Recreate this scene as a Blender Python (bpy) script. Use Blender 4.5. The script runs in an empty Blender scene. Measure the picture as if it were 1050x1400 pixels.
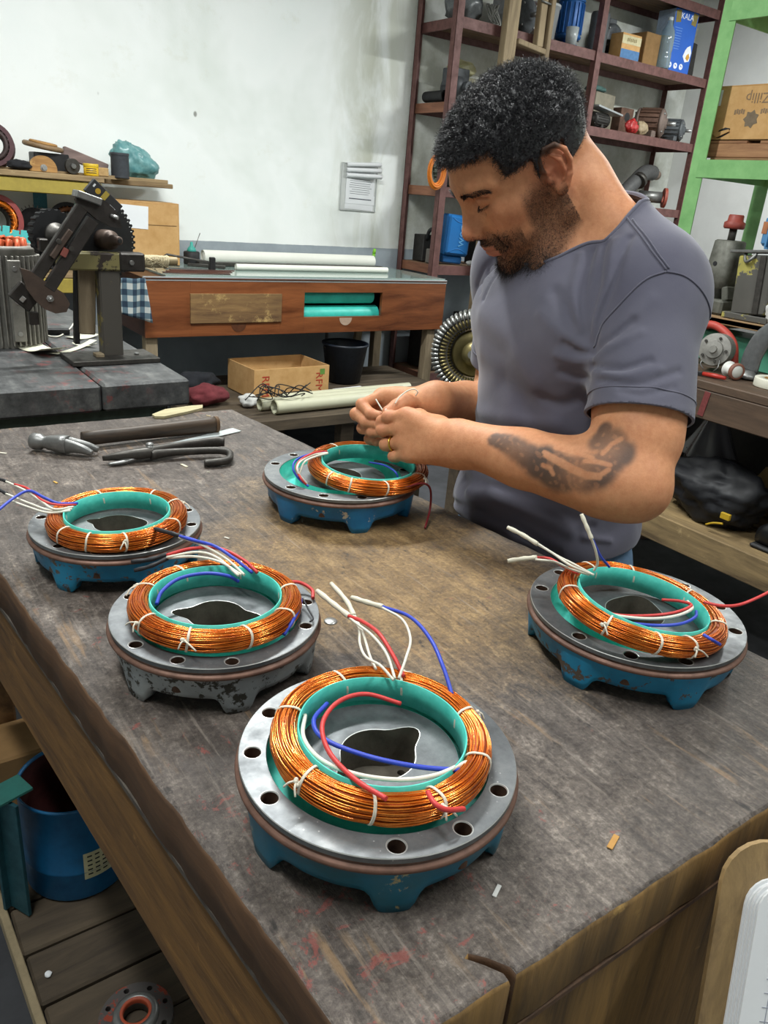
import bpy, bmesh, math, random
import numpy as np
from mathutils import Vector, Matrix, noise as mnoise
R = math.radians
random.seed(7)
SC = bpy.context.scene
COL = SC.collection
# ------------------------------------------------------------------ camera
cam_data = bpy.data.cameras.new('camera')
cam_data.sensor_fit = 'VERTICAL'
cam_data.sensor_height = 35.0
cam_data.lens = 35.0 * 1060.0 / 1400.0
cam_data.clip_start = .02
camera = bpy.data.objects.new('camera', cam_data)
COL.objects.link(camera)
cr, cd, cf = (.820162, -.566527, .079879), (-.153703, -.352662, -.923041), (.551098, .744766, -.376317)
camera.matrix_world = Matrix(((cr[0], -cd[0], -cf[0], .0), (cr[1], -cd[1], -cf[1], .0), (cr[2], -cd[2], -cf[2], 1.44), (0, 0, 0, 1)))
SC.camera = camera
# ------------------------------------------------------------------ world, lamps, exposure
world = bpy.data.worlds.new('world')
world.use_nodes = True
world.node_tree.nodes['Background'].inputs[0].default_value = (.80, .90, 1.0, 1)
world.node_tree.nodes['Background'].inputs[1].default_value = .05
SC.world = world
SC.view_settings.view_transform = 'Standard'
SC.view_settings.look = 'None'
SC.view_settings.gamma = 1.0
SC.view_settings.use_curve_mapping = False
SC.view_settings.exposure = .2
CEIL = 3.25
LAMPS = [  # x, y, length along, width, rotation, watts
 (-.35, .55, 1.25, .16, 90, 36),
 (.95, 2.35, 1.25, .16, 0, 85),
 (1.6, -.35, 1.25, .16, 90, 36),
 (4.9, 2.2, 1.25, .16, 0, 110),
]
def make_lights():
 for (x, y, l, w, rz, p) in LAMPS:
  d = bpy.data.lights.new('ceiling_tube_light', 'AREA')
  d.shape = 'RECTANGLE'; d.size = l; d.size_y = w; d.energy = p
  d.color = (.97, 1.0, .985)
  o = bpy.data.objects.new('ceiling_tube_light', d)
  o.location = (x, y, CEIL - .115); o.rotation_euler = (0, 0, R(rz))
  COL.objects.link(o)
make_lights()
# ------------------------------------------------------------------ helpers: objects
def link(o):
 COL.objects.link(o); return o
def tag(o, label=None, cat=None, group=None, kind=None):
 if label: o['label'] = label
 if cat: o['category'] = cat
 if group: o['group'] = group
 if kind: o['kind'] = kind
 return o
def thing(name, label, cat, loc=(0, 0, 0), rot=.0, group=None):
 o = link(bpy.data.objects.new(name, None))
 o.empty_display_size = .05
 o.location = loc
 o.rotation_euler = rot if isinstance(rot, (tuple, list)) else (0, 0, rot)
 return tag(o, label, cat, group)
def wmat(o):
 m = o.matrix_basis.copy()
 return wmat(o.parent) @ m if o.parent else m
def copy_tree(o, parent=None):
 c = o.copy(); COL.objects.link(c)
 if parent: c.parent = parent
 for ch in list(o.children): copy_tree(ch, c)
 return c
class MB:
 """collects vertices and faces of one part"""
 def __init__(s):
  s.v = []; s.f = []; s.sm = []; s.mi = []; s.cur = 0
 def add(s, vs, fs, smooth=False, M=None):
  b = len(s.v)
  if M is not None: vs = [M @ Vector(v) for v in vs]
  s.v += [tuple(v) for v in vs]
  s.f += [tuple(i + b for i in f) for f in fs]
  s.sm += [smooth] * len(fs); s.mi += [s.cur] * len(fs)
  return s
 def box(s, c, size, rot=(0, 0, 0), ch=None, M=None):
  x, y, z = [d / 2 for d in size]
  if ch is None: ch = min(.004, min(size) * .12)
  ch = min(ch, min(x, y, z) * .9)
  vs = []
  for sx in (-1, 1):
   for sy in (-1, 1):
    for sz in (-1, 1):
     vs += [(sx * (x - ch), sy * (y - ch), sz * z), (sx * (x - ch), sy * y, sz * (z - ch)), (sx * x, sy * (y - ch), sz * (z - ch))]
  def ix(sx, sy, sz, k): return (((sx > 0) * 2 + (sy > 0)) * 2 + (sz > 0)) * 3 + k
  fs = []
  for sg in (-1, 1):
   q = [(-1, -1), (1, -1), (1, 1), (-1, 1)]
   if sg < 0: q = q[::-1]
   fs.append([ix(a, b, sg, 0) for a, b in q])
   fs.append([ix(b, sg, a, 1) for a, b in q])
   fs.append([ix(sg, a, b, 2) for a, b in q])
  for a in (-1, 1):
   for b in (-1, 1):
    e = [ix(-1, a, b, 0), ix(1, a, b, 0), ix(1, a, b, 1), ix(-1, a, b, 1)]
    fs.append(e if a * b < 0 else e[::-1])
    e = [ix(a, -1, b, 0), ix(a, 1, b, 0), ix(a, 1, b, 2), ix(a, -1, b, 2)]
    fs.append(e if a * b > 0 else e[::-1])
    e = [ix(a, b, -1, 1), ix(a, b, 1, 1), ix(a, b, 1, 2), ix(a, b, -1, 2)]
    fs.append(e if a * b < 0 else e[::-1])
  for a in (-1, 1):
   for b in (-1, 1):
    for c2 in (-1, 1):
     t = [ix(a, b, c2, 0), ix(a, b, c2, 1), ix(a, b, c2, 2)]
     fs.append(t if a * b * c2 < 0 else t[::-1])
  from mathutils import Euler
  T = Matrix.Translation(c) @ Euler(rot).to_matrix().to_4x4()
  if M is not None: T = M @ T
  return s.add(vs, fs, False, T)
 def tube(s, pts, r, n=8, caps=True, closed=False, smooth=True, M=None):
  pts = [Vector(p) for p in pts]
  m = len(pts)
  rs = r if isinstance(r, (list, tuple)) else [r] * m
  vs = []; fs = []
  prev = None
  for i, p in enumerate(pts):
   if closed: t = pts[(i + 1) % m] - pts[i - 1]
   else: t = pts[min(i + 1, m - 1)] - pts[max(i - 1, 0)]
   if t.length < 1e-9: t = Vector((0, 0, 1))
   t.normalize()
   if prev is None:
    a = Vector((0, 0, 1)) if abs(t.z) < .9 else Vector((1, 0, 0))
    u = t.cross(a).normalized()
   else:
    u = prev - t * prev.dot(t)
    if u.length < 1e-6: u = t.orthogonal()
    u.normalize()
   prev = u
   w = t.cross(u)
   for k in range(n):
    an = 2 * math.pi * k / n
    vs.append(p + (u * math.cos(an) + w * math.sin(an)) * rs[i])
  for i in range(m if closed else m - 1):
   j = (i + 1) % m
   for k in range(n):
    k2 = (k + 1) % n
    fs.append((i * n + k, i * n + k2, j * n + k2, j * n + k))
  b0 = len(s.f)
  s.add(vs, fs, smooth, M)
  if caps and not closed:
   b = len(s.v) - len(vs)
   s.f += [tuple(b + k for k in range(n))[::-1], tuple(b + (m - 1) * n + k for k in range(n))]
   s.sm += [False, False]; s.mi += [s.cur] * 2
  return s
 def cyl(s, p0, p1, r0, r1=None, n=24, caps=True, M=None):
  """straight cylinder or cone with hard rims"""
  if r1 is None: r1 = r0
  return s.tube([p0, p1], [r0, r1], n, caps, M=M)
 def lathe(s, prof, n=32, M=None, smooth=True, a0=.0, a1=2 * math.pi):
  full = abs(a1 - a0 - 2 * math.pi) < 1e-6
  vs = []; fs = []; m = len(prof)
  cnt = n if full else n + 1
  for i in range(cnt):
   a = a0 + (a1 - a0) * i / n
   for (r, z) in prof: vs.append((r * math.cos(a), r * math.sin(a), z))
  for i in range(n):
   j = (i + 1) % cnt
   for k in range(m - 1):
    fs.append((i * m + k, j * m + k, j * m + k + 1, i * m + k + 1))
  return s.add(vs, fs, smooth, M)
 def prism(s, poly, z0, z1, M=None, smooth=False):
  n = len(poly)
  vs = [(p[0], p[1], z0) for p in poly] + [(p[0], p[1], z1) for p in poly]
  fs = [tuple(range(n))[::-1], tuple(range(n, 2 * n))] + [(i, (i + 1) % n, n + (i + 1) % n, n + i) for i in range(n)]
  b = len(s.f)
  s.add(vs, fs, False, M)
  if smooth:
   for i in range(b + 2, len(s.f)): s.sm[i] = True
  return s
 def ball(s, c, r, nu=16, nv=10, M=None, smooth=True):
  rx, ry, rz = r if isinstance(r, (tuple, list)) else (r, r, r)
  vs = [(0, 0, -rz)]; fs = []
  for j in range(1, nv):
   t = -math.pi / 2 + math.pi * j / nv
   for i in range(nu):
    a = 2 * math.pi * i / nu
    vs.append((rx * math.cos(t) * math.cos(a), ry * math.cos(t) * math.sin(a), rz * math.sin(t)))
  vs.append((0, 0, rz))
  for i in range(nu): fs.append((0, 1 + (i + 1) % nu, 1 + i))
  for j in range(nv - 2):
   for i in range(nu):
    a = 1 + j * nu + i; b = 1 + j * nu + (i + 1) % nu
    fs.append((a, b, b + nu, a + nu))
  l = len(vs) - 1; b0 = 1 + (nv - 2) * nu
  for i in range(nu): fs.append((l, b0 + i, b0 + (i + 1) % nu))
  T = Matrix.Translation(c)
  if M is not None: T = M @ T
  return s.add(vs, fs, smooth, T)
 def grid(s, fn, nu, nv, M=None, smooth=True, wu=False, wv=False):
  vs = [fn(i / (nu if wu else nu - 1), j / (nv if wv else nv - 1)) for j in range(nv) for i in range(nu)]
  fs = []
  for j in range(nv if wv else nv - 1):
   for i in range(nu if wu else nu - 1):
    i2 = (i + 1) % nu; j2 = (j + 1) % nv
    fs.append((j * nu + i, j * nu + i2, j2 * nu + i2, j2 * nu + i))
  return s.add(vs, fs, smooth, M)
 def wobble(s, amp, sc, seed=.0):
  """slight unevenness of a hand-made or worn piece"""
  o = Vector((seed * 3.1, seed * 7.7, seed * 1.3))
  s.v = [tuple(Vector(v) + mnoise.noise_vector(Vector(v) * sc + o) * amp) for v in s.v]
  return s
 def build(s, name, mat, parent=None, world=True, mesh=None):
  me = bpy.data.meshes.new(name)
  vs = s.v
  if parent is not None and world:
   Mi = wmat(parent).inverted()
   vs = [tuple(Mi @ Vector(v)) for v in vs]
  me.from_pydata(vs, [], s.f)
  me.polygons.foreach_set('use_smooth', s.sm)
  mats = mat if isinstance(mat, (list, tuple)) else [mat]
  for m in mats: me.materials.append(m)
  if len(mats) > 1: me.polygons.foreach_set('material_index', s.mi)
  me.update()
  o = link(bpy.data.objects.new(name, me))
  if parent is not None: o.parent = parent
  return o
def obj_of(mesh, name, parent=None, loc=(0, 0, 0), rot=(0, 0, 0), scale=None):
 o = link(bpy.data.objects.new(name, mesh))
 if parent: o.parent = parent
 o.location = loc; o.rotation_euler = rot
 if scale: o.scale = scale
 return o
def modify(o, kind, **kw):
 m = o.modifiers.new(kind.lower(), kind)
 for k, v in kw.items(): setattr(m, k, v)
 return m
def spline(pts, n=8, closed=False):
 P = [Vector(p) for p in pts]; m = len(P); out = []
 rng = range(m if closed else m - 1)
 for i in rng:
  if closed: p0, p1, p2, p3 = P[i - 1], P[i], P[(i + 1) % m], P[(i + 2) % m]
  else:
   p1, p2 = P[i], P[i + 1]
   p0 = P[i - 1] if i else p1 * 2 - p2
   p3 = P[i + 2] if i + 2 < m else p2 * 2 - p1
  for k in range(n):
   t = k / n
   out.append(.5 * (2 * p1 + (p2 - p0) * t + (2 * p0 - 5 * p1 + 4 * p2 - p3) * t * t + (3 * p1 - p0 - 3 * p2 + p3) * t ** 3))
 if not closed: out.append(P[-1])
 return out
def circle_pts(r, n, z=.0, c=(0, 0)):
 return [(c[0] + r * math.cos(2 * math.pi * i / n), c[1] + r * math.sin(2 * math.pi * i / n), z) for i in range(n)]
def text_mesh(body, size, name, mat, parent, loc, rot, depth=.0006, align='CENTER'):
 cu = bpy.data.curves.new(name, 'FONT')
 cu.body = body; cu.size = size; cu.extrude = depth; cu.align_x = align; cu.align_y = 'CENTER'
 cu.resolution_u = 2
 tmp = bpy.data.objects.new('tmp', cu)
 COL.objects.link(tmp)
 dg = bpy.context.evaluated_depsgraph_get()
 me = bpy.data.meshes.new_from_object(tmp.evaluated_get(dg))
 bpy.data.objects.remove(tmp)
 me.name = name; me.materials.clear(); me.materials.append(mat)
 return obj_of(me, name, parent, loc, rot)
# ------------------------------------------------------------------ helpers: materials
def srgb(h):
 if isinstance(h, str):
  c = [int(h[i:i + 2], 16) / 255 for i in (0, 2, 4)]
 else: c = list(h)
 return tuple((x / 12.92 if x <= .04045 else ((x + .055) / 1.055) ** 2.4) for x in c) + (1,)
class NT:
 def __init__(s, name):
  s.m = bpy.data.materials.new(name); s.m.use_nodes = True
  s.t = s.m.node_tree; s.n = s.t.nodes; s.bsdf = s.n['Principled BSDF']
  s.co = None
 def node(s, kind, **kw):
  n = s.n.new(kind)
  for k, v in kw.items(): setattr(n, k, v)
  return n
 def put(s, sock, v):
  if hasattr(v, 'is_output'): s.t.links.new(v, sock)
  else: sock.default_value = v
 def coord(s, scale=(1, 1, 1), rot=(0, 0, 0), random_offset=True, kind='Object'):
  tc = s.node('ShaderNodeTexCoord'); mp = s.node('ShaderNodeMapping')
  mp.inputs['Scale'].default_value = scale; mp.inputs['Rotation'].default_value = rot
  s.put(mp.inputs['Vector'], tc.outputs[kind])
  if random_offset:
   oi = s.node('ShaderNodeObjectInfo')
   ml = s.node('ShaderNodeMath', operation='MULTIPLY'); s.put(ml.inputs[0], oi.outputs['Random']); ml.inputs[1].default_value = 37.0
   cb = s.node('ShaderNodeCombineXYZ')
   for k in range(3): s.put(cb.inputs[k], ml.outputs[0])
   s.put(mp.inputs['Location'], cb.outputs[0])
  return mp.outputs[0]
 def noise(s, vec, scale, detail=5, rough=.6, dist=.0):
  n = s.node('ShaderNodeTexNoise'); s.put(n.inputs['Vector'], vec)
  n.inputs['Scale'].default_value = scale; n.inputs['Detail'].default_value = detail
  n.inputs['Roughness'].default_value = rough; n.inputs['Distortion'].default_value = dist
  return n.outputs['Fac']
 def voronoi(s, vec, scale, feature='F1', out='Distance', rand=1.0):
  n = s.node('ShaderNodeTexVoronoi', feature=feature); s.put(n.inputs['Vector'], vec)
  n.inputs['Scale'].default_value = scale; n.inputs['Randomness'].default_value = rand
  return n.outputs[out]
 def wave(s, vec, scale, dist=3, detail=2, dscale=1.0, bands='X', typ='BANDS'):
  n = s.node('ShaderNodeTexWave', wave_type=typ)
  if typ == 'BANDS': n.bands_direction = bands
  s.put(n.inputs['Vector'], vec)
  n.inputs['Scale'].default_value = scale; n.inputs['Distortion'].default_value = dist
  n.inputs['Detail'].default_value = detail; n.inputs['Detail Scale'].default_value = dscale
  return n.outputs['Fac']
 def ramp(s, fac, stops, interp='LINEAR'):
  n = s.node('ShaderNodeValToRGB'); r = n.color_ramp; r.interpolation = interp
  while len(r.elements) < len(stops): r.elements.new(.5)
  for e, (p, c) in zip(r.elements, stops):
   e.position = p
   e.color = srgb(c) if isinstance(c, str) else (c, c, c, 1) if isinstance(c, (int, float)) else c
  s.put(n.inputs[0], fac); return n.outputs[0]
 def mix(s, fac, a, b, mode='MIX'):
  n = s.node('ShaderNodeMix', data_type='RGBA', blend_type=mode)
  s.put(n.inputs[0], fac)
  s.put(n.inputs[6], srgb(a) if isinstance(a, str) else a); s.put(n.inputs[7], srgb(b) if isinstance(b, str) else b)
  return n.outputs[2]
 def math(s, op, a, b=.0, clamp=False):
  n = s.node('ShaderNodeMath', operation=op, use_clamp=clamp); s.put(n.inputs[0], a); s.put(n.inputs[1], b); return n.outputs[0]
 def bump(s, h, strength=.3, dist=.002, normal=None):
  n = s.node('ShaderNodeBump'); n.inputs['Strength'].default_value = strength; n.inputs['Distance'].default_value = dist
  s.put(n.inputs['Height'], h)
  if normal is not None: s.put(n.inputs['Normal'], normal)
  return n.outputs[0]
 def sep(s, vec):
  n = s.node('ShaderNodeSeparateXYZ'); s.put(n.inputs[0], vec); return n.outputs
 def out(s, color=None, rough=None, metal=None, normal=None, spec=None, **kw):
  b = s.bsdf.inputs
  if color is not None: s.put(b['Base Color'], srgb(color) if isinstance(color, str) else color)
  if rough is not None: s.put(b['Roughness'], rough)
  if metal is not None: s.put(b['Metallic'], metal)
  if normal is not None: s.put(b['Normal'], normal)
  if spec is not None: s.put(b['Specular IOR Level'], spec)
  for k, v in kw.items(): s.put(b[k], v)
  return s.m
def plain(name, c, rough=.5, metal=.0, var=.25, scale=40, bump=.1, stretch=(1, 1, 1), c2=None, spec=.5, **kw):
 """a surface of one colour with grime: noise between the colour and a darker or second one"""
 t = NT(name); v = t.coord(stretch)
 n = t.noise(v, scale, 6, .65)
 a = srgb(c)
 b = srgb(c2) if c2 else tuple(x * (1 - var) for x in a[:3]) + (1,)
 col = t.ramp(n, [(.3, b), (.65, a)])
 rg = t.ramp(n, [(.3, min(1, rough + .12)), (.7, max(0, rough - .05))])
 return t.out(col, rg, metal, t.bump(n, bump, .002) if bump else None, spec, **kw)
def wood(name, dark, light, scale=6, along='Y', rough=.7, worn=None, wear=.6, bump=.25):
 t = NT(name)
 st = {'X': (.12, 1, 1), 'Y': (1, .12, 1), 'Z': (1, 1, .12)}[along]
 v = t.coord(st)
 g = t.noise(v, scale * 9, 6, .7, .6)
 big = t.noise(t.coord(st), scale, 4, .6, 1.2)
 f = t.math('ADD', t.math('MULTIPLY', g, .55), t.math('MULTIPLY', big, .45))
 col = t.ramp(f, [(.36, dark), (.62, light)])
 if worn:
  w = t.noise(t.coord((1, 1, 1)), scale * 1.7, 7, .75)
  col = t.mix(t.ramp(w, [(wear, .0), (wear + .1, 1.0)]), col, worn)
 return t.out(col, rough, .0, t.bump(f, bump, .003))
def chipped(name, paint, under, metal_under=.3, scale=30, cut=.62, rough=.45, paint2=None, bump=.35):
 """paint with flaked spots that show what lies beneath"""
 t = NT(name); v = t.coord()
 n = t.noise(v, scale, 7, .7)
 f = t.noise(v, scale * 5, 3, .5)
 m = t.ramp(t.math('ADD', n, t.math('MULTIPLY', t.math('SUBTRACT', f, .5), .25)), [(cut, .0), (cut + .03, 1.0)])
 pc = t.ramp(t.noise(v, scale * .4, 4, .6), [(.35, paint2 or paint), (.65, paint)])
 col = t.mix(m, pc, under)
 return t.out(col, t.ramp(m, [(.0, rough), (1.0, .75)]), t.math('MULTIPLY', m, metal_under), t.bump(t.math('SUBTRACT', 1.0, m), bump, .002))
# ------------------------------------------------------------------ shared materials
def mat_wall():
 t = NT('whitewashed_plaster')
 v = t.coord(random_offset=False)
 xyz = t.sep(v)
 big = t.noise(v, .9, 4, .6, .4); mid = t.noise(v, 3.5, 6, .7); fine = t.noise(v, 45, 5, .7)
 col = t.ramp(big, [(.36, 'E3E8E3'), (.52, 'F2F5F3'), (.7, 'ECF1EF')])
 col = t.mix(t.math('MULTIPLY', t.ramp(mid, [(.6, .0), (.75, 1.0)]), .28), col, 'C6C3A6')
 # damp streak beside the shelving
 tall = t.coord((1, 1, .35), random_offset=False)
 st = t.noise(tall, 5.0, 5, .6, .5)
 near = t.math('SUBTRACT', 1.0, t.math('MULTIPLY', t.math('ABSOLUTE', t.math('SUBTRACT', xyz[0], 2.98)), 2.6), True)
 col = t.mix(t.math('MULTIPLY', t.math('MULTIPLY', t.ramp(st, [(.42, .0), (.6, 1.0)]), near), .75), col, 'B5B7A2')
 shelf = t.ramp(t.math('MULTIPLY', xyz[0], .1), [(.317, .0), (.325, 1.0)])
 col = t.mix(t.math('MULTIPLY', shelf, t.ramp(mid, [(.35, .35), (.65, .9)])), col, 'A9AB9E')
 # small knocks and old fixings
 sp = t.voronoi(t.coord((1, 1, .7), random_offset=False), 3.3)
 col = t.mix(t.ramp(sp, [(.022, .8), (.04, .0)]), col, '7A7A72')
 # grey dado of old paint
 edge = t.math('ADD', xyz[2], t.math('MULTIPLY', t.math('SUBTRACT', mid, .5), .012))
 dado = t.ramp(edge, [(.0, 1.0), (.5, 1.0)])
 lt = t.math('LESS_THAN', edge, 1.115)
 col = t.mix(lt, col, t.ramp(mid, [(.3, '8E979E'), (.7, 'A5AEB4')]))
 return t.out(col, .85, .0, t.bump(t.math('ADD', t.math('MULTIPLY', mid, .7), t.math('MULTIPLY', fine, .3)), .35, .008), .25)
def mat_bench():
 t = NT('grimy_bench_wood')
 v = t.coord(random_offset=False)
 def dirn(st, rz): return t.coord((1.0, st, 1.0), random_offset=False, rot=(0, 0, R(rz)))
 xyz = t.sep(v)
 big = t.noise(v, 4.5, 6, .65, .6); mid = t.noise(v, 26, 8, .76, .5); grain = t.noise(dirn(.16, -42), 85, 8, .78, .5); fine = t.noise(v, 210, 5, .8)
 mixn = t.math('ADD', t.math('MULTIPLY', mid, .36), t.math('ADD', t.math('MULTIPLY', fine, .36), t.math('MULTIPLY', grain, .28)))
 base = t.ramp(mixn, [(.38, '241E1A'), (.46, '4A413B'), (.53, '6A6058'), (.62, 'A2978C')])
 base = t.mix(t.ramp(big, [(.35, .55), (.6, .0)]), base, '39322F', 'MIX')
 # worn to bare wood where work is slid about
 dx = t.math('SUBTRACT', xyz[0], .11); dy = t.math('SUBTRACT', xyz[1], -.06)
 d2 = t.math('ADD', t.math('MULTIPLY', t.math('MULTIPLY', dx, dx), 13.0), t.math('MULTIPLY', t.math('MULTIPLY', dy, dy), 7.0))
 cen = t.math('SUBTRACT', 1.0, d2, True)
 wearf = t.math('ADD', t.math('MULTIPLY', cen, .30), t.math('ADD', t.math('MULTIPLY', big, .35), t.math('MULTIPLY', mixn, .55)))
 wcol = t.ramp(mixn, [(.38, '4E3B26'), (.5, '80653F'), (.62, 'B0905E')])
 col = t.mix(t.math('MULTIPLY', t.ramp(wearf, [(.52, .0), (.70, 1.0)]), .85), base, wcol)
 # splinter scars along the grain
 sc = t.noise(dirn(.10, -42), 75, 5, .65, .3)
 zone = t.noise(v, 7.0, 4, .6)
 scar = t.math('MULTIPLY', t.ramp(sc, [(.57, .0), (.66, 1.0)]), t.ramp(zone, [(.47, .0), (.58, 1.0)]))
 col = t.mix(t.math('MULTIPLY', scar, .45), col, 'A5835A')
 # dried red varnish near the front corner
 rd = t.noise(v, 34, 6, .8, .6)
 rz = t.math('SUBTRACT', 1.0, t.math('MULTIPLY', t.math('ABSOLUTE', t.math('SUBTRACT', xyz[1], -.50)), 2.6), True)
 lz = t.math('SUBTRACT', 1.0, t.math('MULTIPLY', t.math('ABSOLUTE', t.math('SUBTRACT', xyz[0], -.24)), 4.5), True)
 col = t.mix(t.math('MULTIPLY', t.ramp(t.math('ADD', rd, t.math('MULTIPLY', t.math('MULTIPLY', rz, lz), .10)), [(.645, .0), (.69, 1.0)]), .65), col, '8E463E')
 for sl, ang, cc_ in ((.05, -42, 'A99D90'), (.05, 25, '8E8378')):
  s1 = t.noise(dirn(sl, ang), 130, 4, .6, .1)
  col = t.mix(t.math('MULTIPLY', t.ramp(s1, [(.61, .0), (.70, 1.0)]), t.math('MULTIPLY', zone, .5)), col, cc_)
 blk = t.ramp(t.noise(dirn(.5, -42), 48, 5, .65), [(.31, 1.0), (.37, .0)])
 col = t.mix(t.math('MULTIPLY', blk, .75), col, '171413')
 h = t.math('ADD', t.math('MULTIPLY', grain, .4), t.math('ADD', t.math('MULTIPLY', mid, .35), t.math('MULTIPLY', fine, .25)))
 return t.out(col, t.ramp(mid, [(.3, .36), (.7, .6)]), .0, t.bump(h, .8, .006), .5)
M = {}
M['wall'] = mat_wall()
M['ceiling'] = plain('ceiling_paint', 'D8DAD6', .9, scale=3, var=.12)
M['floor'] = plain('dark_cement', '45464A', .75, scale=7, var=.45, bump=.3)
M['bench_top'] = mat_bench()
M['bench_side'] = wood('bench_side_wood', '3B2A1B', '8A6740', 3.2, 'Y', .75, 'A5814F', .66, .5)
M['bench_edge'] = wood('bench_edge_wood', '34241A', '6A4C32', 6, 'Y', .55, '8A6842', .68, .6)
M['bench_end'] = wood('bench_end_wood', '4A3820', '92703E', 6, 'Z', .7, 'AE8C50', .60, .8)
M['strip'] = plain('strip_metal', '6A625A', .5, .3, .5, 60)
M['old_plank'] = wood('old_grey_plank', '352C22', '5C4F3E', 4, 'X', .8, '6E604C', .65)
M['machined'] = None
def mat_machined():
 t = NT('machined_cast_iron'); v = t.coord()
 n = t.noise(v, 60, 6, .7); s = t.noise(v, 9, 4, .6)
 c = t.ramp(t.math('ADD', t.math('MULTIPLY', n, .4), t.math('MULTIPLY', s, .6)), [(.34, '505254'), (.5, '6E7173'), (.66, '8A8C8C')])
 sp = t.ramp(t.voronoi(v, 160), [(.07, .6), (.12, .0)])
 c = t.mix(t.math('MULTIPLY', sp, t.ramp(s, [(.5, .0), (.6, 1.0)])), c, 'D6D6D2')
 return t.out(c, t.ramp(n, [(.3, .50), (.7, .38)]), .65, t.bump(n, .12, .001))
M['machined'] = mat_machined()
M['bright_edge'] = plain('edge_highlight_metal', 'C8C8C4', .35, .7, .2, 80)
M['bronze_rim'] = plain('rusty_rim', '7A5A4C', .5, .35, .45, 60)
M['cast_dark'] = plain('dark_casting', '6A6358', .6, .35, .5, 45, .5)
M['rust_hole'] = plain('rusty_bore', '5A4030', .8, .2, .5, 50, .4)
M['teal_paint_cover'] = chipped('teal_blue_enamel', '0F6683', 'A79A72', .2, 34, .64, .4, '17505A')
M['sky_paint_cover'] = chipped('bright_blue_enamel', '1C86AE', '5F5348', .2, 42, .57, .45, '11628A')
M['azure_paint_cover'] = chipped('azure_enamel', '1D80B4', 'C9C4B4', .2, 30, .63, .4, '125F92')
M['grey_paint_cover'] = chipped('bare_grey_casting', 'A8ACAC', '38362F', .1, 36, .525, .6, '7E8486', .5)
def mat_insul():
 t = NT('turquoise_insulating_card'); v = t.coord()
 n = t.noise(v, 80, 4, .6)
 return t.out(t.ramp(n, [(.3, '3DB8A8'), (.7, '5BD2C2')]), .55, .0, t.bump(n, .08, .001))
M['insul'] = mat_insul()
def mat_copper():
 t = NT('enamelled_copper_wire'); v = t.coord()
 n = t.noise(v, 55, 5, .65)
 c = t.ramp(n, [(.3, 'B4500E'), (.5, 'DE7418'), (.7, 'F4963C')])
 return t.out(c, t.ramp(n, [(.3, .30), (.7, .18)]), .8, None, .6, **{'Coat Weight': .5, 'Coat Roughness': .12})
M['copper'] = mat_copper()
M['copper_core'] = plain('copper_core', '8E3E0E', .4, .6, .3, 60)
M['cotton'] = plain('cotton_cord', 'DAD2C0', .9, scale=300, var=.15)
M['wire_white'] = plain('white_insulation', 'DCD8C8', .5, scale=60, var=.12, bump=.0)
M['wire_red'] = plain('red_insulation', 'CC3A38', .45, scale=60, var=.15, bump=.0)
M['wire_blue'] = plain('blue_insulation', '2F45B8', .45, scale=60, var=.15, bump=.0)
M['wire_black'] = plain('black_insulation', '202024', .5, scale=60, var=.2, bump=.0)
M['wire_dkred'] = plain('dark_red_insulation', '7E2226', .45, scale=60, var=.2, bump=.0)
M['sleeve'] = plain('cream_sleeving', 'D6D0BC', .6, scale=120, var=.12)
M['steel_dark'] = plain('dark_steel', '55524E', .45, .7, .45, 50, .25)
M['steel_grey'] = plain('grey_steel', '8A8A88', .4, .75, .35, 50, .2)
M['steel_bright'] = plain('bright_steel', 'BEBEBC', .3, .85, .2, 50, .1)
M['iron_black'] = plain('black_iron', '2B2A2B', .5, .4, .4, 40, .3)
M['rubber'] = plain('black_rubber', '1D1D1F', .6, .0, .3, 40)
M['card'] = plain('brown_cardboard', 'C89F6A', .85, scale=14, var=.18, bump=.05, c2='B48A54')
M['card_dark'] = plain('inner_cardboard', '8A6A42', .9, scale=14, var=.25, bump=.05)
M['paper'] = plain('white_paper', 'E6E8EA', .8, scale=10, var=.05, bump=.02)
M['white_plastic'] = plain('white_plastic', 'DADAD4', .4, scale=20, var=.08)
M['ink'] = plain('grey_ink', '60646C', .8, bump=.0)
M['ink_black'] = plain('black_ink', '222224', .8, bump=.0)
# ------------------------------------------------------------------ the room
X0, X1, Y0, Y1 = -2.6, 6.0, -2.4, 4.5
def struct(name, mb, mat):
 return tag(mb.build(name, mat), kind='structure')
struct('floor', MB().box(((X0 + X1) / 2, (Y0 + Y1) / 2, -.05), (X1 - X0 + .4, Y1 - Y0 + .4, .1), ch=.001), M['floor'])
struct('ceiling', MB().box(((X0 + X1) / 2, (Y0 + Y1) / 2, CEIL + .05), (X1 - X0 + .4, Y1 - Y0 + .4, .1), ch=.001), M['ceiling'])
struct('wall_back', MB().box(((X0 + X1) / 2, Y1 + .05, CEIL / 2), (X1 - X0 + .4, .1, CEIL), ch=.001), M['wall'])
M['side_wall'] = plain('pale_side_wall', 'E2E4E2', .85, scale=2.5, var=.14, bump=.2)
struct('wall_right', MB().box((X1 + .05, (Y0 + Y1) / 2, CEIL / 2), (.1, Y1 - Y0, CEIL), ch=.001), M['side_wall'])
struct('wall_left', MB().box((X0 - .05, (Y0 + Y1) / 2, CEIL / 2), (.1, Y1 - Y0, CEIL), ch=.001), M['side_wall'])
struct('wall_front', MB().box(((X0 + X1) / 2, Y0 - .05, CEIL / 2), (X1 - X0 + .4, .1, CEIL), ch=.001), M['side_wall'])
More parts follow.
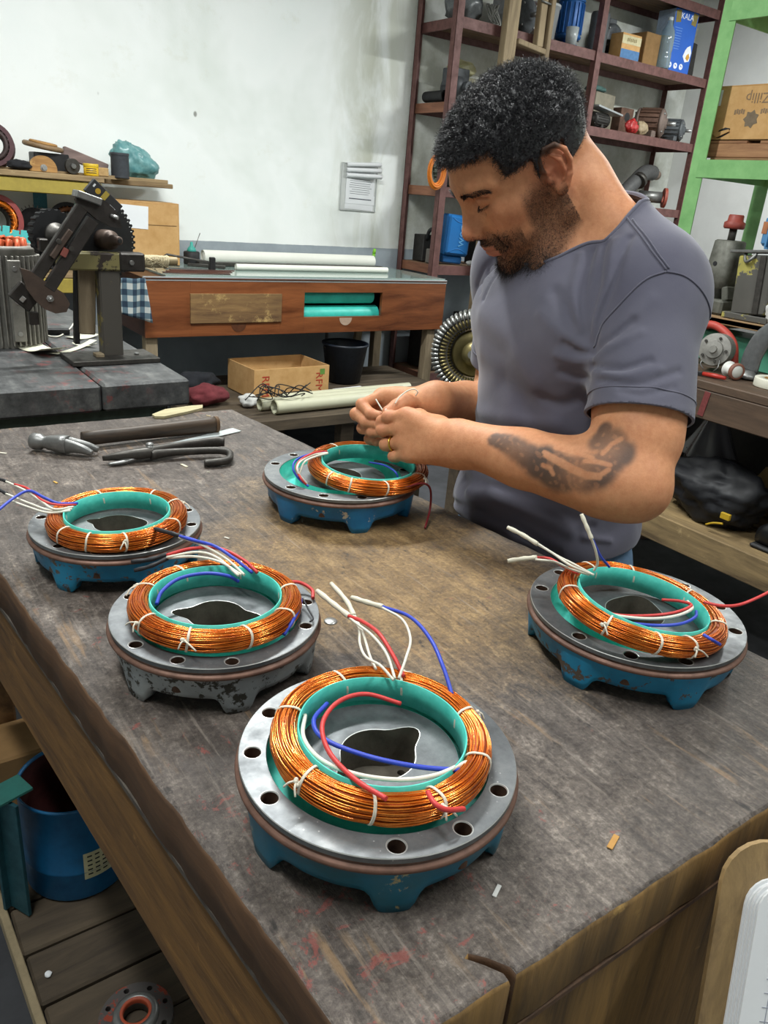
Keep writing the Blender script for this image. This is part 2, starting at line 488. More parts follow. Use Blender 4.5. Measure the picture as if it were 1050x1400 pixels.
def fixtures():
 white = plain('white_enamel', 'E8E8E4', .4, var=.05)
 for (x, y, l, w, rz, p), lb in zip(LAMPS, ('above the left side of the main bench', 'above the second bench and the cabinet table', 'above the near right end of the main bench', 'before the tall shelving')):
  t = thing('ceiling_lamp', 'white ceiling tube lamp ' + lb, 'lamp', (x, y, CEIL), R(rz), 'ceiling tube lamps')
  MB().box((0, 0, -.035), (l + .06, w + .06, .07)).build('housing', white, t, world=False)
fixtures()
# ------------------------------------------------------------------ the main bench
def main_bench():
 t = thing('workbench', 'long heavy wooden workbench with grimy scarred top, in the foreground', 'workbench', (.45, .8, 0))
 NL, NR, FR, FL = (.178, .21), (.815, .21), (.672, 1.475), (.067, 1.48)
 TH = .052
 # top: two boards; the small front-left one ends at the split near the corner
 def slab(name, poly, z0, z1, mats, seed):
  """worn slab: nibbled rounded edges, a faintly uneven top"""
  from mathutils.geometry import delaunay_2d_cdt
  loop = []
  for i in range(len(poly)):
   p, q = Vector(poly[i]), Vector(poly[(i + 1) % len(poly)])
   k = max(1, int((q - p).length / .012))
   for j in range(k):
    c = p.lerp(q, j / k); nrm = Vector((q.y - p.y, p.x - q.x)).normalized()
    c = c + nrm * (.0022 * mnoise.noise(Vector((c.x * 30, c.y * 30, seed))) + .0014 * mnoise.noise(Vector((c.x * 90, c.y * 90, seed)))) * (1 if k > 3 else 0)
    loop.append((c, nrm))
  n = len(loop)
  nr = [(loop[i][1] + loop[i - 1][1]).normalized() for i in range(n)]
  def ringat(ins, z): return [(loop[i][0].x - nr[i].x * ins, loop[i][0].y - nr[i].y * ins, z) for i in range(n)]
  b = MB()
  rings = [ringat(.0045, z1), ringat(.0015, z1 - .0013), ringat(.0, z1 - .0048), ringat(.0, z0 + .002), ringat(.002, z0)]
  vs = [p for r in rings for p in r]
  fs = [(j * n + i, (j + 1) * n + i, (j + 1) * n + (i + 1) % n, j * n + (i + 1) % n) for j in range(4) for i in range(n)]
  b.add(vs, fs, True)
  top = [Vector((p[0], p[1])) for p in rings[0]]
  ins = []
  xs = [p.x for p in top]; ys = [p.y for p in top]
  def inside(p):
   c = False
   for i in range(n):
    a, e = top[i], top[i - 1]
    if (a.y > p.y) != (e.y > p.y) and p.x < (e.x - a.x) * (p.y - a.y) / (e.y - a.y) + a.x: c = not c
   return c
  V0, E0, F0, *_ = delaunay_2d_cdt(top, [(i, (i + 1) % n) for i in range(n)], [], 0, 1e-7)
  tris = []
  for f in F0:
   c = sum((V0[i] for i in f), Vector((0, 0))) / len(f)
   if inside(c): tris.append(f if (V0[f[1]] - V0[f[0]]).cross(V0[f[2]] - V0[f[0]]) > 0 else f[::-1])
  b.add([(p.x, p.y, z1) for p in V0], tris, False)
  b.add(rings[4], [tuple(range(n))], False)
  b.mi = []
  for f in b.f:
   p0, p1, p2 = [Vector(b.v[i]) for i in f[:3]]; nn = (p1 - p0).cross(p2 - p0)
   b.mi.append(0 if nn.normalized().z > .5 else (1 if abs(nn.x) > abs(nn.y) else 2))
  return b.build(name, mats, t)
 mats = [M['bench_top'], M['bench_edge'], M['bench_end']]
 slab('tabletop', [NL, (.2835, .2098), (.2845, .2165), (.2775, .228), (.270, .2365), (.2725, .237), (.2805, .2285), (.2885, .2165), (.2885, .2098), NR, FR, FL], 1.0 - TH, 1.0, mats, 1.0)
 # side rail under the left edge, with the metal strip along the joint
 def rail(name, a, b, z0, z1, th, mat, inset):
  d = Vector((b[0] - a[0], b[1] - a[1], 0)); L = d.length; ang = math.atan2(d.y, d.x)
  n = Vector((-d.y, d.x, 0)).normalized()
  c = Vector(((a[0] + b[0]) / 2, (a[1] + b[1]) / 2, (z0 + z1) / 2)) + n * inset
  return MB().box(c, (L, th, z1 - z0), (0, 0, ang)).build(name, mat, t)
 M['bench_rail'] = wood('bench_rail_wood', '402A17', '86602F', 5.0, 'Y', .7, 'A67C44', .64, .8)
 rail('side_rail', (.178, .216), (.068, 1.47), .800, .944, .03, M['bench_rail'], -.019)
 rail('joint_strip', (.178, .213), (.068, 1.47), .9425, .9495, .034, M['strip'], -.0175)
 rail('side_rail', (.815, .216), (.674, 1.47), .84, .944, .03, M['bench_rail'], .019)
 # near end: panel with the pale lip strip
 MB().box((.50, .229, .83), (.60, .026, .235)).build('end_panel', M['bench_end'], t)
 MB().box((.50, .2245, .944), (.62, .03, .006)).build('end_strip', M['bench_edge'], t)
 MB().box((.37, 1.45, .88), (.57, .026, .13)).build('end_panel', M['bench_end'], t)
 for (x, y) in ((.245, .285), (.755, .285), (.625, 1.40), (.14, 1.40)):
  MB().box((x, y, .47), (.08, .08, .94)).build('leg', M['bench_side'], t)
 # lower shelf of loose planks
 for i in range(12):
  y = .34 + i * .098
  xl = .105 - .02 * (y - .85) / .25 * .5
  xr = .80 - .113 * (y - .21) - .03
  MB().box(((xl + xr) / 2, y, .285 + random.uniform(-.0015, .0015)), (xr - xl, .094 + random.uniform(-.003, .002), .03), (0, 0, random.uniform(-.006, .006))).build('shelf_plank', M['old_plank'], t)
 MB().box((.096, .88, .285), (.012, 1.2, .034), (0, 0, .04)).build('shelf_lip', plain('pale_shelf_lip', '9A8A6C', .8, var=.3), t)
 for y in (.36, 1.38):
  MB().box((.44, y, .25), (.62, .05, .04)).build('shelf_bearer', M['bench_side'], t)
 return t
BENCH = main_bench()
# ------------------------------------------------------------------ motor end covers and their coils
from mathutils.geometry import delaunay_2d_cdt
def plate_faces(outer, holes):
 """triangulated flat plate with holes; loops are lists of 2D points"""
 pts = []; edges = []
 for lp in [outer] + holes:
  b = len(pts); pts += [Vector((p[0], p[1])) for p in lp]
  edges += [(b + i, b + (i + 1) % len(lp)) for i in range(len(lp))]
 vs, es, fs, *_ = delaunay_2d_cdt(pts, edges, [], 0, 1e-7)
 def inside(p, lp):
  c = False
  for i in range(len(lp)):
   a, b = lp[i], lp[i - 1]
   if (a[1] > p[1]) != (b[1] > p[1]) and p[0] < (b[0] - a[0]) * (p[1] - a[1]) / (b[1] - a[1]) + a[0]: c = not c
  return c
 out = []
 for f in fs:
  c = sum((vs[i] for i in f), Vector((0, 0))) / len(f)
  if inside(c, outer) and not any(inside(c, h) for h in holes):
   a, b, d = vs[f[0]], vs[f[1]], vs[f[2]]
   if (b - a).cross(d - a) < 0: f = f[::-1]
   out.append(tuple(f))
 return [(v.x, v.y) for v in vs], out
H = .052
def lobed(lobes, r0=.0285, n=72, off=(0, 0), k=1.0):
 pts = []
 for i in range(n):
  a = 2 * math.pi * i / n
  r = r0
  for (la, ext, wd) in lobes:
   d = (a - R(la) + math.pi) % (2 * math.pi) - math.pi
   r += ext * math.exp(-(d / wd) ** 2)
  r *= k
  pts.append((off[0] + r * math.cos(a), off[1] + r * math.sin(a)))
 return pts
def wallstrip(mb, loop, z0, z1, flip=False, smooth=True):
 n = len(loop)
 vs = [(p[0], p[1], z0) for p in loop] + [(p[0], p[1], z1) for p in loop]
 fs = [(i, (i + 1) % n, n + (i + 1) % n, n + i) for i in range(n)]
 if flip: fs = [f[::-1] for f in fs]
 mb.add(vs, fs, smooth)
def cover(label, loc, rad, hole_rot, foot_rot, lobes, paint, seed):
 k = rad / .107
 t = thing('motor_end_cover', label, 'motor end cover', loc, 0, 'cast motor end covers on the bench')
 rr = random.Random(seed)
 # painted body with skirt and feet
 mb = MB(); n = 180
 feet = [foot_rot + 60 * i for i in range(6)]
 prof = [.0405, .036, .030, .022, .015, .012]
 rows = []
 for j, z in enumerate([.041, .038, .031, .022, .012, .0]):
  row = []
  for i in range(n):
   a = 360 * i / n
   d = min(abs((a - f + 180) % 360 - 180) for f in feet)
   w = 1 / (1 + math.exp((d - 8.5) / .9))          # 1 on a foot
   w2 = 1 / (1 + math.exp((d - 10.5) / 1.5))
   zlow = .0165 * (1 - w)
   zz = max(z, 0) if j < 4 else z
   zz = .041 + (zlow - .041) * (j / 5.0)
   tp = j / 5.0
   r = .1052 - .0035 * tp - (.0012 + .003 * tp) * (1 - w2) * min(1, tp * 3) - .0015 * tp * w
   r += .0005 * mnoise.noise(Vector((math.cos(R(a)) * 6, math.sin(R(a)) * 6, z * 60 + seed)))
   row.append((r * k * math.cos(R(a)), r * k * math.sin(R(a)), zz))
  rows.append(row)
 # underside: step inward
 row = []
 for (x, y, z) in rows[-1]: row.append((x * .86, y * .86, z))
 rows.append(row)
 row = []
 for (x, y, z) in rows[-1]: row.append((x * .99, y * .99, .02))
 rows.append(row)
 vs = [p for r_ in rows for p in r_]
 fs = []
 for j in range(len(rows) - 1):
  for i in range(n):
   i2 = (i + 1) % n
   fs.append((j * n + i, (j + 1) * n + i, (j + 1) * n + i2, j * n + i2))
 mb.add(vs, fs, True)
 mb.build('housing', paint, t, world=False)
 # rim bead between body and machined face
 mb = MB(); mb.lathe([(r * k, z) for r, z in [(.098, .0395), (.1045, .0395), (.1068, .0405), (.1072, .0425), (.1062, .0442), (.1035, .0448), (.1025, .047), (.1025, .050)]], 128)
 mb.build('rim', M['bronze_rim'], t, world=False)
 # machined face ring with bolt holes
 ro, ri, rb, rh = .1042 * k, .0845 * k, .0942 * k, .0066 * k
 angs = [hole_rot + 120 * g + d for g in range(3) for d in (-30, 0, 30)]
 outer = [(ro * math.cos(2 * math.pi * i / 144), ro * math.sin(2 * math.pi * i / 144)) for i in range(144)]
 inner = [(ri * math.cos(2 * math.pi * i / 120), ri * math.sin(2 * math.pi * i / 120)) for i in range(120)]
 holes = []
 for a in angs:
  c = (rb * math.cos(R(a)), rb * math.sin(R(a)))
  holes.append([(c[0] + rh * math.cos(2 * math.pi * i / 24), c[1] + rh * math.sin(2 * math.pi * i / 24)) for i in range(24)])
 mb = MB()
 pv, pf = plate_faces(outer, [inner] + holes)
 mb.add([(x, y, H) for x, y in pv], pf)
 wallstrip(mb, [(x * 1.0035, y * 1.0035) for x, y in outer], .0475, H - .0006)
 wallstrip(mb, inner, .024, H - .0006, True)
 ring = MB()
 mb.build('face_ring', M['machined'], t, world=False)
 mb = MB()     # arrises in a paler metal, a highlight put into the colour
 def arris(loop, w):
  n_ = len(loop); cx = sum(p[0] for p in loop) / n_; cy = sum(p[1] for p in loop) / n_
  vs = []
  for (x, y) in loop:
   dx, dy = x - cx, y - cy; l = math.hypot(dx, dy)
   vs += [(x, y, H + .00002), (x + dx / l * w, y + dy / l * w, H - .0006)]
  fs = [(2 * i, 2 * i + 1, 2 * ((i + 1) % n_) + 1, 2 * ((i + 1) % n_)) for i in range(n_)]
  if w < 0: fs = [f[::-1] for f in fs]
  mb.add(vs, fs, True)
 arris(outer, .0005)
 for h in holes: arris(h, -.0005)
 arris(inner, -.0004)
 for h in holes:
  mb2 = None
  rim = [(p[0], p[1]) for p in h]
  cx = sum(p[0] for p in rim) / 24; cy = sum(p[1] for p in rim) / 24
  o2 = [(cx + (x - cx) * 1.10, cy + (y - cy) * 1.10) for x, y in rim]
  vs = [(x, y, H + .00015) for x, y in rim] + [(x, y, H + .00006) for x, y in o2]
  mb.add(vs, [(i, 24 + i, 24 + (i + 1) % 24, (i + 1) % 24) for i in range(24)], True)
 mb.build('edge_highlights', M['bright_edge'], t, world=False)
 for h in holes:
  b = MB(); cx = sum(p[0] for p in h) / 24; cy = sum(p[1] for p in h) / 24
  hh = [(cx + (x - cx) * .985, cy + (y - cy) * .985) for x, y in h]
  wallstrip(b, hh, .022, H - .0005, True)
  b.add([(x, y, .022) for x, y in hh], [tuple(range(24))])
  b.build('bolt_hole', M['rust_hole'], t, world=False)
 # the slot lined with insulating card
 mb = MB(); mb.lathe([(r * k, z) for r, z in [(.0838, H - .001), (.0836, .026), (.0622, .026), (.0620, .048)]][::-1], 96)
 mb.build('slot_lining', M['insul'], t, world=False)
 # inner boss with the lobed opening
 rd = .0617 * k
 disc = [(rd * math.cos(2 * math.pi * i / 96), rd * math.sin(2 * math.pi * i / 96)) for i in range(96)]
 off = (.0, .0)
 lb = lobed(lobes, off=off, k=k)
 ztop = H - .004
 mb = MB()
 pv, pf = plate_faces(disc, [lb])
 mb.add([(x, y, ztop) for x, y in pv], pf)
 wallstrip(mb, disc, .026, ztop, False)
 mb.build('boss', M['machined'], t, world=False)
 mb = MB()
 def arris2(loop, w, zt):
  vs = []; n_ = len(loop)
  for (x, y) in loop:
   l = math.hypot(x - off[0], y - off[1])
   vs += [(x, y, zt + .00002), (x + (x - off[0]) / l * w, y + (y - off[1]) / l * w, zt + .0001)]
  mb.add(vs, [(2 * i, 2 * i + 1, 2 * ((i + 1) % n_) + 1, 2 * ((i + 1) % n_)) for i in range(n_)], True)
 arris2(lb, .0008, ztop)
 mb.build('opening_edge', M['bright_edge'], t, world=False)
 mb = MB()
 wallstrip(mb, lb, .012, ztop - .0001, True)
 br = .017 * k
 bore = [(off[0] - .006 * k + br * math.cos(2 * math.pi * i / 40), off[1] - .006 * k + br * math.sin(2 * math.pi * i / 40)) for i in range(40)]
 la = lobes[0][0]
 sh = [(off[0] + .031 * k * math.cos(R(la)) + .0032 * math.cos(2 * math.pi * i / 16), off[1] + .031 * k * math.sin(R(la)) + .0032 * math.sin(2 * math.pi * i / 16)) for i in range(16)]
 pv, pf = plate_faces(lb, [bore, sh])
 mb.add([(x, y, .012) for x, y in pv], pf)
 wallstrip(mb, bore, .003, .012, True)
 wallstrip(mb, sh, .003, .012, True)
 mb.add([(x, y, .003) for x, y in bore], [tuple(range(40))])
 mb.build('bearing_well', M['cast_dark'], t, world=False)
 return t
def coil(label, loc, rad, tie_angles, knots, tilt=(0, 0), seed=0, hw=.0094, hh=.0096, strands=52):
 """ring of enamelled wire; origin at the middle of the ring, rad = outer radius"""
 t = thing('copper_coil', label, 'copper coil', loc, (tilt[0], tilt[1], 0), 'copper coils in the end covers')
 rr = random.Random(seed)
 rc = rad - hw
 def sect(a, ph):
  # squared-off oval section that bulges and pinches along the ring
  pin = min([abs((math.degrees(a) - q + 180) % 360 - 180) for q in tie_angles] or [90])
  b = 1.0 - .06 * math.exp(-(pin / 5.0) ** 2)
  c, s = math.cos(ph), math.sin(ph)
  e = (abs(c) ** 2.6 + abs(s) ** 2.6) ** (-1 / 2.6)
  return hw * b * e * c, hh * b * e * s
 core = MB()
 core.grid(lambda u, v: (lambda a, q: ((rc + q[0] * .94) * math.cos(a), (rc + q[0] * .94) * math.sin(a), q[1] * .94))(2 * math.pi * u, sect(2 * math.pi * u, -2 * math.pi * v)), 96, 18, wu=True, wv=True)
 core.v = core.v
 core.build('coil_core', M['copper_core'], t, world=False)
 mb = MB()
 N = 92
 for s in range(strands):
  ph0 = 2 * math.pi * (s + rr.uniform(-.3, .3)) / strands
  tw = rr.choice([0, 0, 0, 0])
  p1, p2, a1, a2 = rr.uniform(0, 6.28), rr.uniform(0, 6.28), rr.uniform(.04, .13), rr.uniform(.01, .05)
  lift = rr.uniform(.94, 1.045)
  pts = []
  for i in range(N):
   a = 2 * math.pi * i / N
   ph = ph0 + a1 * math.sin(2 * a + p1) + a2 * math.sin(7 * a + p2)
   q = sect(a, ph)
   kk = lift + .022 * math.sin(5 * a + p2) + .012 * math.sin(13 * a + p1 * 3)
   pts.append(((rc + q[0] * kk) * math.cos(a), (rc + q[0] * kk) * math.sin(a), q[1] * kk))
  mb.tube(pts, .00066, 5, closed=True)
 w = mb.build('winding', M['copper'], t, world=False)
 tag(w, kind='stuff')
 # inner band of insulating card
 b = MB(); ri = rc - hw * 1.03
 b.lathe([(ri, -hh * 1.3), (ri, hh * 1.02), (ri - .0006, hh * 1.05), (ri - .0012, hh * 1.02), (ri - .0012, -hh * 1.3), (ri, -hh * 1.3)][::-1], 96)
 b.build('insulating_band', M['insul'], t, world=False)
 for a in tie_angles:
  c = MB()
  for d in (-.7, .7):
   pts = []
   for i in range(20):
    q = sect(R(a), 2 * math.pi * i / 20)
    aa = R(a + d * .5 + 2.2 * math.sin(2 * math.pi * i / 20 + 1))
    k = 1.09
    rx = rc + q[0] * k - (.001 if q[0] < 0 else 0)
    pts.append((rx * math.cos(aa), rx * math.sin(aa), q[1] * k))
   c.tube(pts, .00075, 6, closed=True)
  o = c.build('tie_cord', M['cotton'], t, world=False)
  if a in knots:
   kx = MB(); rk = rc + hw * 1.05
   for j in range(4):
    aa = R(a + rr.uniform(-1, 1))
    kx.ball((rk * math.cos(aa) + rr.uniform(-.001, .001), rk * math.sin(aa) + rr.uniform(-.001, .001), hh * .55 + rr.uniform(-.002, .001)), .0017, 8, 6)
   for j in range(2):
    e = R(a + rr.uniform(-9, 9)); rz = rk + .006
    kx.tube(spline([(rk * math.cos(R(a)), rk * math.sin(R(a)), hh * .55), ((rk + .004) * math.cos(R(a) + (e - R(a)) * .5), (rk + .004) * math.sin(R(a) + (e - R(a)) * .5), hh * .4), (rz * math.cos(e), rz * math.sin(e), -hh * .1)], 4), .0008, 5)
   kx.build('knot', M['cotton'], o, world=False)
 return t
def lead(t, pts, mat, r=.0024, label=None, n=10):
 o = MB().tube(spline(pts, n), r * .76, 10).build('lead_wire', M[mat], t)
 return o
def sleeve(parent, pts, r=.0034, mat='sleeve'):
 sp_ = spline(pts, 8); m = len(sp_)
 return MB().tube(sp_, [r * .8 * (1 + .10 * math.sin(i * 1.1)) for i in range(m)], 10).build('lead_sleeve', M[mat], parent)
cA = cover('end cover with dark teal-blue painted sides, nearest the camera, foremost on the bench', (.293, .377, 1.0), .107, 153, 184, [(12, .0165, .32), (192, .012, .3)], M['teal_paint_cover'], 1)
cB = cover('end cover with unpainted mottled grey sides, behind the foremost one', (.269, .624, 1.0), .1025, 225, 198, [(-33, .017, .26), (147, .017, .26)], M['grey_paint_cover'], 2)
cC = cover('blue end cover at the left edge of the bench, beside the shears and hammer', (.25, .877, 1.0), .1005, 239, 155, [(140, .012, .22), (-20, .009, .5)], M['sky_paint_cover'], 3)
cD = cover('blue end cover at the right edge of the bench, below the man\'s elbow', (.665, .431, 1.0), .1145, 216, 190, [(30, .010, .5), (210, .012, .4)], M['sky_paint_cover'], 4)
cE = cover('bright azure end cover under the man\'s hands, farthest on the bench', (.597, .924, 1.0), .116, 225, 194, [(100, .012, .4), (280, .01, .4)], M['azure_paint_cover'], 5)
# coil in the foremost cover
a = coil('copper coil in the foremost teal cover, with red, blue and white leads across its middle', (.2945, .3765, 1.063), .0828, [-169, 133, 84, 42, -10, -52, -95, -130], [-169, -10, -95, 42], (.02, .02), 11)
lead(a, [(.3294,.4004,1.066), (.3049,.4154,1.074), (.2769,.4123,1.078), (.2531,.3951,1.078), (.2429,.3684,1.076), (.2439,.3366,1.076), (.2499,.3083,1.079)], 'wire_red')
lead(a, [(.2774,.4285,1.066), (.2537,.4085,1.072), (.2483,.3845,1.074), (.2655,.3556,1.073), (.2915,.3293,1.072), (.319,.3149,1.068)], 'wire_blue')
lead(a, [(.2537,.4216,1.068), (.2388,.3974,1.07), (.2363,.3689,1.072), (.2487,.3436,1.073), (.2717,.324,1.073), (.2973,.3159,1.072), (.3291,.3189,1.068)], 'wire_white', .0022)
lead(a, [(.2759,.2979,1.081), (.2716,.2859,1.0835), (.278,.2811,1.079), (.2988,.2858,1.066)], 'wire_red')
w = lead(a, [(.3462,.4207,1.074), (.3486,.4401,1.082), (.3551,.472,1.085), (.3584,.5023,1.08), (.3599,.5288,1.072)], 'wire_red')
sleeve(w, [(.3604,.527,1.072), (.3651,.5648,1.066), (.3703,.6032,1.06)])
w = lead(a, [(.3333,.4158,1.079), (.3428,.4429,1.085), (.35,.4756,1.083), (.3536,.5056,1.078), (.3611,.5305,1.07)], 'wire_white', .0016)
w = lead(a, [(.331,.4147,1.079), (.3288,.4311,1.084), (.3289,.4526,1.08), (.3395,.4775,1.076), (.3548,.5018,1.072), (.3702,.5352,1.066)], 'wire_white', .0016)
sleeve(w, [(.3708,.5349,1.066), (.3879,.5744,1.058), (.4018,.6268,1.05)], .0032)
lead(a, [(.3311,.4395,1.074), (.3354,.4565,1.078), (.3523,.4909,1.074), (.3715,.5345,1.066)], 'wire_white', .0016)
w = lead(a, [(.335,.4133,1.08), (.3501,.4252,1.088), (.374,.451,1.086), (.3956,.4917,1.078), (.4045,.5354,1.066)], 'wire_white', .0016)
w = lead(a, [(.3699,.3857,1.07), (.3783,.4094,1.08), (.3918,.4455,1.084), (.405,.493,1.078), (.407,.5414,1.064)], 'wire_blue', .0023)
sleeve(w, [(.4071,.5377,1.065), (.4045,.5645,1.058), (.4009,.5847,1.054)], .0034)
# coil in the mottled grey cover
b = coil('copper coil in the mottled grey cover, one blue lead curving across its back', (.2678, .6215, 1.063), .0818, [-172, 135, 97, 45, -13, -54, -93, -133], [-172, -133, 135], (-.02, .0), 12)
lead(b, [(.2156,.6414,1.064), (.2258,.6533,1.07), (.246,.6617,1.075), (.271,.6577,1.077), (.2901,.6475,1.075), (.3024,.6466,1.066)], 'wire_blue')
lead(b, [(.3016,.5463,1.058), (.3178,.557,1.066), (.3426,.5888,1.062), (.349,.6171,1.06), (.3367,.639,1.066)], 'wire_blue')
lead(b, [(.2063,.5857,1.054), (.211,.5768,1.053), (.2214,.5688,1.053)], 'wire_blue')
w = lead(b, [(.3213,.6419,1.074), (.3139,.6611,1.082), (.3005,.6895,1.085), (.2787,.7113,1.08), (.2557,.7227,1.072)], 'wire_red')
sleeve(w, [(.2577,.7237,1.072), (.2406,.7317,1.066), (.2247,.7425,1.062)], .0030, 'wire_black')
lead(b, [(.3633,.5995,1.055), (.3684,.6117,1.058), (.3602,.6253,1.062), (.3382,.6257,1.066)], 'wire_red')
w = lead(b, [(.3021,.6392,1.077), (.2897,.6646,1.083), (.2735,.6922,1.08), (.254,.718,1.071)], 'wire_white', .0018)
lead(b, [(.2988,.639,1.077), (.2903,.6733,1.084), (.2779,.6972,1.082), (.2532,.7158,1.073)], 'wire_white', .0018)
lead(b, [(.3047,.6379,1.077), (.299,.664,1.083), (.2915,.6874,1.086), (.2851,.715,1.084), (.2787,.7468,1.078)], 'wire_white', .0018)
sleeve(w, [(.2553,.7174,1.071), (.2375,.7205,1.064), (.2232,.7292,1.058)], .0028, 'wire_black')
lead(b, [(.3149,.6406,1.076), (.3032,.6627,1.086), (.2937,.6888,1.09), (.2821,.7197,1.086), (.2792,.746,1.08)], 'wire_blue', .0022)
w = lead(b, [(.3367,.5589,1.056), (.3427,.5636,1.056), (.3473,.5833,1.057), (.3493,.5963,1.06)], 'wire_black', .0012)
# coil in the blue cover at the left edge
c = coil('copper coil in the left-hand blue cover, leads running off to the left', (.2466, .8595, 1.063), .079, [-134, -163, 153, 91, 34, 0, -49, -102], [0, -102, 34], (.0, -.03), 13)
lead(c, [(.2106,.8957,1.074), (.189,.8942,1.078), (.1765,.9087,1.082), (.1654,.931,1.084), (.1472,.9211,1.082), (.1198,.8906,1.078)], 'wire_blue', .0022)
lead(c, [(.2084,.8943,1.073), (.1864,.8904,1.078), (.1739,.9052,1.08), (.1663,.9441,1.082), (.1557,.9646,1.082)], 'wire_red', .0018)
w = lead(c, [(.2043,.8913,1.072), (.1814,.8832,1.076), (.1722,.9087,1.079), (.163,.9404,1.081), (.1494,.9839,1.08)], 'wire_white', .0017)
sleeve(w, [(.1502,.9836,1.08), (.1425,1.0009,1.079), (.1323,1.0193,1.078)], .0025, 'wire_black')
w = lead(c, [(.2016,.8877,1.071), (.1784,.885,1.074), (.1606,.9117,1.076), (.1423,.947,1.078)], 'wire_white', .0017)
sleeve(w, [(.1431,.9467,1.078), (.1379,.9674,1.077), (.1308,.9921,1.076)], .0027, 'wire_black')
lead(c, [(.199,.8839,1.071), (.1745,.8821,1.073), (.1572,.9036,1.075), (.1431,.9265,1.077)], 'wire_white', .0017)
w = lead(c, [(.2952,.7157,1.08), (.289,.731,1.08), (.2821,.745,1.079)], 'wire_blue', .0022)
sleeve(c, [(.2835,.7443,1.079), (.2743,.7592,1.079), (.2663,.7882,1.074)], .0030, 'wire_black')
lead(c, [(.3148,.8398,1.06), (.3138,.823,1.06), (.3045,.8059,1.06)], 'wire_dkred', .0018)
# coil in the blue cover at the right
d = coil('copper coil in the right-hand blue cover, standing proud with leads at its back', (.648, .415, 1.068), .0865, [-167, 145, 87, 46, -5, -55, -107, -132], [-167, -107, 46], (.06, .09), 14)
lead(d, [(.5908,.429,1.072), (.5919,.4005,1.078), (.6144,.379,1.08), (.6436,.3707,1.08), (.6757,.3748,1.078), (.693,.3912,1.074)], 'wire_white', .0021)
lead(d, [(.5931,.4329,1.072), (.5958,.4076,1.075), (.6176,.3895,1.077), (.6472,.3773,1.079), (.6787,.3781,1.079), (.6837,.3938,1.075), (.6773,.4106,1.07)], 'wire_red', .0021)
lead(d, [(.59,.4202,1.07), (.5907,.3943,1.075), (.6102,.371,1.078), (.6365,.3608,1.078), (.6658,.364,1.076), (.6893,.377,1.07)], 'wire_blue', .0021)
lead(d, [(.6323,.3329,1.082), (.6316,.3231,1.082), (.6485,.3237,1.072)], 'wire_blue', .0021)
w = lead(d, [(.6963,.3758,1.08), (.702,.3605,1.082), (.7137,.3485,1.086), (.7418,.3429,1.092), (.7868,.3423,1.098)], 'wire_red', .0021)
w = lead(d, [(.6162,.4559,1.092), (.5998,.4749,1.098), (.5976,.5,1.102), (.5922,.5196,1.106)], 'wire_white', .0017)
sleeve(w, [(.5923,.5175,1.106), (.5877,.5373,1.11), (.5831,.5561,1.112)], .0030)
lead(d, [(.616,.4597,1.092), (.6054,.478,1.098), (.6008,.4952,1.1), (.5918,.5195,1.107)], 'wire_white', .0017)
w = lead(d, [(.6097,.4714,1.088), (.6083,.4931,1.088), (.6069,.5094,1.089), (.5978,.5222,1.087)], 'wire_red', .0021)
sleeve(w, [(.5993,.5215,1.087), (.5863,.5304,1.084), (.5735,.5394,1.08)], .0032)
lead(d, [(.6153,.4606,1.09), (.6035,.477,1.092), (.6042,.5004,1.09), (.5937,.5181,1.087)], 'wire_white', .0017)
w = lead(d, [(.6209,.4605,1.094), (.6205,.4575,1.104), (.6102,.4557,1.122), (.6033,.4589,1.136)], 'wire_white', .0018)
sleeve(w, [(.6031,.4575,1.135), (.6013,.4653,1.146), (.6016,.4748,1.156)], .0027)
lead(d, [(.6438,.4591,1.094), (.6245,.4574,1.11), (.6129,.4576,1.124), (.604,.4586,1.136)], 'wire_blue', .0018)
# coil under the man's hands
e = coil('copper coil lifted and shifted to the right on the azure cover, under the hands', (.626, .895, 1.066), .089, [-166, -142, -107, -57, 99, 20], [-57], (.05, .0), 15)
lead(e, [(.584,.9456,1.08), (.5567,.9357,1.084), (.5269,.9214,1.082), (.5131,.9107,1.074), (.5115,.8922,1.064), (.521,.8915,1.053)], 'wire_red', .002)
lead(e, [(.5815,.9392,1.08), (.5526,.9328,1.082), (.5216,.9159,1.08), (.5103,.9013,1.072), (.5239,.8966,1.053)], 'wire_white', .002)
lead(e, [(.5773,.9407,1.08), (.5446,.9358,1.082), (.5188,.9239,1.08), (.509,.9117,1.072), (.5135,.8998,1.06), (.5215,.8881,1.053)], 'wire_blue', .002)
lead(e, [(.5797,.9362,1.08), (.5533,.9254,1.082), (.5304,.9187,1.078), (.5161,.9071,1.066)], 'wire_white', .002)
lead(e, [(.5851,.8234,1.0545), (.6206,.809,1.062), (.6577,.8075,1.066), (.6771,.8085,1.055), (.6869,.8152,1.02), (.6604,.7902,1.003)], 'wire_dkred', .0021)
lead(e, [(.6403,.9133,1.066), (.6398,.8746,1.074), (.6347,.8397,1.076), (.6386,.8347,1.066)], 'wire_blue', .0018)
lead(e, [(.6517,.9163,1.066), (.6506,.8805,1.073), (.645,.8484,1.074)], 'wire_black', .0018)
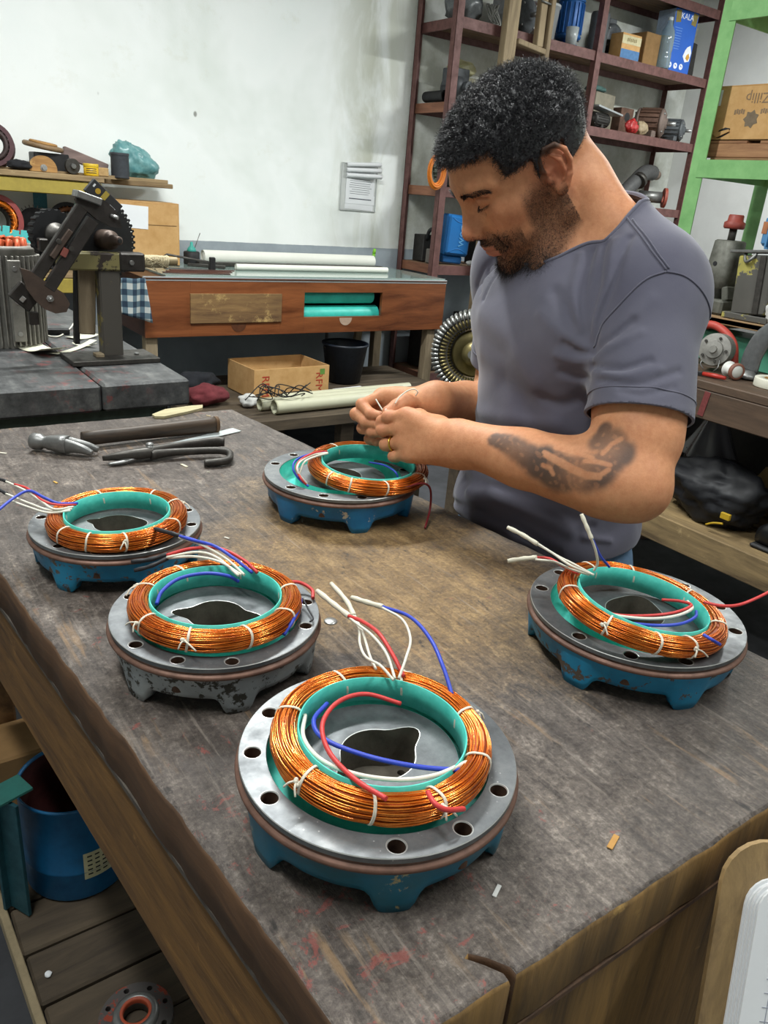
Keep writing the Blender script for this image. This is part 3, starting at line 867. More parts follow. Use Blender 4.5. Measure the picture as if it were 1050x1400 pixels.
# ------------------------------------------------------------------ hand tools and scraps on the main bench
def bar(mb, p, q, w, th, up=(0, 0, 1), ch=None):
 """flat bar from p to q: w across, th along 'up'"""
 p = Vector(p); q = Vector(q); d = (q - p); L = d.length; d.normalize()
 u = Vector(up); u = (u - d * u.dot(d)).normalized(); s = u.cross(d)
 Mx = Matrix((d, s, u)).transposed().to_4x4(); Mx.translation = (p + q) / 2
 return mb.box((0, 0, 0), (L, w, th), ch=ch, M=Mx)
def loft(mb, secs, closed_ends=True, smooth=True):
 """skin over a list of equal-length point rings"""
 n = len(secs[0]); vs = [tuple(p) for s in secs for p in s]; fs = []
 for j in range(len(secs) - 1):
  for i in range(n):
   fs.append((j * n + i, j * n + (i + 1) % n, (j + 1) * n + (i + 1) % n, (j + 1) * n + i))
 b = len(mb.f); mb.add(vs, fs, smooth)
 if closed_ends:
  o = len(mb.v) - len(vs)
  mb.f += [tuple(o + i for i in range(n))[::-1], tuple(o + (len(secs) - 1) * n + i for i in range(n))]
  mb.sm += [False, False]; mb.mi += [mb.cur] * 2
 return mb
def ring_at(c, d, w, h, n=14, e=2.6, up=(0, 0, 1)):
 d = Vector(d).normalized(); u = Vector(up); u = (u - d * u.dot(d)).normalized(); s = d.cross(u)
 out = []
 for i in range(n):
  a = 2 * math.pi * i / n; ca, sa = math.cos(a), math.sin(a)
  k = (abs(ca) ** e + abs(sa) ** e) ** (-1 / e)
  out.append(Vector(c) + s * (w * k * ca) + u * (h * k * sa))
 return out
def hammer():
 hd, tl = Vector((.3241,1.3156,1.018)), Vector((.5752,1.33,1.016))
 t = thing('claw_hammer', 'claw hammer with worn steel head and dark wooden handle, lying on the bench', 'hammer', (hd.x, hd.y, 1.0))
 d = (tl - hd).normalized();
 sec = []
 for k, (w, h) in zip((.0, .1, .35, .6, .8, .93, 1.0), ((.0085, .012), (.0085, .0125), (.009, .012), (.0105, .0135), (.0115, .0145), (.012, .0150), (.0115, .0145))):
  sec.append(ring_at(hd.lerp(tl, k), d, w, h))
 h = loft(MB(), sec).build('handle', wood('dark_handle_wood', '2B241E', '5B4A3A', 9, 'X', .55), t)
 loft(MB(), [ring_at(tl - d * .006, d, .0123, .0153), ring_at(tl + d * .0006, d, .0120, .0150)]).build('handle_end', plain('taped_end', '6A5036', .7), h)
 # head: face on the left, claws curving to the right below the handle
 face, eye = Vector((.2526,1.3352,1.016)), Vector((.2876,1.3021,1.017))
 cl = [Vector((.2758,1.3106,1.017)), Vector((.2903,1.2761,1.017)), Vector((.3103,1.2652,1.013))]
 m = MB(); ax = (eye - face).normalized()
 loft(m, [ring_at(face - ax * .004, ax, .0125, .0125, 18, 2), ring_at(face + ax * .0, ax, .0140, .0140, 18, 2), ring_at(face + ax * .012, ax, .0135, .0135, 18, 2), ring_at(face + ax * .017, ax, .0095, .0095, 18, 2), ring_at(face + ax * .026, ax, .0105, .0115, 18, 3), ring_at(eye, ax, .0125, .0145, 18, 4), ring_at(eye + ax * .012, ax, .0125, .0140, 18, 4)])
 m.build('head', M['steel_grey'], t)
 m = MB(); side = Vector((ax.y, -ax.x, 0))
 for s in (-1, 1):
  pts = [eye + ax * .008 + side * s * .006, eye + ax * .026 + side * (s * .0068 - .001) + Vector((0, 0, -.001)), eye + ax * .043 + side * (s * .0085 - .003) + Vector((0, 0, -.004)), eye + ax * .056 + side * (s * .0105 - .006) + Vector((0, 0, -.009))]
  pts = spline(pts, 4); n = len(pts)
  loft(m, [ring_at(p, (pts[min(i + 1, n - 1)] - pts[max(i - 1, 0)]), .0055 - .0012 * i / n, .0125 * (1 - .7 * i / n), 12, 3.5) for i, p in enumerate(pts)])
 m.build('claw', M['steel_grey'], t)
hammer()
def snips():
 pv = Vector((.4083,1.221,1.014)); t = thing('tin_snips', 'dark steel tin snips with open hooked handles, lying on the bench', 'snips', (pv.x, pv.y, 1.0))
 def arm(name, pts, ws, hs, mat=M['steel_dark']):
  pts = spline([Vector(p) for p in pts], 5); n = len(pts); sec = []
  for i, p in enumerate(pts):
   f = i / (n - 1) * (len(ws) - 1); a = int(min(f, len(ws) - 2)); k = f - a
   sec.append(ring_at(p, pts[min(i + 1, n - 1)] - pts[max(i - 1, 0)], ws[a] * (1 - k) + ws[a + 1] * k, hs[a] * (1 - k) + hs[a + 1] * k, 12, 3))
  return loft(MB(), sec).build(name, mat, t)
 arm('blade', [(.3327,1.2294,1.009), (.3546,1.2234,1.012), (.383,1.2183,1.014), (.4107,1.2169,1.015)], [.0012, .005, .008, .009], [.004, .007, .009, .009])
 arm('blade', [(.3367,1.2122,1.004), (.3569,1.2129,1.005), (.3833,1.2202,1.007), (.4114,1.2268,1.008)], [.002, .006, .007, .007], [.002, .003, .004, .005], M['steel_grey'])
 arm('handle', [(.4098,1.2214,1.015), (.4361,1.2284,1.015), (.4916,1.2373,1.014), (.5318,1.2361,1.014), (.5462,1.2308,1.014)], [.0075, .006, .0055, .007, .0075], [.008, .007, .007, .009, .0075])
 arm('handle', [(.4063,1.2118,1.012), (.4344,1.2135,1.012), (.4753,1.2065,1.012), (.5203,1.1939,1.012), (.5313,1.1759,1.011), (.5171,1.1504,1.009), (.4958,1.1496,1.008), (.4767,1.1562,1.007)], [.0075, .0055, .0055, .0055, .0055, .0055, .006, .006], [.008, .0065, .006, .006, .006, .006, .0065, .0055])
 MB().cyl(pv + Vector((0, 0, -.008)), pv + Vector((0, 0, .013)), .0065, n=16).ball(pv + Vector((0, 0, .013)), (.0068, .0068, .004), 16, 8).build('pivot_bolt', M['steel_grey'], t)
snips()
def scraps():
 def sheet(name, label, cat, poly, z, th, mat):
  m = MB(); m.prism([(p[0], p[1]) for p in poly], z, z + th)
  o = m.build(name, mat); tag(o, label, cat); return o
 M['clear_sheet'] = None
 t = NT('clear_film'); M['clear_sheet'] = t.out('C9D2D2', .2, .0, None, .5, **{'Transmission Weight': .35})
 sheet('plastic_strip', 'long pale clear plastic strip tapering under the tin snips', 'plastic strip', [(.4417,1.2809,1.001), (.6112,1.3401,1.001), (.6188,1.3169,1.001), (.4442,1.2624,1.001)], 1.0012, .0012, M['clear_sheet'])
 sheet('wood_sliver', 'pale flat wooden sliver near the far edge of the bench', 'wood sliver', [(.4978,1.4678,1), (.5345,1.4955,1), (.5946,1.5059,1), (.6181,1.5045,1), (.6093,1.4833,1), (.5724,1.466,1), (.5149,1.4457,1), (.4978,1.4514,1)], 1.0008, .005, wood('pale_sliver', '8C8262', 'B4AA86', 12, 'X', .8))
 for i, (px, py, s, c) in enumerate(BITS):
  m = MB(); L = s[0]; a = random.uniform(0, 3.1)
  m.box((0, 0, 0), (L, L * random.uniform(.18, .4), .0011), (0, random.uniform(-.05, .05), 0), ch=.0003)
  o = m.build('wood_chip', plain('chip_' + c, c, .8)); o.location = (px, py, 1.0008); o.rotation_euler = (0, 0, a)
  tag(o, BIT_LABELS[i], 'chip', 'small scraps on the bench top')
BITS = [((.6033,1.4387,1)[0], (.6033,1.4387,1)[1], (.010,), 'C8B48C'), ((.449,1.1728,1)[0], (.449,1.1728,1)[1], (.016,), 'D8D0B4'), ((.203,1.3354,1)[0], (.203,1.3354,1)[1], (.012,), 'CFC9B8'), ((.2456,1.17,1)[0], (.2456,1.17,1)[1], (.011,), 'C59A4A'), ((.4727,1.1286,1)[0], (.4727,1.1286,1)[1], (.006,), 'D9D4C0'), ((.429,.2518,1)[0], (.429,.2518,1)[1], (.017,), 'B88A4A'), ((.3206,.2639,1)[0], (.3206,.2639,1)[1], (.011,), 'C8C8C4'), ((.394,.88,1)[0], (.394,.88,1)[1], (.008,), 'CFCBBE')]
BIT_LABELS = ['tiny tan chip beyond the hammer handle, by the sliver', 'pale splinter in front of the hooked snips handle', 'pale splinter left of the hammer head at the frame edge', 'mustard yellow scrap between the hammer and the left cover', 'tiny pale crumb below the splinter by the snips', 'tan wood chip lying near the front right edge of the bench', 'bright metal shaving right of the foremost end cover', 'small pale crumb right of the left-hand blue cover']
scraps()
def glob_coin():
 m = MB(); m.lathe([(.0001, .002), (.006, .002), (.0075, .001), (.0075, .0)], 24)
 o = m.build('metal_washer', M['steel_bright']); c = (.406,.6301,1); o.location = (c[0], c[1], 1.0)
 tag(o, 'small bright metal disc beside the mottled grey cover', 'washer')
glob_coin()
# ------------------------------------------------------------------ cabinet table by the back wall
def cabinet_table():
 t = thing('cabinet_table', 'reddish brown varnished cabinet table with a glass top, by the back wall', 'table', (2.19, 4.12, 0))
 M['varnish'] = wood('red_brown_varnish', '4A2412', '8A5230', 2.4, 'X', .32, '3A1E10', .72, .12)
 M['varnish_side'] = wood('dark_varnish_side', '2E1B12', '5A3420', 2.4, 'Y', .4)
 M['leg_wood'] = wood('weathered_leg_wood', '6A5C48', '9A8A70', 4, 'Z', .8)
 y = 3.78; x0, x1, z0, z1 = 1.262, 3.118, .706, .985
 # front board with its two openings: four strips and a middle post round the holes
 ow = [(1.495, 1.995, .772, .916), (2.14, 2.652, .792, .924)]
 m = MB()
 xs = [x0, ow[0][0], ow[0][1], ow[1][0], ow[1][1], x1]
 for a, b in ((x0, ow[0][0]), (ow[0][1], ow[1][0]), (ow[1][1], x1)): m.box(((a + b) / 2, y + .011, (z0 + z1) / 2), (b - a, .022, z1 - z0), ch=.0008)
 for (a, b, c, d) in ow:
  m.box(((a + b) / 2, y + .011, (z0 + c) / 2), (b - a, .022, c - z0), ch=.0008)
  m.box(((a + b) / 2, y + .011, (d + z1) / 2), (b - a, .022, z1 - d), ch=.0008)
 m.build('front_board', M['varnish'], t)
 MB().box((x0 + .011, 4.125, (z0 + z1) / 2), (.022, .665, z1 - z0)).build('side_board', M['varnish_side'], t)
 MB().box((x1 - .011, 4.125, (z0 + z1) / 2), (.022, .665, z1 - z0)).build('side_board', M['varnish_side'], t)
 MB().box((2.19, 4.447, (z0 + z1) / 2), (1.80, .02, z1 - z0)).build('back_board', M['varnish_side'], t)
 MB().box((2.19, 4.12, z0 + .008), (1.80, .63, .014)).build('bottom_board', M['varnish_side'], t)
 MB().box((2.19, 4.115, .9885), (1.856, .68, .007)).build('top_board', M['varnish_side'], t)
 MB().box((2.19, 3.783, .987), (1.862, .010, .020)).build('edge_strip', plain('aluminium_edge', 'C2C6C8', .4, .5, .2), t)
 g = NT('green_edged_glass'); gm = g.out('B9CFC8', .08, .0, None, .5, **{'Transmission Weight': .55})
 MB().box((2.245, 4.10, .9985), (1.74, .62, .012)).build('glass_sheet', gm, t)
 # worn plywood plate let into the left opening; finger notches
 M['worn_ply'] = wood('peeling_plywood', '4E3420', '8A6B42', 5, 'X', .8, 'B0925C', .56, .6)
 MB().box((1.745, y - .003, .845), (.508, .014, .146)).wobble(.0015, 20).build('plywood_plate', M['worn_ply'], t)
 notch = plain('notch_wear', 'B39A86', .6, var=.2)
 for cx, zc, mm in ((1.755, .765, M['varnish_side']), (2.41, .786, notch)):
  pts = [(cx + .042 * math.cos(a), zc + .042 * math.sin(a)) for a in np.linspace(math.pi, 2 * math.pi, 14)]
  m = MB(); m.prism(pts, 0, .0016, Matrix(((1, 0, 0, 0), (0, 0, -1, y), (0, 1, 0, 0), (0, 0, 0, 1)))); m.build('finger_notch', mm, t)
 for x, yy in ((1.30, 3.83), (3.055, 3.83), (1.30, 4.40), (3.055, 4.40)):
  MB().box((x, yy, .353), (.062, .055, .706)).wobble(.003, 9, x).build('leg', M['leg_wood'], t)
 return t
cabinet_table()
def teal_rolls():
 mt = plain('teal_card_roll', '3CC4B4', .4, var=.25, scale=12, bump=.03)
 def roll(name, label, cat, a, b, r, mat, group=None, turns=2.5):
  a = Vector(a); b = Vector(b); d = (b - a).normalized(); c = (a + b) / 2
  t = thing(name, label, cat, c, 0, group)
  m = MB(); m.tube([a, b], r, 28, caps=False)
  m.build('outer_sheet', mat, t)
  m = MB(); u = d.orthogonal().normalized(); w = d.cross(u)
  for e in (a, b):      # wound end
   pts = [e + (u * math.cos(q) + w * math.sin(q)) * (r * (.35 + .65 * q / (turns * 2 * math.pi))) for q in np.linspace(0, turns * 2 * math.pi, 60)]
   m.tube(pts, r * .045, 4)
  m.tube([a, b], r * .62, 20, caps=True)
  m.build('wound_end', mat, t)
  return t
 roll('card_roll', 'upper teal insulating card roll inside the table opening', 'card roll', (2.10, 3.862, .900), (2.62, 3.862, .898), .045, mt, 'teal rolls in the table opening')
 roll('card_roll', 'lower teal insulating card roll inside the table opening', 'card roll', (2.08, 3.862, .794), (2.66, 3.862, .794), .049, mt, 'teal rolls in the table opening')
 cr = plain('cream_paper', 'E6E6DC', .6, var=.06, scale=6, bump=.02)
 roll('paper_roll', 'cream paper roll lying at the back of the glass-topped table', 'paper roll', (1.80, 4.36, 1.042), (2.96, 4.36, 1.042), .036, cr)
 roll('paper_roll', 'flatter cream paper roll on the glass, nearer than the other roll', 'paper roll', (1.86, 4.05, 1.0215), (2.86, 4.05, 1.0215), .0165, cr)
 o = MB().box((2.33, 4.235, 1.016), (1.22, .05, .02)).build('steel_straightedge', M['steel_dark']); tag(o, 'long dark steel straightedge between the two paper rolls', 'straightedge')
 o = MB().box((1.735, 4.15, 1.0125), (.20, .030, .015), (0, 0, -.55)).build('steel_bar', M['steel_dark']); tag(o, 'short dark steel bar lying askew on the glass table top', 'bar')
 t = thing('marker_pen', 'bright green marker pen standing behind the paper rolls', 'pen', (2.97, 4.38, 1.005), (.0, .12, 0))
 MB().tube([(0, 0, 0), (0, 0, .07), (0, 0, .085)], [.012, .012, .009], 12).build('barrel', plain('lime_plastic', '7CC42C', .4), t, world=False)
 MB().tube([(0, 0, .085), (0, 0, .115)], [.011, .009], 12).build('cap', plain('lime_cap', '8ED63A', .4), t, world=False)
 # ink pot, hacksaw and scraps at the left end of the table
 t = thing('glue_pot', 'small black pot with a teal cap at the left end of the table', 'pot', (1.71, 4.30, 1.005))
 MB().lathe([(.0, .0), (.042, .0), (.044, .004), (.044, .062), (.038, .068), (.0, .068)], 24).build('pot', M['rubber'], t, world=False)
 MB().lathe([(.024, .068), (.026, .072), (.020, .086), (.010, .095), (.007, .116), (.0, .118)], 20).build('cap', plain('teal_cap', '3FA89C', .4), t, world=False)
 MB().tube([(.012, 0, .07), (.05, .0, .165)], .0022, 6).build('brush', M['steel_grey'], t, world=False)
 t = thing('hacksaw_frame', 'rusty hacksaw frame lying at the left end of the table', 'saw', (1.55, 4.0, 1.0))
 MB().tube([(1.44, 3.98, 1.0125), (1.44, 3.98, 1.075), (1.45, 3.975, 1.082), (1.66, 3.95, 1.052), (1.665, 3.948, 1.045), (1.665, 3.948, 1.0125)], .0055, 8).build('frame', M['steel_dark'], t)
 bar(MB(), (1.44, 3.98, 1.014), (1.665, 3.948, 1.014), .002, .012).build('blade', M['steel_grey'], t)
 MB().box((1.68, 3.945, 1.042), (.03, .03, .07), (0, 0, -.27)).build('grip', M['iron_black'], t)
 t = thing('hinged_rule', 'folded dark wooden rule on the left end of the table', 'rule', (1.58, 3.88, .999))
 for k in range(3): MB().box((1.56 + .02 * k, 3.855 + .013 * k, 1.0075 + .0053 * k), (.34, .022, .005), (0, 0, -.1 + .05 * k)).build('leaf', wood('rule_wood_%d' % k, '3A2420', '6A4436', 8, 'X', .5), t)
teal_rolls()
# ------------------------------------------------------------------ under the table
def carton(name, label, c, size, rot, lid='closed', marks=None, mat=None, group=None, gap=.0):
 """cardboard box: walls, flaps, tape"""
 t = thing(name, label, 'box', c, rot, group)
 mat = mat or M['card']; w, d, h = size; th = .005
 MB().box((0, 0, th / 2), (w, d, th), ch=.001).build('base', M['card_dark'], t, world=False)
 for sx, nm in ((-1, 'side_wall'), (1, 'side_wall')): MB().box((sx * (w / 2 - th / 2), 0, h / 2), (th, d, h), ch=.0012).build(nm, mat, t, world=False)
 for sy in (-1, 1): MB().box((0, sy * (d / 2 - th / 2), h / 2), (w - 2 * th, th, h), ch=.0012).build('end_wall', mat, t, world=False)
 if lid == 'closed':
  for s in (-1, 1): MB().box((0, s * d / 4, h + th / 2), (w, d / 2 - .0015, th), ch=.0012).build('flap', mat, t, world=False)
  MB().box((0, 0, h + th + .0004), (w * 1.0, .05, .0006), ch=.0001).build('tape', plain('brown_tape', 'A8834E', .3, var=.1), t, world=False)
 return t
def under_table():
 t = thing('low_platform', 'low rough plank platform under the cabinet table', 'platform', (2.1, 3.7, 0))
 for i, y in enumerate((3.29, 3.41, 3.53, 3.65, 3.77, 3.89, 4.01, 4.13)):
  MB().box((2.18, y, .385), (1.66, .113, .028)).wobble(.002, 6, i).build('plank', M['old_plank'], t)
 for x in (1.42, 2.15, 2.92):
  MB().box((x, 3.32, .185), (.08, .07, .37)).build('post', M['old_plank'], t); MB().box((x, 4.08, .185), (.08, .07, .37)).build('post', M['old_plank'], t)
 MB().box((2.18, 3.235, .375), (1.66, .02, .055)).build('front_rail', M['old_plank'], t)
 t = carton('open_carton', 'open brown cardboard box with red side print, under the cabinet table', (1.98, 3.75, .4025), (.46, .30, .16), .04, 'open')
 red = plain('red_print', 'B03A26', .8, bump=.0)
 text_mesh('RFM', .062, 'side_print', red, t, (-.165, -.1508, .07), (R(90), R(90), 0), .0004)
 text_mesh('RFM', .062, 'side_print', red, t, (.165, -.1508, .07), (R(90), R(90), 0), .0004)
 o = MB()
 o.box((.185, -.1512, .128), (.03, .0008, .03), ch=.0001).build('green_mark', plain('green_print', '5E8A3A', .8), t, world=False)
 t = thing('dark_bucket', 'dark blue-black bucket beside the open cardboard box', 'bucket', (2.47, 3.86, .4025))
 MB().lathe([(.0, .004), (.10, .004), (.132, .215), (.138, .217), (.138, .228), (.128, .228), (.126, .21), (.097, .01), (.0, .01)], 36).build('body', plain('navy_plastic', '1C2430', .4, var=.3), t, world=False)
 MB().tube([(.135 * math.cos(a), .02 - .10 * math.sin(a) * .3, .205 - .02 * math.sin(a)) for a in np.linspace(0, math.pi, 16)], .003, 6).build('handle', M['steel_dark'], t, world=False)
 tube = plain('cream_tube', 'C9C8AE', .45, var=.12, scale=8, bump=.03)
 for i, (a, b, r, lb) in enumerate((((1.74, 3.33, .4365), (2.62, 3.36, .4365), .034, 'front cream tube on the low platform'), ((1.70, 3.41, .433), (2.60, 3.44, .433), .0305, 'middle cream tube on the low platform, behind the front one'), ((1.86, 3.485, .4305), (2.7, 3.515, .4305), .027, 'slim cream tube farthest back on the low platform'))):
  a, b = Vector(a), Vector(b)
  t = thing('cream_tube', lb, 'tube', a, 0, 'cream tubes under the cabinet table')
  MB().tube([a, b], r, 20, caps=False).tube([a, b], r * .86, 16, caps=False).build('wall', tube, t)
  d = (b - a).normalized()
  MB().tube([a - d * .001, a + d * .006], r * 1.015, 20, caps=False).build('end_ring', plain('tube_end', 'B5B294', .6), t)
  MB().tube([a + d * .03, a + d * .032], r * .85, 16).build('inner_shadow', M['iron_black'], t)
 o = MB().box((2.36, 3.605, .4125), (.20, .08, .018), (0, 0, .1)).build('paper_bundle', M['paper']); tag(o, 'small white paper bundle in front of the dark bucket', 'paper')
 def heap(name, label, cat, c, r, mat, seed, amp=.25, sq=2.2, n=(36, 18)):
  m = MB()
  def fn(u, v):
   a = 2 * math.pi * u; b = -math.pi / 2 + math.pi * v
   p = Vector((math.cos(b) * math.cos(a), math.cos(b) * math.sin(a), math.sin(b)))
   q = mnoise.noise(p * 1.6 + Vector((seed, 0, 0))) * amp + mnoise.noise(p * 4.3 + Vector((seed, 3, 0))) * amp * .45 - abs(mnoise.noise(p * 7 + Vector((0, seed, 0)))) * amp * .35
   k = 1 + q
   return (c[0] + r[0] * p.x * k, c[1] + r[1] * p.y * k, max(c[2] + .002, c[2] + r[2] + r[2] * p.z * k))
  m.grid(fn, n[0], n[1], wu=True)
  o = m.build(name, mat); tag(o, label, cat); return o
 globals()['heap'] = heap
 heap('maroon_cloth', 'maroon cloth heap at the left end of the low platform', 'cloth', (1.50, 3.60, .402), (.11, .08, .05), plain('maroon_cloth', '6E2A30', .9, var=.4, scale=20), 1)
 heap('dark_cloth', 'dark cloth heap behind the maroon cloth', 'cloth', (1.55, 3.86, .402), (.12, .075, .055), plain('charcoal_cloth', '1E2026', .9, var=.4, scale=20), 2)
 heap('white_rag', 'small white rag between the maroon cloth and the carton', 'rag', (1.68, 3.50, .402), (.05, .05, .032), plain('white_rag', 'CFCFCB', .9), 3)
 t = thing('wire_tangle', 'tangle of thin black wire over the cream tubes', 'wire', (1.78, 3.37, .46))
 rr = random.Random(4)
 for k in range(7):
  pts = [(1.62 + .06 * j + rr.uniform(-.05, .05), 3.34 + rr.uniform(-.04, .05), .478 + rr.uniform(.0, .07)) for j in range(6)]
  MB().tube(spline(pts, 6), .0028, 5).build('strand', M['iron_black'], t)
 t = thing('leaning_pipe', 'thin grey pipe leaning on the wall under the table', 'pipe', (2.62, 4.36, .40))
 MB().tube([(2.60, 4.28, .402), (2.70, 4.46, .69)], .011, 10).build('pipe', plain('grey_pipe', '77797B', .5), t)
 t = thing('leaning_stick', 'pale stick leaning beside the thin pipe under the table', 'stick', (2.9, 4.3, .40))
 MB().box((2.86, 4.33, .55), (.05, .03, .30), (.1, .05, 0)).build('stick', M['leg_wood'], t)
under_table()
# ------------------------------------------------------------------ notices in a clear pocket on the wall
def notices():
 t = thing('wall_pocket', 'clear plastic pocket of papers hung on the white back wall', 'notice pocket', (2.90, 4.497, 1.45))
 fr = plain('clear_pocket_plastic', 'B9BCBA', .3, var=.05)
 MB().box((2.905, 4.4965, 1.475), (.27, .004, .275), (0, .02, 0)).build('back_sheet', plain('pocket_back', 'C9CCC9', .4, var=.08), t)
 for (c, s) in (((2.772, 4.493, 1.475), (.006, .006, .275)), ((3.038, 4.493, 1.475), (.006, .006, .275)), ((2.905, 4.493, 1.339), (.27, .006, .006)), ((2.905, 4.493, 1.611), (.27, .004, .004))):
  MB().box(c, s, ch=.001).build('frame_strip', fr, t)
 def page(x, z, w, h, y, rz):
  o = MB().box((x, y, z), (w, .0012, h), (0, rz, 0), ch=.0002).build('page', M['paper'], t)
  return o
 p = page(2.915, 1.462, .215, .235, 4.4925, .02)
 page(2.918, 1.405, .22, .055, 4.4905, .015)
 for k in range(13):
  MB().box((2.915 + random.uniform(-.006, .006), 4.4915, 1.55 - .0125 * k), (random.uniform(.12, .17), .0006, .0022), (0, .02, 0), ch=.0001).build('line_of_print', M['ink'], p)
 MB().box((2.918, 4.4895, 1.408), (.17, .0006, .006), (0, .015, 0), ch=.0001).build('line_of_print', M['ink'], p)
 for k in range(3):   # loose sheets curling out at the top
  m = MB()
  m.grid(lambda u, v: (2.80 + .25 * u, 4.487 - .03 * u * (.4 + .3 * k) - .012 * math.sin(v * 3), 1.588 - .030 * k + .028 * v + .018 * u * (1 - k * .3)), 10, 5)
  o = m.build('curled_page', M['paper'], t); modify(o, 'SOLIDIFY', thickness=.0008)
notices()
# ------------------------------------------------------------------ shelving at the left of the back wall
def left_shelf():
 t = thing('wall_shelf', 'yellow-edged wall shelf of rough planks at the left of the back wall', 'shelf', (.5, 4.3, 0))
 pl = wood('shelf_plank_wood', '6E5A40', 'A58C66', 4, 'X', .8, 'C0AA84', .64)
 yel = plain('mustard_paint', 'A89440', .55, var=.25, scale=20)
 MB().box((.10, 4.28, 1.402), (2.20, .34, .026)).wobble(.002, 5, 1).build('plank', pl, t)
 MB().box((1.12, 4.355, 1.396), (.95, .20, .022)).wobble(.0015, 5, 2).build('plank', pl, t)
 MB().box((1.14, 4.21, 1.4165), (.82, .012, .018)).build('plank_edge', pl, t)
 MB().box((.14, 4.135, 1.355), (2.10, .03, .062)).build('beam', yel, t)
 MB().box((.14, 4.44, 1.355), (2.10, .03, .062)).build('beam', yel, t)
 MB().box((.10, 4.29, .955), (2.10, .36, .022)).build('plank', pl, t)
 MB().box((.10, 4.125, .907), (2.10, .03, .07)).build('beam', yel, t)
 MB().box((.10, 4.44, .907), (2.10, .03, .07)).build('beam', yel, t)
 for x in (-.93, .62):
  for y in (4.13, 4.45): MB().box((x, y, .69), (.04, .035, 1.38)).build('upright', yel, t)
left_shelf()
def annulus(mb, c, axis, r0, r1, th, n=36):
 """flat ring or short hollow drum, axis through c"""
 d = Vector(axis).normalized(); q = d.to_track_quat('Z', 'Y').to_matrix().to_4x4(); q.translation = Vector(c)
 return mb.lathe([(r0, -th / 2), (r1, -th / 2), (r1, th / 2), (r0, th / 2), (r0, -th / 2)], n, q, smooth=False)
def axis_mat(c, axis):
 q = Vector(axis).normalized().to_track_quat('Z', 'Y').to_matrix().to_4x4(); q.translation = Vector(c); return q
def stator(name, label, c, axis, r, th, casing, coil_mat, group=None, teeth=24, cat='stator'):
 t = thing(name, label, cat, c, 0, group); ax = Vector(axis).normalized()
 annulus(MB(), c, axis, r * .80, r, th).build('casing', casing, t)
 m = MB(); q = axis_mat(Vector(c) + ax * th * .42, axis)
 for k in range(teeth):
  a = 2 * math.pi * k / teeth
  m.tube([(r * .80 * math.cos(a), r * .80 * math.sin(a), 0), (r * .60 * math.cos(a + .10), r * .60 * math.sin(a + .10), r * .06), (r * .56 * math.cos(a + .2), r * .56 * math.sin(a + .2), -r * .05)], r * .055, 6, M=q)
 m.build('end_winding', coil_mat, t)
 m = MB(); m.tube([(r * .66 * math.cos(a), r * .66 * math.sin(a), r * .03) for a in np.linspace(0, 2 * math.pi, 40)[:-1]], r * .10, 8, closed=True, M=q); m.build('coil', coil_mat, t)
 annulus(MB(), Vector(c) - ax * th * .1, axis, r * .5, r * .79, th * .6).build('core', M['steel_dark'], t)
 return t
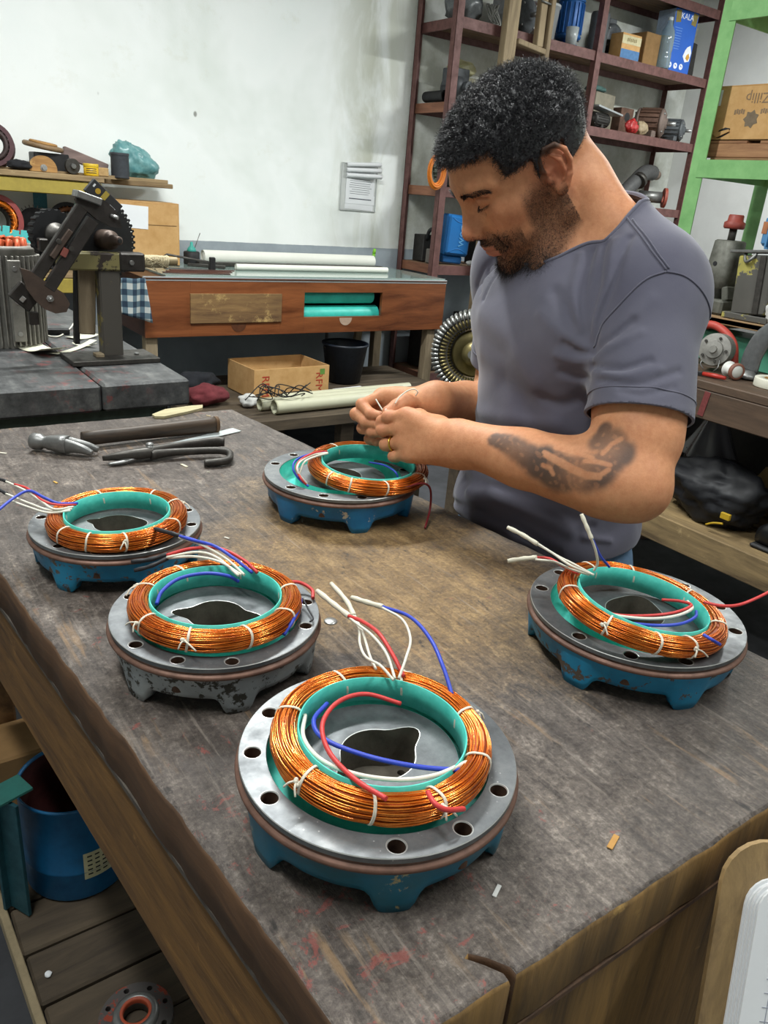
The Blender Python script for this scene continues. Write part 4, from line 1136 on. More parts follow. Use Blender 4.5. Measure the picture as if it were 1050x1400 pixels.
def shelf_items():
 tan = wood('turned_disc_wood', '8A6236', 'BE9154', 8, 'X', .7, 'D2AA68', .6)
 zb = 1.4165
 bl = plain('burnt_winding', '3A2A28', .6, var=.4)
 stator('old_stator', 'dark wound stator at the left end of the wall shelf', (.74, 4.24, zb + .094), (-.25, -.95, .15), .095, .07, plain('maroon_casing', '4A2228', .5), bl)
 heap('black_cloth', 'small black cloth lying against the dark stator on the shelf', 'cloth', (.83, 4.15, zb), (.055, .035, .022), plain('black_cloth', '1C1C20', .9), 6)
 # turned wooden disc with a bolt, another lying on a board behind
 t = thing('wooden_disc', 'upright tan wooden disc with a steel bolt through it', 'wooden disc', (.935, 4.165, zb))
 pts = [(.062 * math.cos(a), .012 + .058 * max(-.2, math.sin(a))) for a in np.linspace(-.2, math.pi + .2, 30)]
 MB().prism(pts, -.011, .011, Matrix(((1, 0, 0, .935), (0, 0, -1, 4.165), (0, 1, 0, zb), (0, 0, 0, 1)))).build('disc', tan, t)
 MB().cyl((.937, 4.154, zb + .018), (.937, 4.140, zb + .018), .010, n=6).cyl((.937, 4.156, zb + .018), (.937, 4.15, zb + .018), .015, n=16).build('bolt', M['steel_bright'], t)
 t = thing('wooden_disc', 'flat brown wooden disc resting tilted on top of the black box', 'wooden disc', (.975, 4.31, zb + .101), (.08, .12, 0))
 MB().lathe([(.0, .0), (.085, .0), (.092, .006), (.092, .016), (.085, .022), (.0, .022)], 36).build('wheel', wood('dark_wheel_wood', '5A4632', '8E7352', 6, 'X', .6), t, world=False)
 MB().lathe([(.0, .022), (.062, .022), (.064, .027), (.058, .032), (.0, .032)], 32).build('boss', tan, t, world=False)
 o = MB().box((1.0, 4.31, zb + .043), (.16, .11, .084)).build('black_box', M['iron_black']); tag(o, 'black metal box on the wall shelf under the flat wooden disc', 'box')
 o = MB().box((1.185, 4.37, zb + .068), (.22, .04, .05), (0, .30, 0)).build('tilted_board', wood('mauve_board', '5A4A48', '8A7670', 5, 'X', .7)); tag(o, 'greyish board leaning down to the right on the wall shelf', 'board')
 t = thing('small_pulley', 'small dark pulley wheel between the wooden disc and the yellow tin', 'pulley', (1.075, 4.19, zb + .036))
 annulus(MB(), (1.075, 4.19, zb + .036), (.1, -1, 0), .012, .034, .02).build('rim', M['steel_dark'], t)
 MB().cyl((1.074, 4.205, zb + .036), (1.077, 4.165, zb + .036), .011, n=12).build('hub', M['steel_grey'], t)
 t = thing('yellow_tin', 'small yellow tin on the front edge of the wall shelf', 'tin', (1.152, 4.155, zb))
 MB().lathe([(0, 0), (.033, 0), (.034, .002), (.034, .040), (.0, .040)], 28).build('body', plain('yellow_label', 'D9AE1E', .4, var=.12), t, world=False)
 MB().lathe([(.035, .040), (.0355, .042), (.0355, .052), (.034, .054), (0, .054)], 28).build('lid', plain('yellow_lid', 'E2BC2E', .4), t, world=False)
 for k in range(3):
  m = MB(); m.lathe([(.0344, .012 + .009 * k), (.0344, .0155 + .009 * k)], 10, a0=R(215), a1=R(300)); m.build('label_line', M['ink_black'], t, world=False)
 o = MB().box((1.215, 4.25, zb + .021), (.07, .10, .040)).build('wood_block', wood('block_wood', '9A7A4C', 'C2A06C', 6, 'Y', .7)); tag(o, 'small wooden block between the yellow tin and the dark spool', 'block')
 t = thing('dark_spool', 'dark grey cylinder spool in front of the green plastic bag', 'spool', (1.315, 4.23, zb))
 m = MB(); m.lathe([(0, 0), (.044, 0), (.046, .004)] + [(.043 + .0016 * (k % 2), .008 + .0035 * k) for k in range(28)] + [(.046, .112), (.044, .116), (.012, .116), (.012, .10), (0, .10)], 32)
 m.build('spool', plain('dark_yarn', '34383E', .6, var=.3), t, world=False)
 g = NT('sea_green_film'); gm = g.out(g.ramp(g.noise(g.coord(), 30, 4), [(.3, '4F8A8E'), (.7, '86B4B4')]), .3, .0, None, .5, **{'Transmission Weight': .15})
 m = MB()
 def bagfn(u, v):
  a = 2 * math.pi * u; b = -math.pi / 2 + math.pi * v
  p = Vector((math.cos(b) * math.cos(a), math.cos(b) * math.sin(a), math.sin(b)))
  k = 1 + .20 * mnoise.noise(p * 2.2 + Vector((4, 0, 0))) + .16 * (.5 - abs(mnoise.noise(p * 5 + Vector((0, 7, 0)))) * 2)
  x = 1.43 + .115 * p.x * k * (1.0 - .28 * p.z) - .06 * max(0, p.z);
  return (x, 4.35 + .06 * p.y * k, max(zb + .001, zb + .085 + .088 * p.z * k))
 m.grid(bagfn, 40, 22, wu=True); o = m.build('plastic_bag', gm); tag(o, 'crumpled sea-green plastic bag at the right end of the wall shelf', 'bag')
 # below the shelf
 zs = .9675
 red = plain('red_casing', '8E3A38', .5, var=.3)
 stator('red_stator', 'red cased stator with copper winding, left end under the wall shelf', (.715, 4.20, zs + .222), (.1, -1, .12), .115, .08, red, M['copper'])
 o = MB().box((.70, 4.25, zs + .051), (.22, .18, .100)).build('dark_crate', M['iron_black']); tag(o, 'dark crate under the red cased stator', 'crate')
 t = thing('fan_wheel', 'black fan wheel with pale blade tips beside the red stator', 'fan wheel', (.905, 4.285, zs + .21))
 annulus(MB(), (.905, 4.285, zs + .21), (-.3, -1, .1), .02, .075, .012).build('disc', M['iron_black'], t)
 q = axis_mat((.905, 4.285, zs + .21), (-.3, -1, .1))
 for k in range(28):
  a = 2 * math.pi * k / 28
  MB().box((.080 * math.cos(a), .080 * math.sin(a), .006), (.014, .003, .02), (0, 0, a), ch=.0005, M=q).build('blade', M['steel_grey'], t)
 o = MB().box((.905, 4.32, zs + .061), (.13, .12, .120)).build('tool_case', M['rubber']); tag(o, 'dark case standing under the fan wheel', 'case')
 stator('small_stator', 'small stator with brown copper winding behind the left toothed wheel', (1.07, 4.32, zs + .22), (-.1, -1, .2), .095, .06, M['iron_black'], plain('old_copper_winding', '7A4A2A', .5, .3, .5))
 o = MB().box((1.07, 4.34, zs + .06), (.16, .14, .118)).build('dark_tin', M['iron_black']); tag(o, 'dark tin under the small stator', 'tin')
 cy = plain('pale_cyan_card', '5FB8C4', .6)
 o = MB().box((.968, 4.42, 1.285), (.065, .003, .08), (.05, 0, 0)).build('cyan_card', plain('dull_cyan_card', '4A8C9C', .6)); tag(o, 'small dull cyan card hanging at the back under the shelf', 'card')
 t = thing('slotted_card', 'bright turquoise card with a slotted edge in front of the stators', 'card', (.80, 4.09, .99), 0)
 tq = plain('bright_turquoise_card', '5CCDCB', .6, var=.1)
 MB().box((.79, 4.095, 1.085), (.30, .004, .11), (.12, .14, 0), ch=.0005).build('sheet', tq, t)
 for k in range(8): MB().box((.66 + .038 * k, 4.087, 1.150 - .0055 * k + .006 * (k % 3)), (.030, .004, .05), (.12, .10 + .05 * (k % 2), 0), ch=.0005).build('tab', tq, t)
 o = MB().box((1.115, 4.20, 1.283), (.075, .003, .075), (0, .45, .2)).build('mint_card', plain('mint_card', '8CD6B4', .6)); tag(o, 'pale mint card sticking up behind the winding stand', 'card')
 t = carton('cardboard_box', 'brown cardboard box with a white paper label, under the wall shelf end', (1.435, 4.31, 1.0055), (.33, .24, .305), .0, 'closed')
 lb = MB().box((-.07, -.1213, .235), (.14, .0012, .11), (0, .04, 0), ch=.0002).build('label', M['paper'], t, world=False)
 MB().box((.05, -.1212, .20), (.20, .001, .004), ch=.0002).build('crease', M['card_dark'], t, world=False)
shelf_items()
# ------------------------------------------------------------------ tall shelving along the back wall
def shelving():
 t = thing('storage_shelving', 'tall shelving of red-brown angle iron with plank shelves along the back wall', 'shelving', (4.45, 4.28, 0))
 ir = plain('red_oxide_iron', '6E4A46', .6, .1, .35, 25, .25, c2='533632')
 pk = wood('dusty_shelf_plank', '5A4636', '8C6E52', 3.5, 'X', .8)
 ends = wood('end_board_wood', '6A4434', '9A6A50', 4, 'Y', .75)
 TOP = 3.1
 for x in (3.262, 4.462, 5.70):
  m = MB(); m.box((x, 4.085, TOP / 2), (.05, .006, TOP)); m.box((x - .022, 4.105, TOP / 2), (.006, .045, TOP)); m.build('upright', ir, t)
  m = MB(); m.box((x, 4.472, TOP / 2), (.05, .006, TOP)); m.box((x - .022, 4.452, TOP / 2), (.006, .045, TOP)); m.build('upright', ir, t)
 for z in (2.44, 2.0, 1.525, 1.055, .35, 2.88):
  m = MB(); m.box((4.48, 4.097, z - .032), (2.42, .006, .058)); m.box((4.48, 4.115, z - .006), (2.42, .04, .005)); m.build('front_rail', ir, t)
  MB().box((4.48, 4.462, z - .032), (2.42, .006, .058)).build('back_rail', ir, t)
  MB().box((3.275, 4.28, z - .032), (.012, .36, .056)).build('end_rail', ends if z < 2.3 else ir, t)
  MB().box((5.69, 4.28, z - .032), (.012, .36, .056)).build('end_rail', ir, t)
  for y, w in ((4.165, .11), (4.28, .112), (4.395, .11)): MB().box((4.48, y, z - .0135), (2.38, w, .021)).build('shelf_plank', pk, t)
 return t
shelving()
def motor(name, label, c, axis, r, L, mat, group=None, fins=18, box=True, shaft=True, endmat=None, foot=True, base=None, cat='motor', roll=.0):
 """small electric motor: finned barrel, end bells, shaft, terminal box, feet; c is the middle of the barrel"""
 c = Vector(c); ax = Vector(axis).normalized()
 t = thing(name, label, cat, c, 0, group)
 q = axis_mat(c, ax) @ Matrix.Rotation(roll, 4, 'Z')
 MB().lathe([(0, -L / 2), (r * .92, -L / 2), (r * .94, -L / 2 + .004), (r * .94, L / 2 - .004), (r * .92, L / 2), (0, L / 2)], 32, q).build('barrel', mat, t)
 m = MB()
 for k in range(fins):
  a = 2 * math.pi * k / fins
  m.box((r * .985 * math.cos(a), r * .985 * math.sin(a), 0), (r * .13, r * .055, L * .86), (0, 0, a), ch=.0006, M=q)
 m.build('cooling_fins', mat, t)
 em = endmat or mat
 for s in (1, -1):
  m = MB(); m.lathe([(r * 1.0, s * L / 2 - s * .004), (r * 1.03, s * L / 2), (r * 1.0, s * (L / 2 + r * .12)), (r * .72, s * (L / 2 + r * .30)), (r * .36, s * (L / 2 + r * .34)), (r * .34, s * (L / 2 + r * .46)), (r * .10, s * (L / 2 + r * .46))], 32, q)
  o = m.build('end_bell', em, t)
  m = MB()
  for k in range(4):
   a = math.pi / 4 + k * math.pi / 2
   m.cyl((r * .86 * math.cos(a), r * .86 * math.sin(a), s * (L / 2 + r * .05)), (r * .86 * math.cos(a), r * .86 * math.sin(a), s * (L / 2 + r * .30)), r * .07, n=6, M=q)
  m.build('bolt', M['steel_grey'], o)
 if shaft: MB().cyl((0, 0, L / 2 + r * .4), (0, 0, L / 2 + r * 1.1), r * .15, n=14, M=q).build('shaft', M['steel_bright'], t)
 if box:
  MB().box((c.x, c.y, c.z + r * 1.12), (r * .9, r * .8, r * .5)).build('terminal_box', mat, t)
 if foot and base is not None:
  u = Vector((ax.y, -ax.x, 0))
  if u.length < .1: u = Vector((1, 0, 0))
  u.normalize(); h = c.z - base
  for s in (1, -1):
   p = c + u * s * r * .62
   MB().box((p.x, p.y, base + h * .22), (r * .5, L * .8 if abs(ax.y) > .7 else r * .5, h * .44), (0, 0, 0)).build('foot', em, t)
 return t
def shelf_goods():
 gy = plain('grey_motor_paint', '5A5E62', .5, .2, .4, 30); bl = plain('blue_motor_paint', '1F5FA6', .4, .1, .25, 30)
 rust = plain('rusty_casting', '6A4E40', .7, .2, .45, 30, .4); old = plain('oily_metal', '3C3A38', .5, .4, .45, 35, .4)
 Z1, Z2, Z3, Z4 = 2.4405, 2.0005, 1.5255, 1.0555
 # --- top row
 t = thing('plastic_sack', 'grey plastic wrapped bundle at the left end of the top shelf in view', 'bundle', (3.42, 4.25, Z1))
 m = MB(); m.grid(lambda u, v: (lambda p, k: (3.43 + .12 * p.x * k, 4.27 + .10 * p.y * k, max(Z1 + .001, Z1 + .085 + .09 * p.z * k)))(*(lambda a, b: (Vector((math.cos(b) * math.cos(a), math.cos(b) * math.sin(a), math.sin(b))), 1 + .25 * mnoise.noise(Vector((math.cos(b) * math.cos(a) * 3, math.cos(b) * math.sin(a) * 3, math.sin(b) * 3)))))(2 * math.pi * u, -math.pi / 2 + math.pi * v)), 32, 16, wu=True)
 m.build('wrapping', plain('grey_film', '6E7274', .25, .0, .4, 20), t)
 MB().tube([(3.40, 4.20, Z1 + .12), (3.50, 4.22, Z1 + .165), (3.53, 4.26, Z1 + .15)], .012, 8).build('tied_neck', plain('pale_film', 'A5A9AB', .25), t)
 t = thing('wire_hank', 'hank of pale wire on the top shelf right of the bundle', 'wire', (3.62, 4.2, Z1))
 for k in range(7): MB().tube([(3.60 + .045 * math.cos(a + k) * (1 - .06 * k), 4.19 + .03 * math.sin(a), Z1 + .065 + .055 * math.sin(a + .3 * k)) for a in np.linspace(0, 2 * math.pi, 20)[:-1]], .0045, 5, closed=True).build('loop', plain('dull_wire_%d' % k, '8C8C86', .5, .3), t)
 o = MB().box((3.735, 4.25, Z1 + .16), (.03, .2, .318)).build('metal_sheet', plain('grey_panel', '8A8C8E', .5)); tag(o, 'grey sheet metal panel standing on the top shelf', 'panel')
 motor('red_motor', 'red and grey motor on the top shelf behind the timber offcuts', (3.87, 4.28, Z1 + .11), (.1, -1, 0), .095, .16, plain('crimson_paint', '9A2A36', .45, var=.3), base=Z1, endmat=gy)
 # timber offcuts standing in front
 ow = wood('grey_offcut_wood', '6E5E48', '9C8A6C', 4, 'Z', .8)
 def plank(lb, p, w, h, th, tilt=.0):
  t = thing('timber_offcut', lb, 'timber', p, (0, tilt, 0), 'timber offcuts leaning on the shelving')
  MB().box((0, 0, h / 2), (w, th, h)).wobble(.002, 8, p[0]).build('plank', ow, t, world=False)
  return t
 px = (3.5883,4.02,2.2225)
 plank('wide weathered plank standing before the shelving, left of the ladder-like frame', (3.615, 4.045, .0), .095, 2.95, .05)
 t = thing('wooden_ladder', 'short ladder-like wooden frame leaning on the top shelf above the man', 'timber', (3.97, 4.03, 2.1))
 MB().box((3.925, 4.04, 2.50), (.035, .05, .52)).build('side_rail', ow, t)
 MB().box((3.862, 4.05, 2.515), (.055, .045, .30), (0, -.02, 0)).build('side_rail', ow, t)
 MB().box((3.80, 4.04, 2.355), (.25, .045, .03), (0, .1, 0)).build('rung', ow, t)
 MB().cyl((3.82, 4.02, 2.60), (3.90, 4.02, 2.595), .006, n=8).build('nail', M['steel_grey'], t)
 t = thing('white_tub', 'translucent white plastic tub on the top shelf between the timbers', 'tub', (3.93, 4.28, Z1))
 MB().lathe([(0, 0), (.10, 0), (.115, .20), (.12, .20), (.12, .215), (.112, .215), (.098, .006), (0, .006)], 28).build('body', plain('milky_plastic', 'B4B8BA', .35, var=.1), t, world=False)
 t.location = (4.09, 4.29, Z1)
 t = thing('clear_beaker', 'clear plastic beaker standing against the blue motor', 'beaker', (4.17, 4.15, Z1)); t.location = (4.235, 4.135, Z1)
 MB().lathe([(0, 0), (.035, 0), (.042, .10), (.038, .10), (.032, .005), (0, .005)], 20).build('body', plain('cloudy_plastic', 'A2A8AA', .25), t, world=False)
 motor('blue_motor', 'bright blue upright motor on the top shelf', (4.335, 4.27, Z1 + .174), (0, 0, 1), .085, .20, bl, box=True, foot=False, shaft=False)
 o = MB().box((4.335, 4.27, Z1 + .0165), (.10, .10, .032)).build('motor_plinth', bl); tag(o, 'small blue block under the bright blue upright motor', 'block')
 # right bay, top row
 t = thing('grey_cylinder_jar', 'dark grey cylinder with a pale label right of the red-brown upright', 'cylinder', (4.60, 4.25, Z1))
 MB().lathe([(0, 0), (.062, 0), (.064, .006), (.064, .245), (.058, .258), (0, .26)], 30).build('body', plain('slate_body', '5E6264', .5, .2), t, world=False)
 MB().lathe([(.0648, .10), (.0648, .20)], 8, a0=R(225), a1=R(265)).build('label', M['paper'], t, world=False)
 motor('dusty_motor', 'dusty grey motor behind the blue and tan carton', (4.82, 4.36, Z1 + .15), (-.1, -1, 0), .085, .09, gy, foot=True, base=Z1, shaft=False)
 t = carton('tan_carton', 'small tan and blue carton standing on the top shelf, right bay', (4.80, 4.17, Z1), (.185, .11, .145), -.05, 'closed')
 MB().box((.0, -.0558, .028), (.183, .001, .055), ch=.0002).build('blue_band', plain('carton_blue', '4A78A8', .6), t, world=False)
 MB().box((.0, -.0558, .112), (.183, .001, .050), ch=.0002).build('cream_band', plain('carton_cream', 'C8BE98', .7), t, world=False)
 for k in range(6): MB().box((-.04 + .016 * k, -.0566, .112 + .002 * (k % 2)), (.011, .0006, .020), ch=.0001).build('faded_print', plain('carton_print', '8E8058', .7), t, world=False)
 o = MB().box((5.05, 4.22, Z1 + .1), (.16, .16, .198)).build('brown_carton', M['card_dark']); tag(o, 'plain brown carton between the tan carton and the bottle', 'box')
 t = thing('water_bottle', 'clear plastic bottle standing left of the blue printed box', 'bottle', (5.185, 4.135, Z1))
 cg = NT('clear_bottle_plastic'); cgm = cg.out('BFD6E4', .06, .0, None, .5, **{'Transmission Weight': .75})
 MB().lathe([(0, .004), (.045, .0), (.05, .01), (.05, .09), (.046, .10), (.05, .11), (.05, .20), (.044, .235), (.02, .275), (.016, .30)], 28).build('body', cgm, t, world=False)
 MB().lathe([(.018, .298), (.018, .318), (.0, .318)], 20).build('cap', plain('pale_cap', 'C9D2D8', .4), t, world=False)
 # blue printed box
 t = thing('blue_printed_box', 'tall bright blue printed box with white lettering on the top shelf', 'box', (5.375, 4.22, Z1), -.10)
 blue = plain('print_blue', '1E5FC4', .4, var=.1, scale=6)
 MB().box((0, 0, .195), (.235, .16, .39), ch=.002).build('carton', blue, t, world=False)
 MB().box((-.1178, 0, .195), (.001, .158, .386), ch=.0002).build('side_face', plain('side_pale_blue', 'A9BDD6', .5), t, world=False)
 MB().box((-.1186, -.05, .11), (.0008, .045, .20), ch=.0002).build('gold_band', plain('print_gold', 'C29A3A', .5), t, world=False)
 gd = plain('olive_gold', '8A7A3A', .5)
 for s in (-1, 1): MB().box((s * .083, -.0806, .345), (.05, .0008, .075), (0, s * .15, 0), ch=.0002).build('gold_corner', gd, t, world=False)
 wh = plain('print_white', 'E8ECF2', .5, var=.03)
 text_mesh('KALA', .052, 'box_print', wh, t, (.005, -.0812, .350), (R(90), 0, 0), .0003)
 for k in range(9): MB().box((-.06 + .004 * (k % 3), -.0806, .275 - .016 * k), (.075 - .012 * (k % 3), .0006, .004), ch=.0001).build('print_line', plain('print_pale_blue', '6E9ADC', .5), t, world=False)
 m = MB(); m.prism([(.045, .15), (.03, .11), (.06, .075), (.10, .085), (.11, .14), (.09, .185), (.06, .17)], 0, .0008, Matrix(((1, 0, 0, 0), (0, 0, -1, -.0802), (0, 1, 0, 0), (0, 0, 0, 1)))); m.build('picture', wh, t, world=False)
 m = MB(); m.prism([(.06, .10), (.085, .085), (.10, .11), (.085, .135), (.065, .12)], 0, .0012, Matrix(((1, 0, 0, 0), (0, 0, -1, -.0802), (0, 1, 0, 0), (0, 0, 0, 1)))); m.build('picture', plain('picture_orange', 'D9A23A', .5), t, world=False)
 for k in range(3):
  m = MB(); m.prism([(-.085 + .058 * k + .019 * math.cos(a), .042 + .019 * math.sin(a)) for a in np.linspace(0, 2 * math.pi, 16)[:-1]], 0, .0008, Matrix(((1, 0, 0, 0), (0, 0, -1, -.0802), (0, 1, 0, 0), (0, 0, 0, 1)))); o = m.build('round_symbol', wh, t, world=False)
  MB().box((-.085 + .058 * k, -.0814, .045), (.018, .0006, .006), (0, .6, 0), ch=.0001).build('symbol_mark', blue, o, world=False)
 o = MB().box((5.57, 4.26, Z1 + .115), (.11, .14, .228)).wobble(.008, 10, 2).build('dark_block', old); tag(o, 'dark rough block right of the blue printed box', 'block')
 # --- second row, left bay
 t = thing('grey_pump', 'grey cast pump with a round outlet on the second shelf, left bay', 'pump', (3.42, 4.27, Z2))
 MB().lathe([(0, 0), (.07, 0), (.085, .03), (.085, .07), (.06, .10), (.0, .10)], 28, axis_mat((3.37, 4.28, Z2 + .09), (1, 0, 0))).build('volute', gy, t)
 MB().box((3.43, 4.28, Z2 + .15), (.13, .11, .10)).build('valve_box', gy, t)
 MB().box((3.41, 4.28, Z2 + .012), (.15, .12, .022)).build('foot', gy, t)
 o = annulus(MB(), (3.45, 4.195, Z2 + .095), (.1, -1, 0), .016, .034, .06, 24).build('outlet', gy, t)
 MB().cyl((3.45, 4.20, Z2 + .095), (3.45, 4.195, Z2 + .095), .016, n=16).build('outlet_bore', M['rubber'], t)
 t = thing('dark_pipe', 'short dark pipe lying at the left end of the second shelf', 'pipe', (3.3, 4.3, Z2))
 MB().tube([(3.297, 4.20, Z2 + .033), (3.302, 4.40, Z2 + .033)], .031, 18, caps=False).tube([(3.297, 4.199, Z2 + .033), (3.302, 4.40, Z2 + .033)], .024, 18, caps=False).build('pipe', M['rubber'], t)
 t = thing('pipe_fitting', 'pair of white plastic fittings in front of the grey pump', 'fitting', (3.51, 4.14, Z2))
 MB().lathe([(0, 0), (.022, 0), (.022, .03), (.016, .034), (0, .034)], 18).build('fitting', M['white_plastic'], t, world=False)
 MB().lathe([(0, .036), (.017, .036), (.019, .06), (.012, .068), (0, .068)], 18).build('fitting', M['white_plastic'], t, world=False)
 o = heap('yellow_film', 'crumpled yellowish plastic film on top of the brass part, second shelf', 'film', (3.55, 4.38, Z2 + .175), (.11, .06, .05), plain('yellow_film', 'B8B48A', .3, var=.3, scale=15), 9)
 o = MB().box((3.59, 4.385, Z2 + .088), (.14, .11, .174)).build('grey_case', plain('olive_case', '7E7A62', .6)); tag(o, 'olive grey case under the yellowish film', 'case')
 t = thing('stator_sheet_pack', 'small steel core with copper end on the second shelf', 'core', (3.64, 4.2, Z2))
 MB().box((3.66, 4.19, Z2 + .04), (.10, .08, .078)).build('core', M['steel_dark'], t)
 MB().box((3.66, 4.19, Z2 + .10), (.11, .075, .04)).build('bobbin', plain('amber_bobbin', '9A6A3A', .5), t)
 t = thing('tan_gearbox', 'tan wooden block with copper winding on the second shelf by the man\'s hair', 'block', (3.82, 4.25, Z2))
 MB().box((3.82, 4.26, Z2 + .06), (.18, .12, .118)).build('block', wood('tan_block', '8A6A3E', 'B8925A', 5, 'X', .7), t)
 MB().tube([(3.80 + .05 * math.cos(a), 4.25, Z2 + .15 + .03 * math.sin(a)) for a in np.linspace(0, 2 * math.pi, 24)[:-1]], .016, 8, closed=True).build('winding', plain('rust_winding', '8A4A2A', .5, .3), t)
 MB().tube(spline([(3.86, 4.25, Z2 + .12), (3.92, 4.22, Z2 + .2), (3.96, 4.24, Z2 + .13), (3.93, 4.27, Z2 + .22)], 6), .007, 6).build('wire', M['rubber'], t)
 # --- second row, right bay
 t = thing('steel_spindle', 'thin upright steel spindle beside the upright, second shelf', 'spindle', (4.36, 4.3, Z2))
 MB().lathe([(0, 0), (.04, 0), (.04, .012), (.012, .016), (.010, .10), (.016, .11), (.016, .15), (.006, .16), (.006, .22), (0, .22)], 18).build('spindle', M['steel_grey'], t, world=False)
 o = MB().box((4.78, 4.33, Z2 + .12), (.25, .15, .235), (0, .0, .15)).build('tin_case', plain('dusty_tin', '8A8474', .6, .2, .35, 12)); tag(o, 'dusty tin case at the back of the second shelf, right bay', 'case')
 o = heap('teal_rag', 'dull teal rag on top of the dusty tin case', 'rag', (4.75, 4.33, Z2 + .238), (.09, .06, .025), plain('dull_teal_cloth', '4A6A66', .9), 5)
 o = MB().box((4.70, 4.16, Z2 + .115), (.30, .10, .012), (.0, .10, .1)).build('pale_sheet', plain('pale_sheet', '9CA0A2', .4)); tag(o, 'pale grey sheet lying over the dark parts, second shelf', 'sheet')
 motor('black_motor', 'dark oily motor under the pale grey sheet, second shelf', (4.66, 4.17, Z2 + .053), (1, .1, 0), .045, .14, old, base=Z2, box=False)
 o = heap('red_bag', 'small red plastic bag on the second shelf, right bay', 'bag', (4.97, 4.13, Z2), (.055, .035, .045), plain('red_film', 'B02A2A', .35), 7, .35)
 o = heap('cream_bag', 'cream paper bag right of the red bag', 'bag', (5.10, 4.15, Z2), (.06, .04, .045), plain('cream_bag', 'A08E72', .6), 8, .35)
 t = thing('square_block', 'rusty bracket block with a round hole behind the cream bag', 'bracket', (5.09, 4.30, Z2))
 MB().box((5.08, 4.34, Z2 + .09), (.14, .12, .178)).build('block', rust, t)
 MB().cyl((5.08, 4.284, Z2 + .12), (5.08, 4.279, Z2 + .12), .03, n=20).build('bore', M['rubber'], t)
 motor('brown_motor', 'brown rusty motor with a holed end plate, second shelf right', (5.30, 4.24, Z2 + .105), (.5, -.85, 0), .098, .16, rust, base=Z2, box=False, endmat=plain('taupe_end', '7A6A62', .6, .3))
 motor('small_grey_motor', 'small grey motor with bright shaft at the right end of the second shelf', (5.53, 4.20, Z2 + .08), (.5, -.85, 0), .075, .12, gy, base=Z2, box=False)
 # --- third row
 motor('ribbed_motor', 'pale grey-green ribbed motor on the third shelf beside the orange coil', (3.50, 4.29, Z3 + .115), (-.1, -1, 0), .112, .17, plain('grey_green_paint', '7C8274', .6, .1, .3), base=Z3, box=False, fins=26, shaft=False)
 t = thing('orange_cable_coil', 'bright orange cable coil hung on the shelf upright', 'cable coil', (3.33, 4.06, 1.66))
 oc = plain('orange_cable', 'D97A1E', .45, var=.2)
 cc = (3.1553,4.06,1.6107)
 rr = random.Random(3)
 for k in range(9):
  r0 = .066 + rr.uniform(-.012, .012); dy = rr.uniform(-.012, .012)
  MB().tube([(cc[0] + .025 + r0 * .85 * math.cos(a), cc[1] + dy, cc[2] - .01 + r0 * 1.25 * math.sin(a)) for a in np.linspace(0, 2 * math.pi, 28)[:-1]], .0065, 6, closed=True).build('turn', oc, t)
 o = heap('tan_cloth_roll', 'tan cloth bundle lying on top of the ribbed motor', 'cloth', (3.52, 4.30, Z3 + .245), (.07, .05, .03), plain('tan_cloth', '9A7A62', .9), 3)
 o = MB().box((3.36, 4.13, Z3 + .021), (.08, .06, .038), (0, .0, .4)).wobble(.006, 20, 4).build('scrap_casting', old); tag(o, 'small dark casting before the ribbed motor on the third shelf', 'casting')
 # third row right bay: crankshafts, hose, castings
 cr = plain('bright_forging', 'A8A6A4', .3, .8, .3, 30)
 def crank(lb, a, b):
  t = thing('crankshaft', lb, 'crankshaft', a, 0, 'crankshafts on the third shelf')
  a, b = Vector(a), Vector(b); d = (b - a); n = 7
  MB().cyl(a, b, .013, n=12).build('journal', cr, t)
  for k in range(n):
   p = a + d * (k + .5) / n; an = k * 1.7
   u = Vector((0, math.cos(an), math.sin(an)))
   m = MB(); m.cyl(p - d.normalized() * .008 + u * .008, p + d.normalized() * .008 + u * .008, .031, n=18); m.build('web', cr, t)
 crank('nearer bright crankshaft lying on the third shelf', (4.56, 4.15, Z3 + .040), (5.02, 4.17, Z3 + .040))
 crank('farther bright crankshaft lying behind on the third shelf', (4.55, 4.27, Z3 + .040), (4.98, 4.28, Z3 + .040))
 o = MB().box((4.95, 4.36, Z3 + .128), (.30, .12, .10), (0, .1, .2)).wobble(.01, 9, 1).build('dark_casting', old); tag(o, 'dark casting on the third shelf behind the crankshafts', 'casting')
 o = MB().box((4.95, 4.38, Z3 + .035), (.32, .10, .068)).build('dark_slab', old); tag(o, 'dark slab under the dark casting on the third shelf', 'slab')
 motor('teal_motor', 'dull teal motor at the left of the right bay, third shelf', (4.60, 4.40, Z3 + .20), (1, 0, .0), .06, .14, plain('dull_teal_paint', '3A6E70', .5), base=Z3 + .138, box=True)
 o = MB().box((4.60, 4.40, Z3 + .069), (.20, .09, .136)).build('blue_block', plain('dull_blue', '2A5A78', .5)); tag(o, 'dull blue block under the teal motor', 'block')
 t = thing('rubber_elbow', 'grey bent rubber hose lying across the third shelf', 'hose', (5.3, 4.2, Z3))
 MB().tube(spline([(5.10, 4.22, Z3 + .06), (5.22, 4.22, Z3 + .16), (5.36, 4.25, Z3 + .24), (5.52, 4.30, Z3 + .25)], 8), [.055] * 25, 16).build('hose', plain('grey_rubber', '4A4A4A', .6), t)
 MB().tube([(5.24, 4.20, Z3 + .17), (5.27, 4.205, Z3 + .19)], .060, 16).build('clamp', M['steel_dark'], t)
 MB().tube([(5.52, 4.30, Z3 + .25), (5.62, 4.33, Z3 + .24)], .036, 14).build('spigot', plain('tan_pipe', '8A7668', .6), t)
 t = thing('flanged_pipe', 'short pipe with a rust-red flange facing out, third shelf', 'pipe', (5.45, 4.2, Z3))
 q = (.75, -.65, .0)
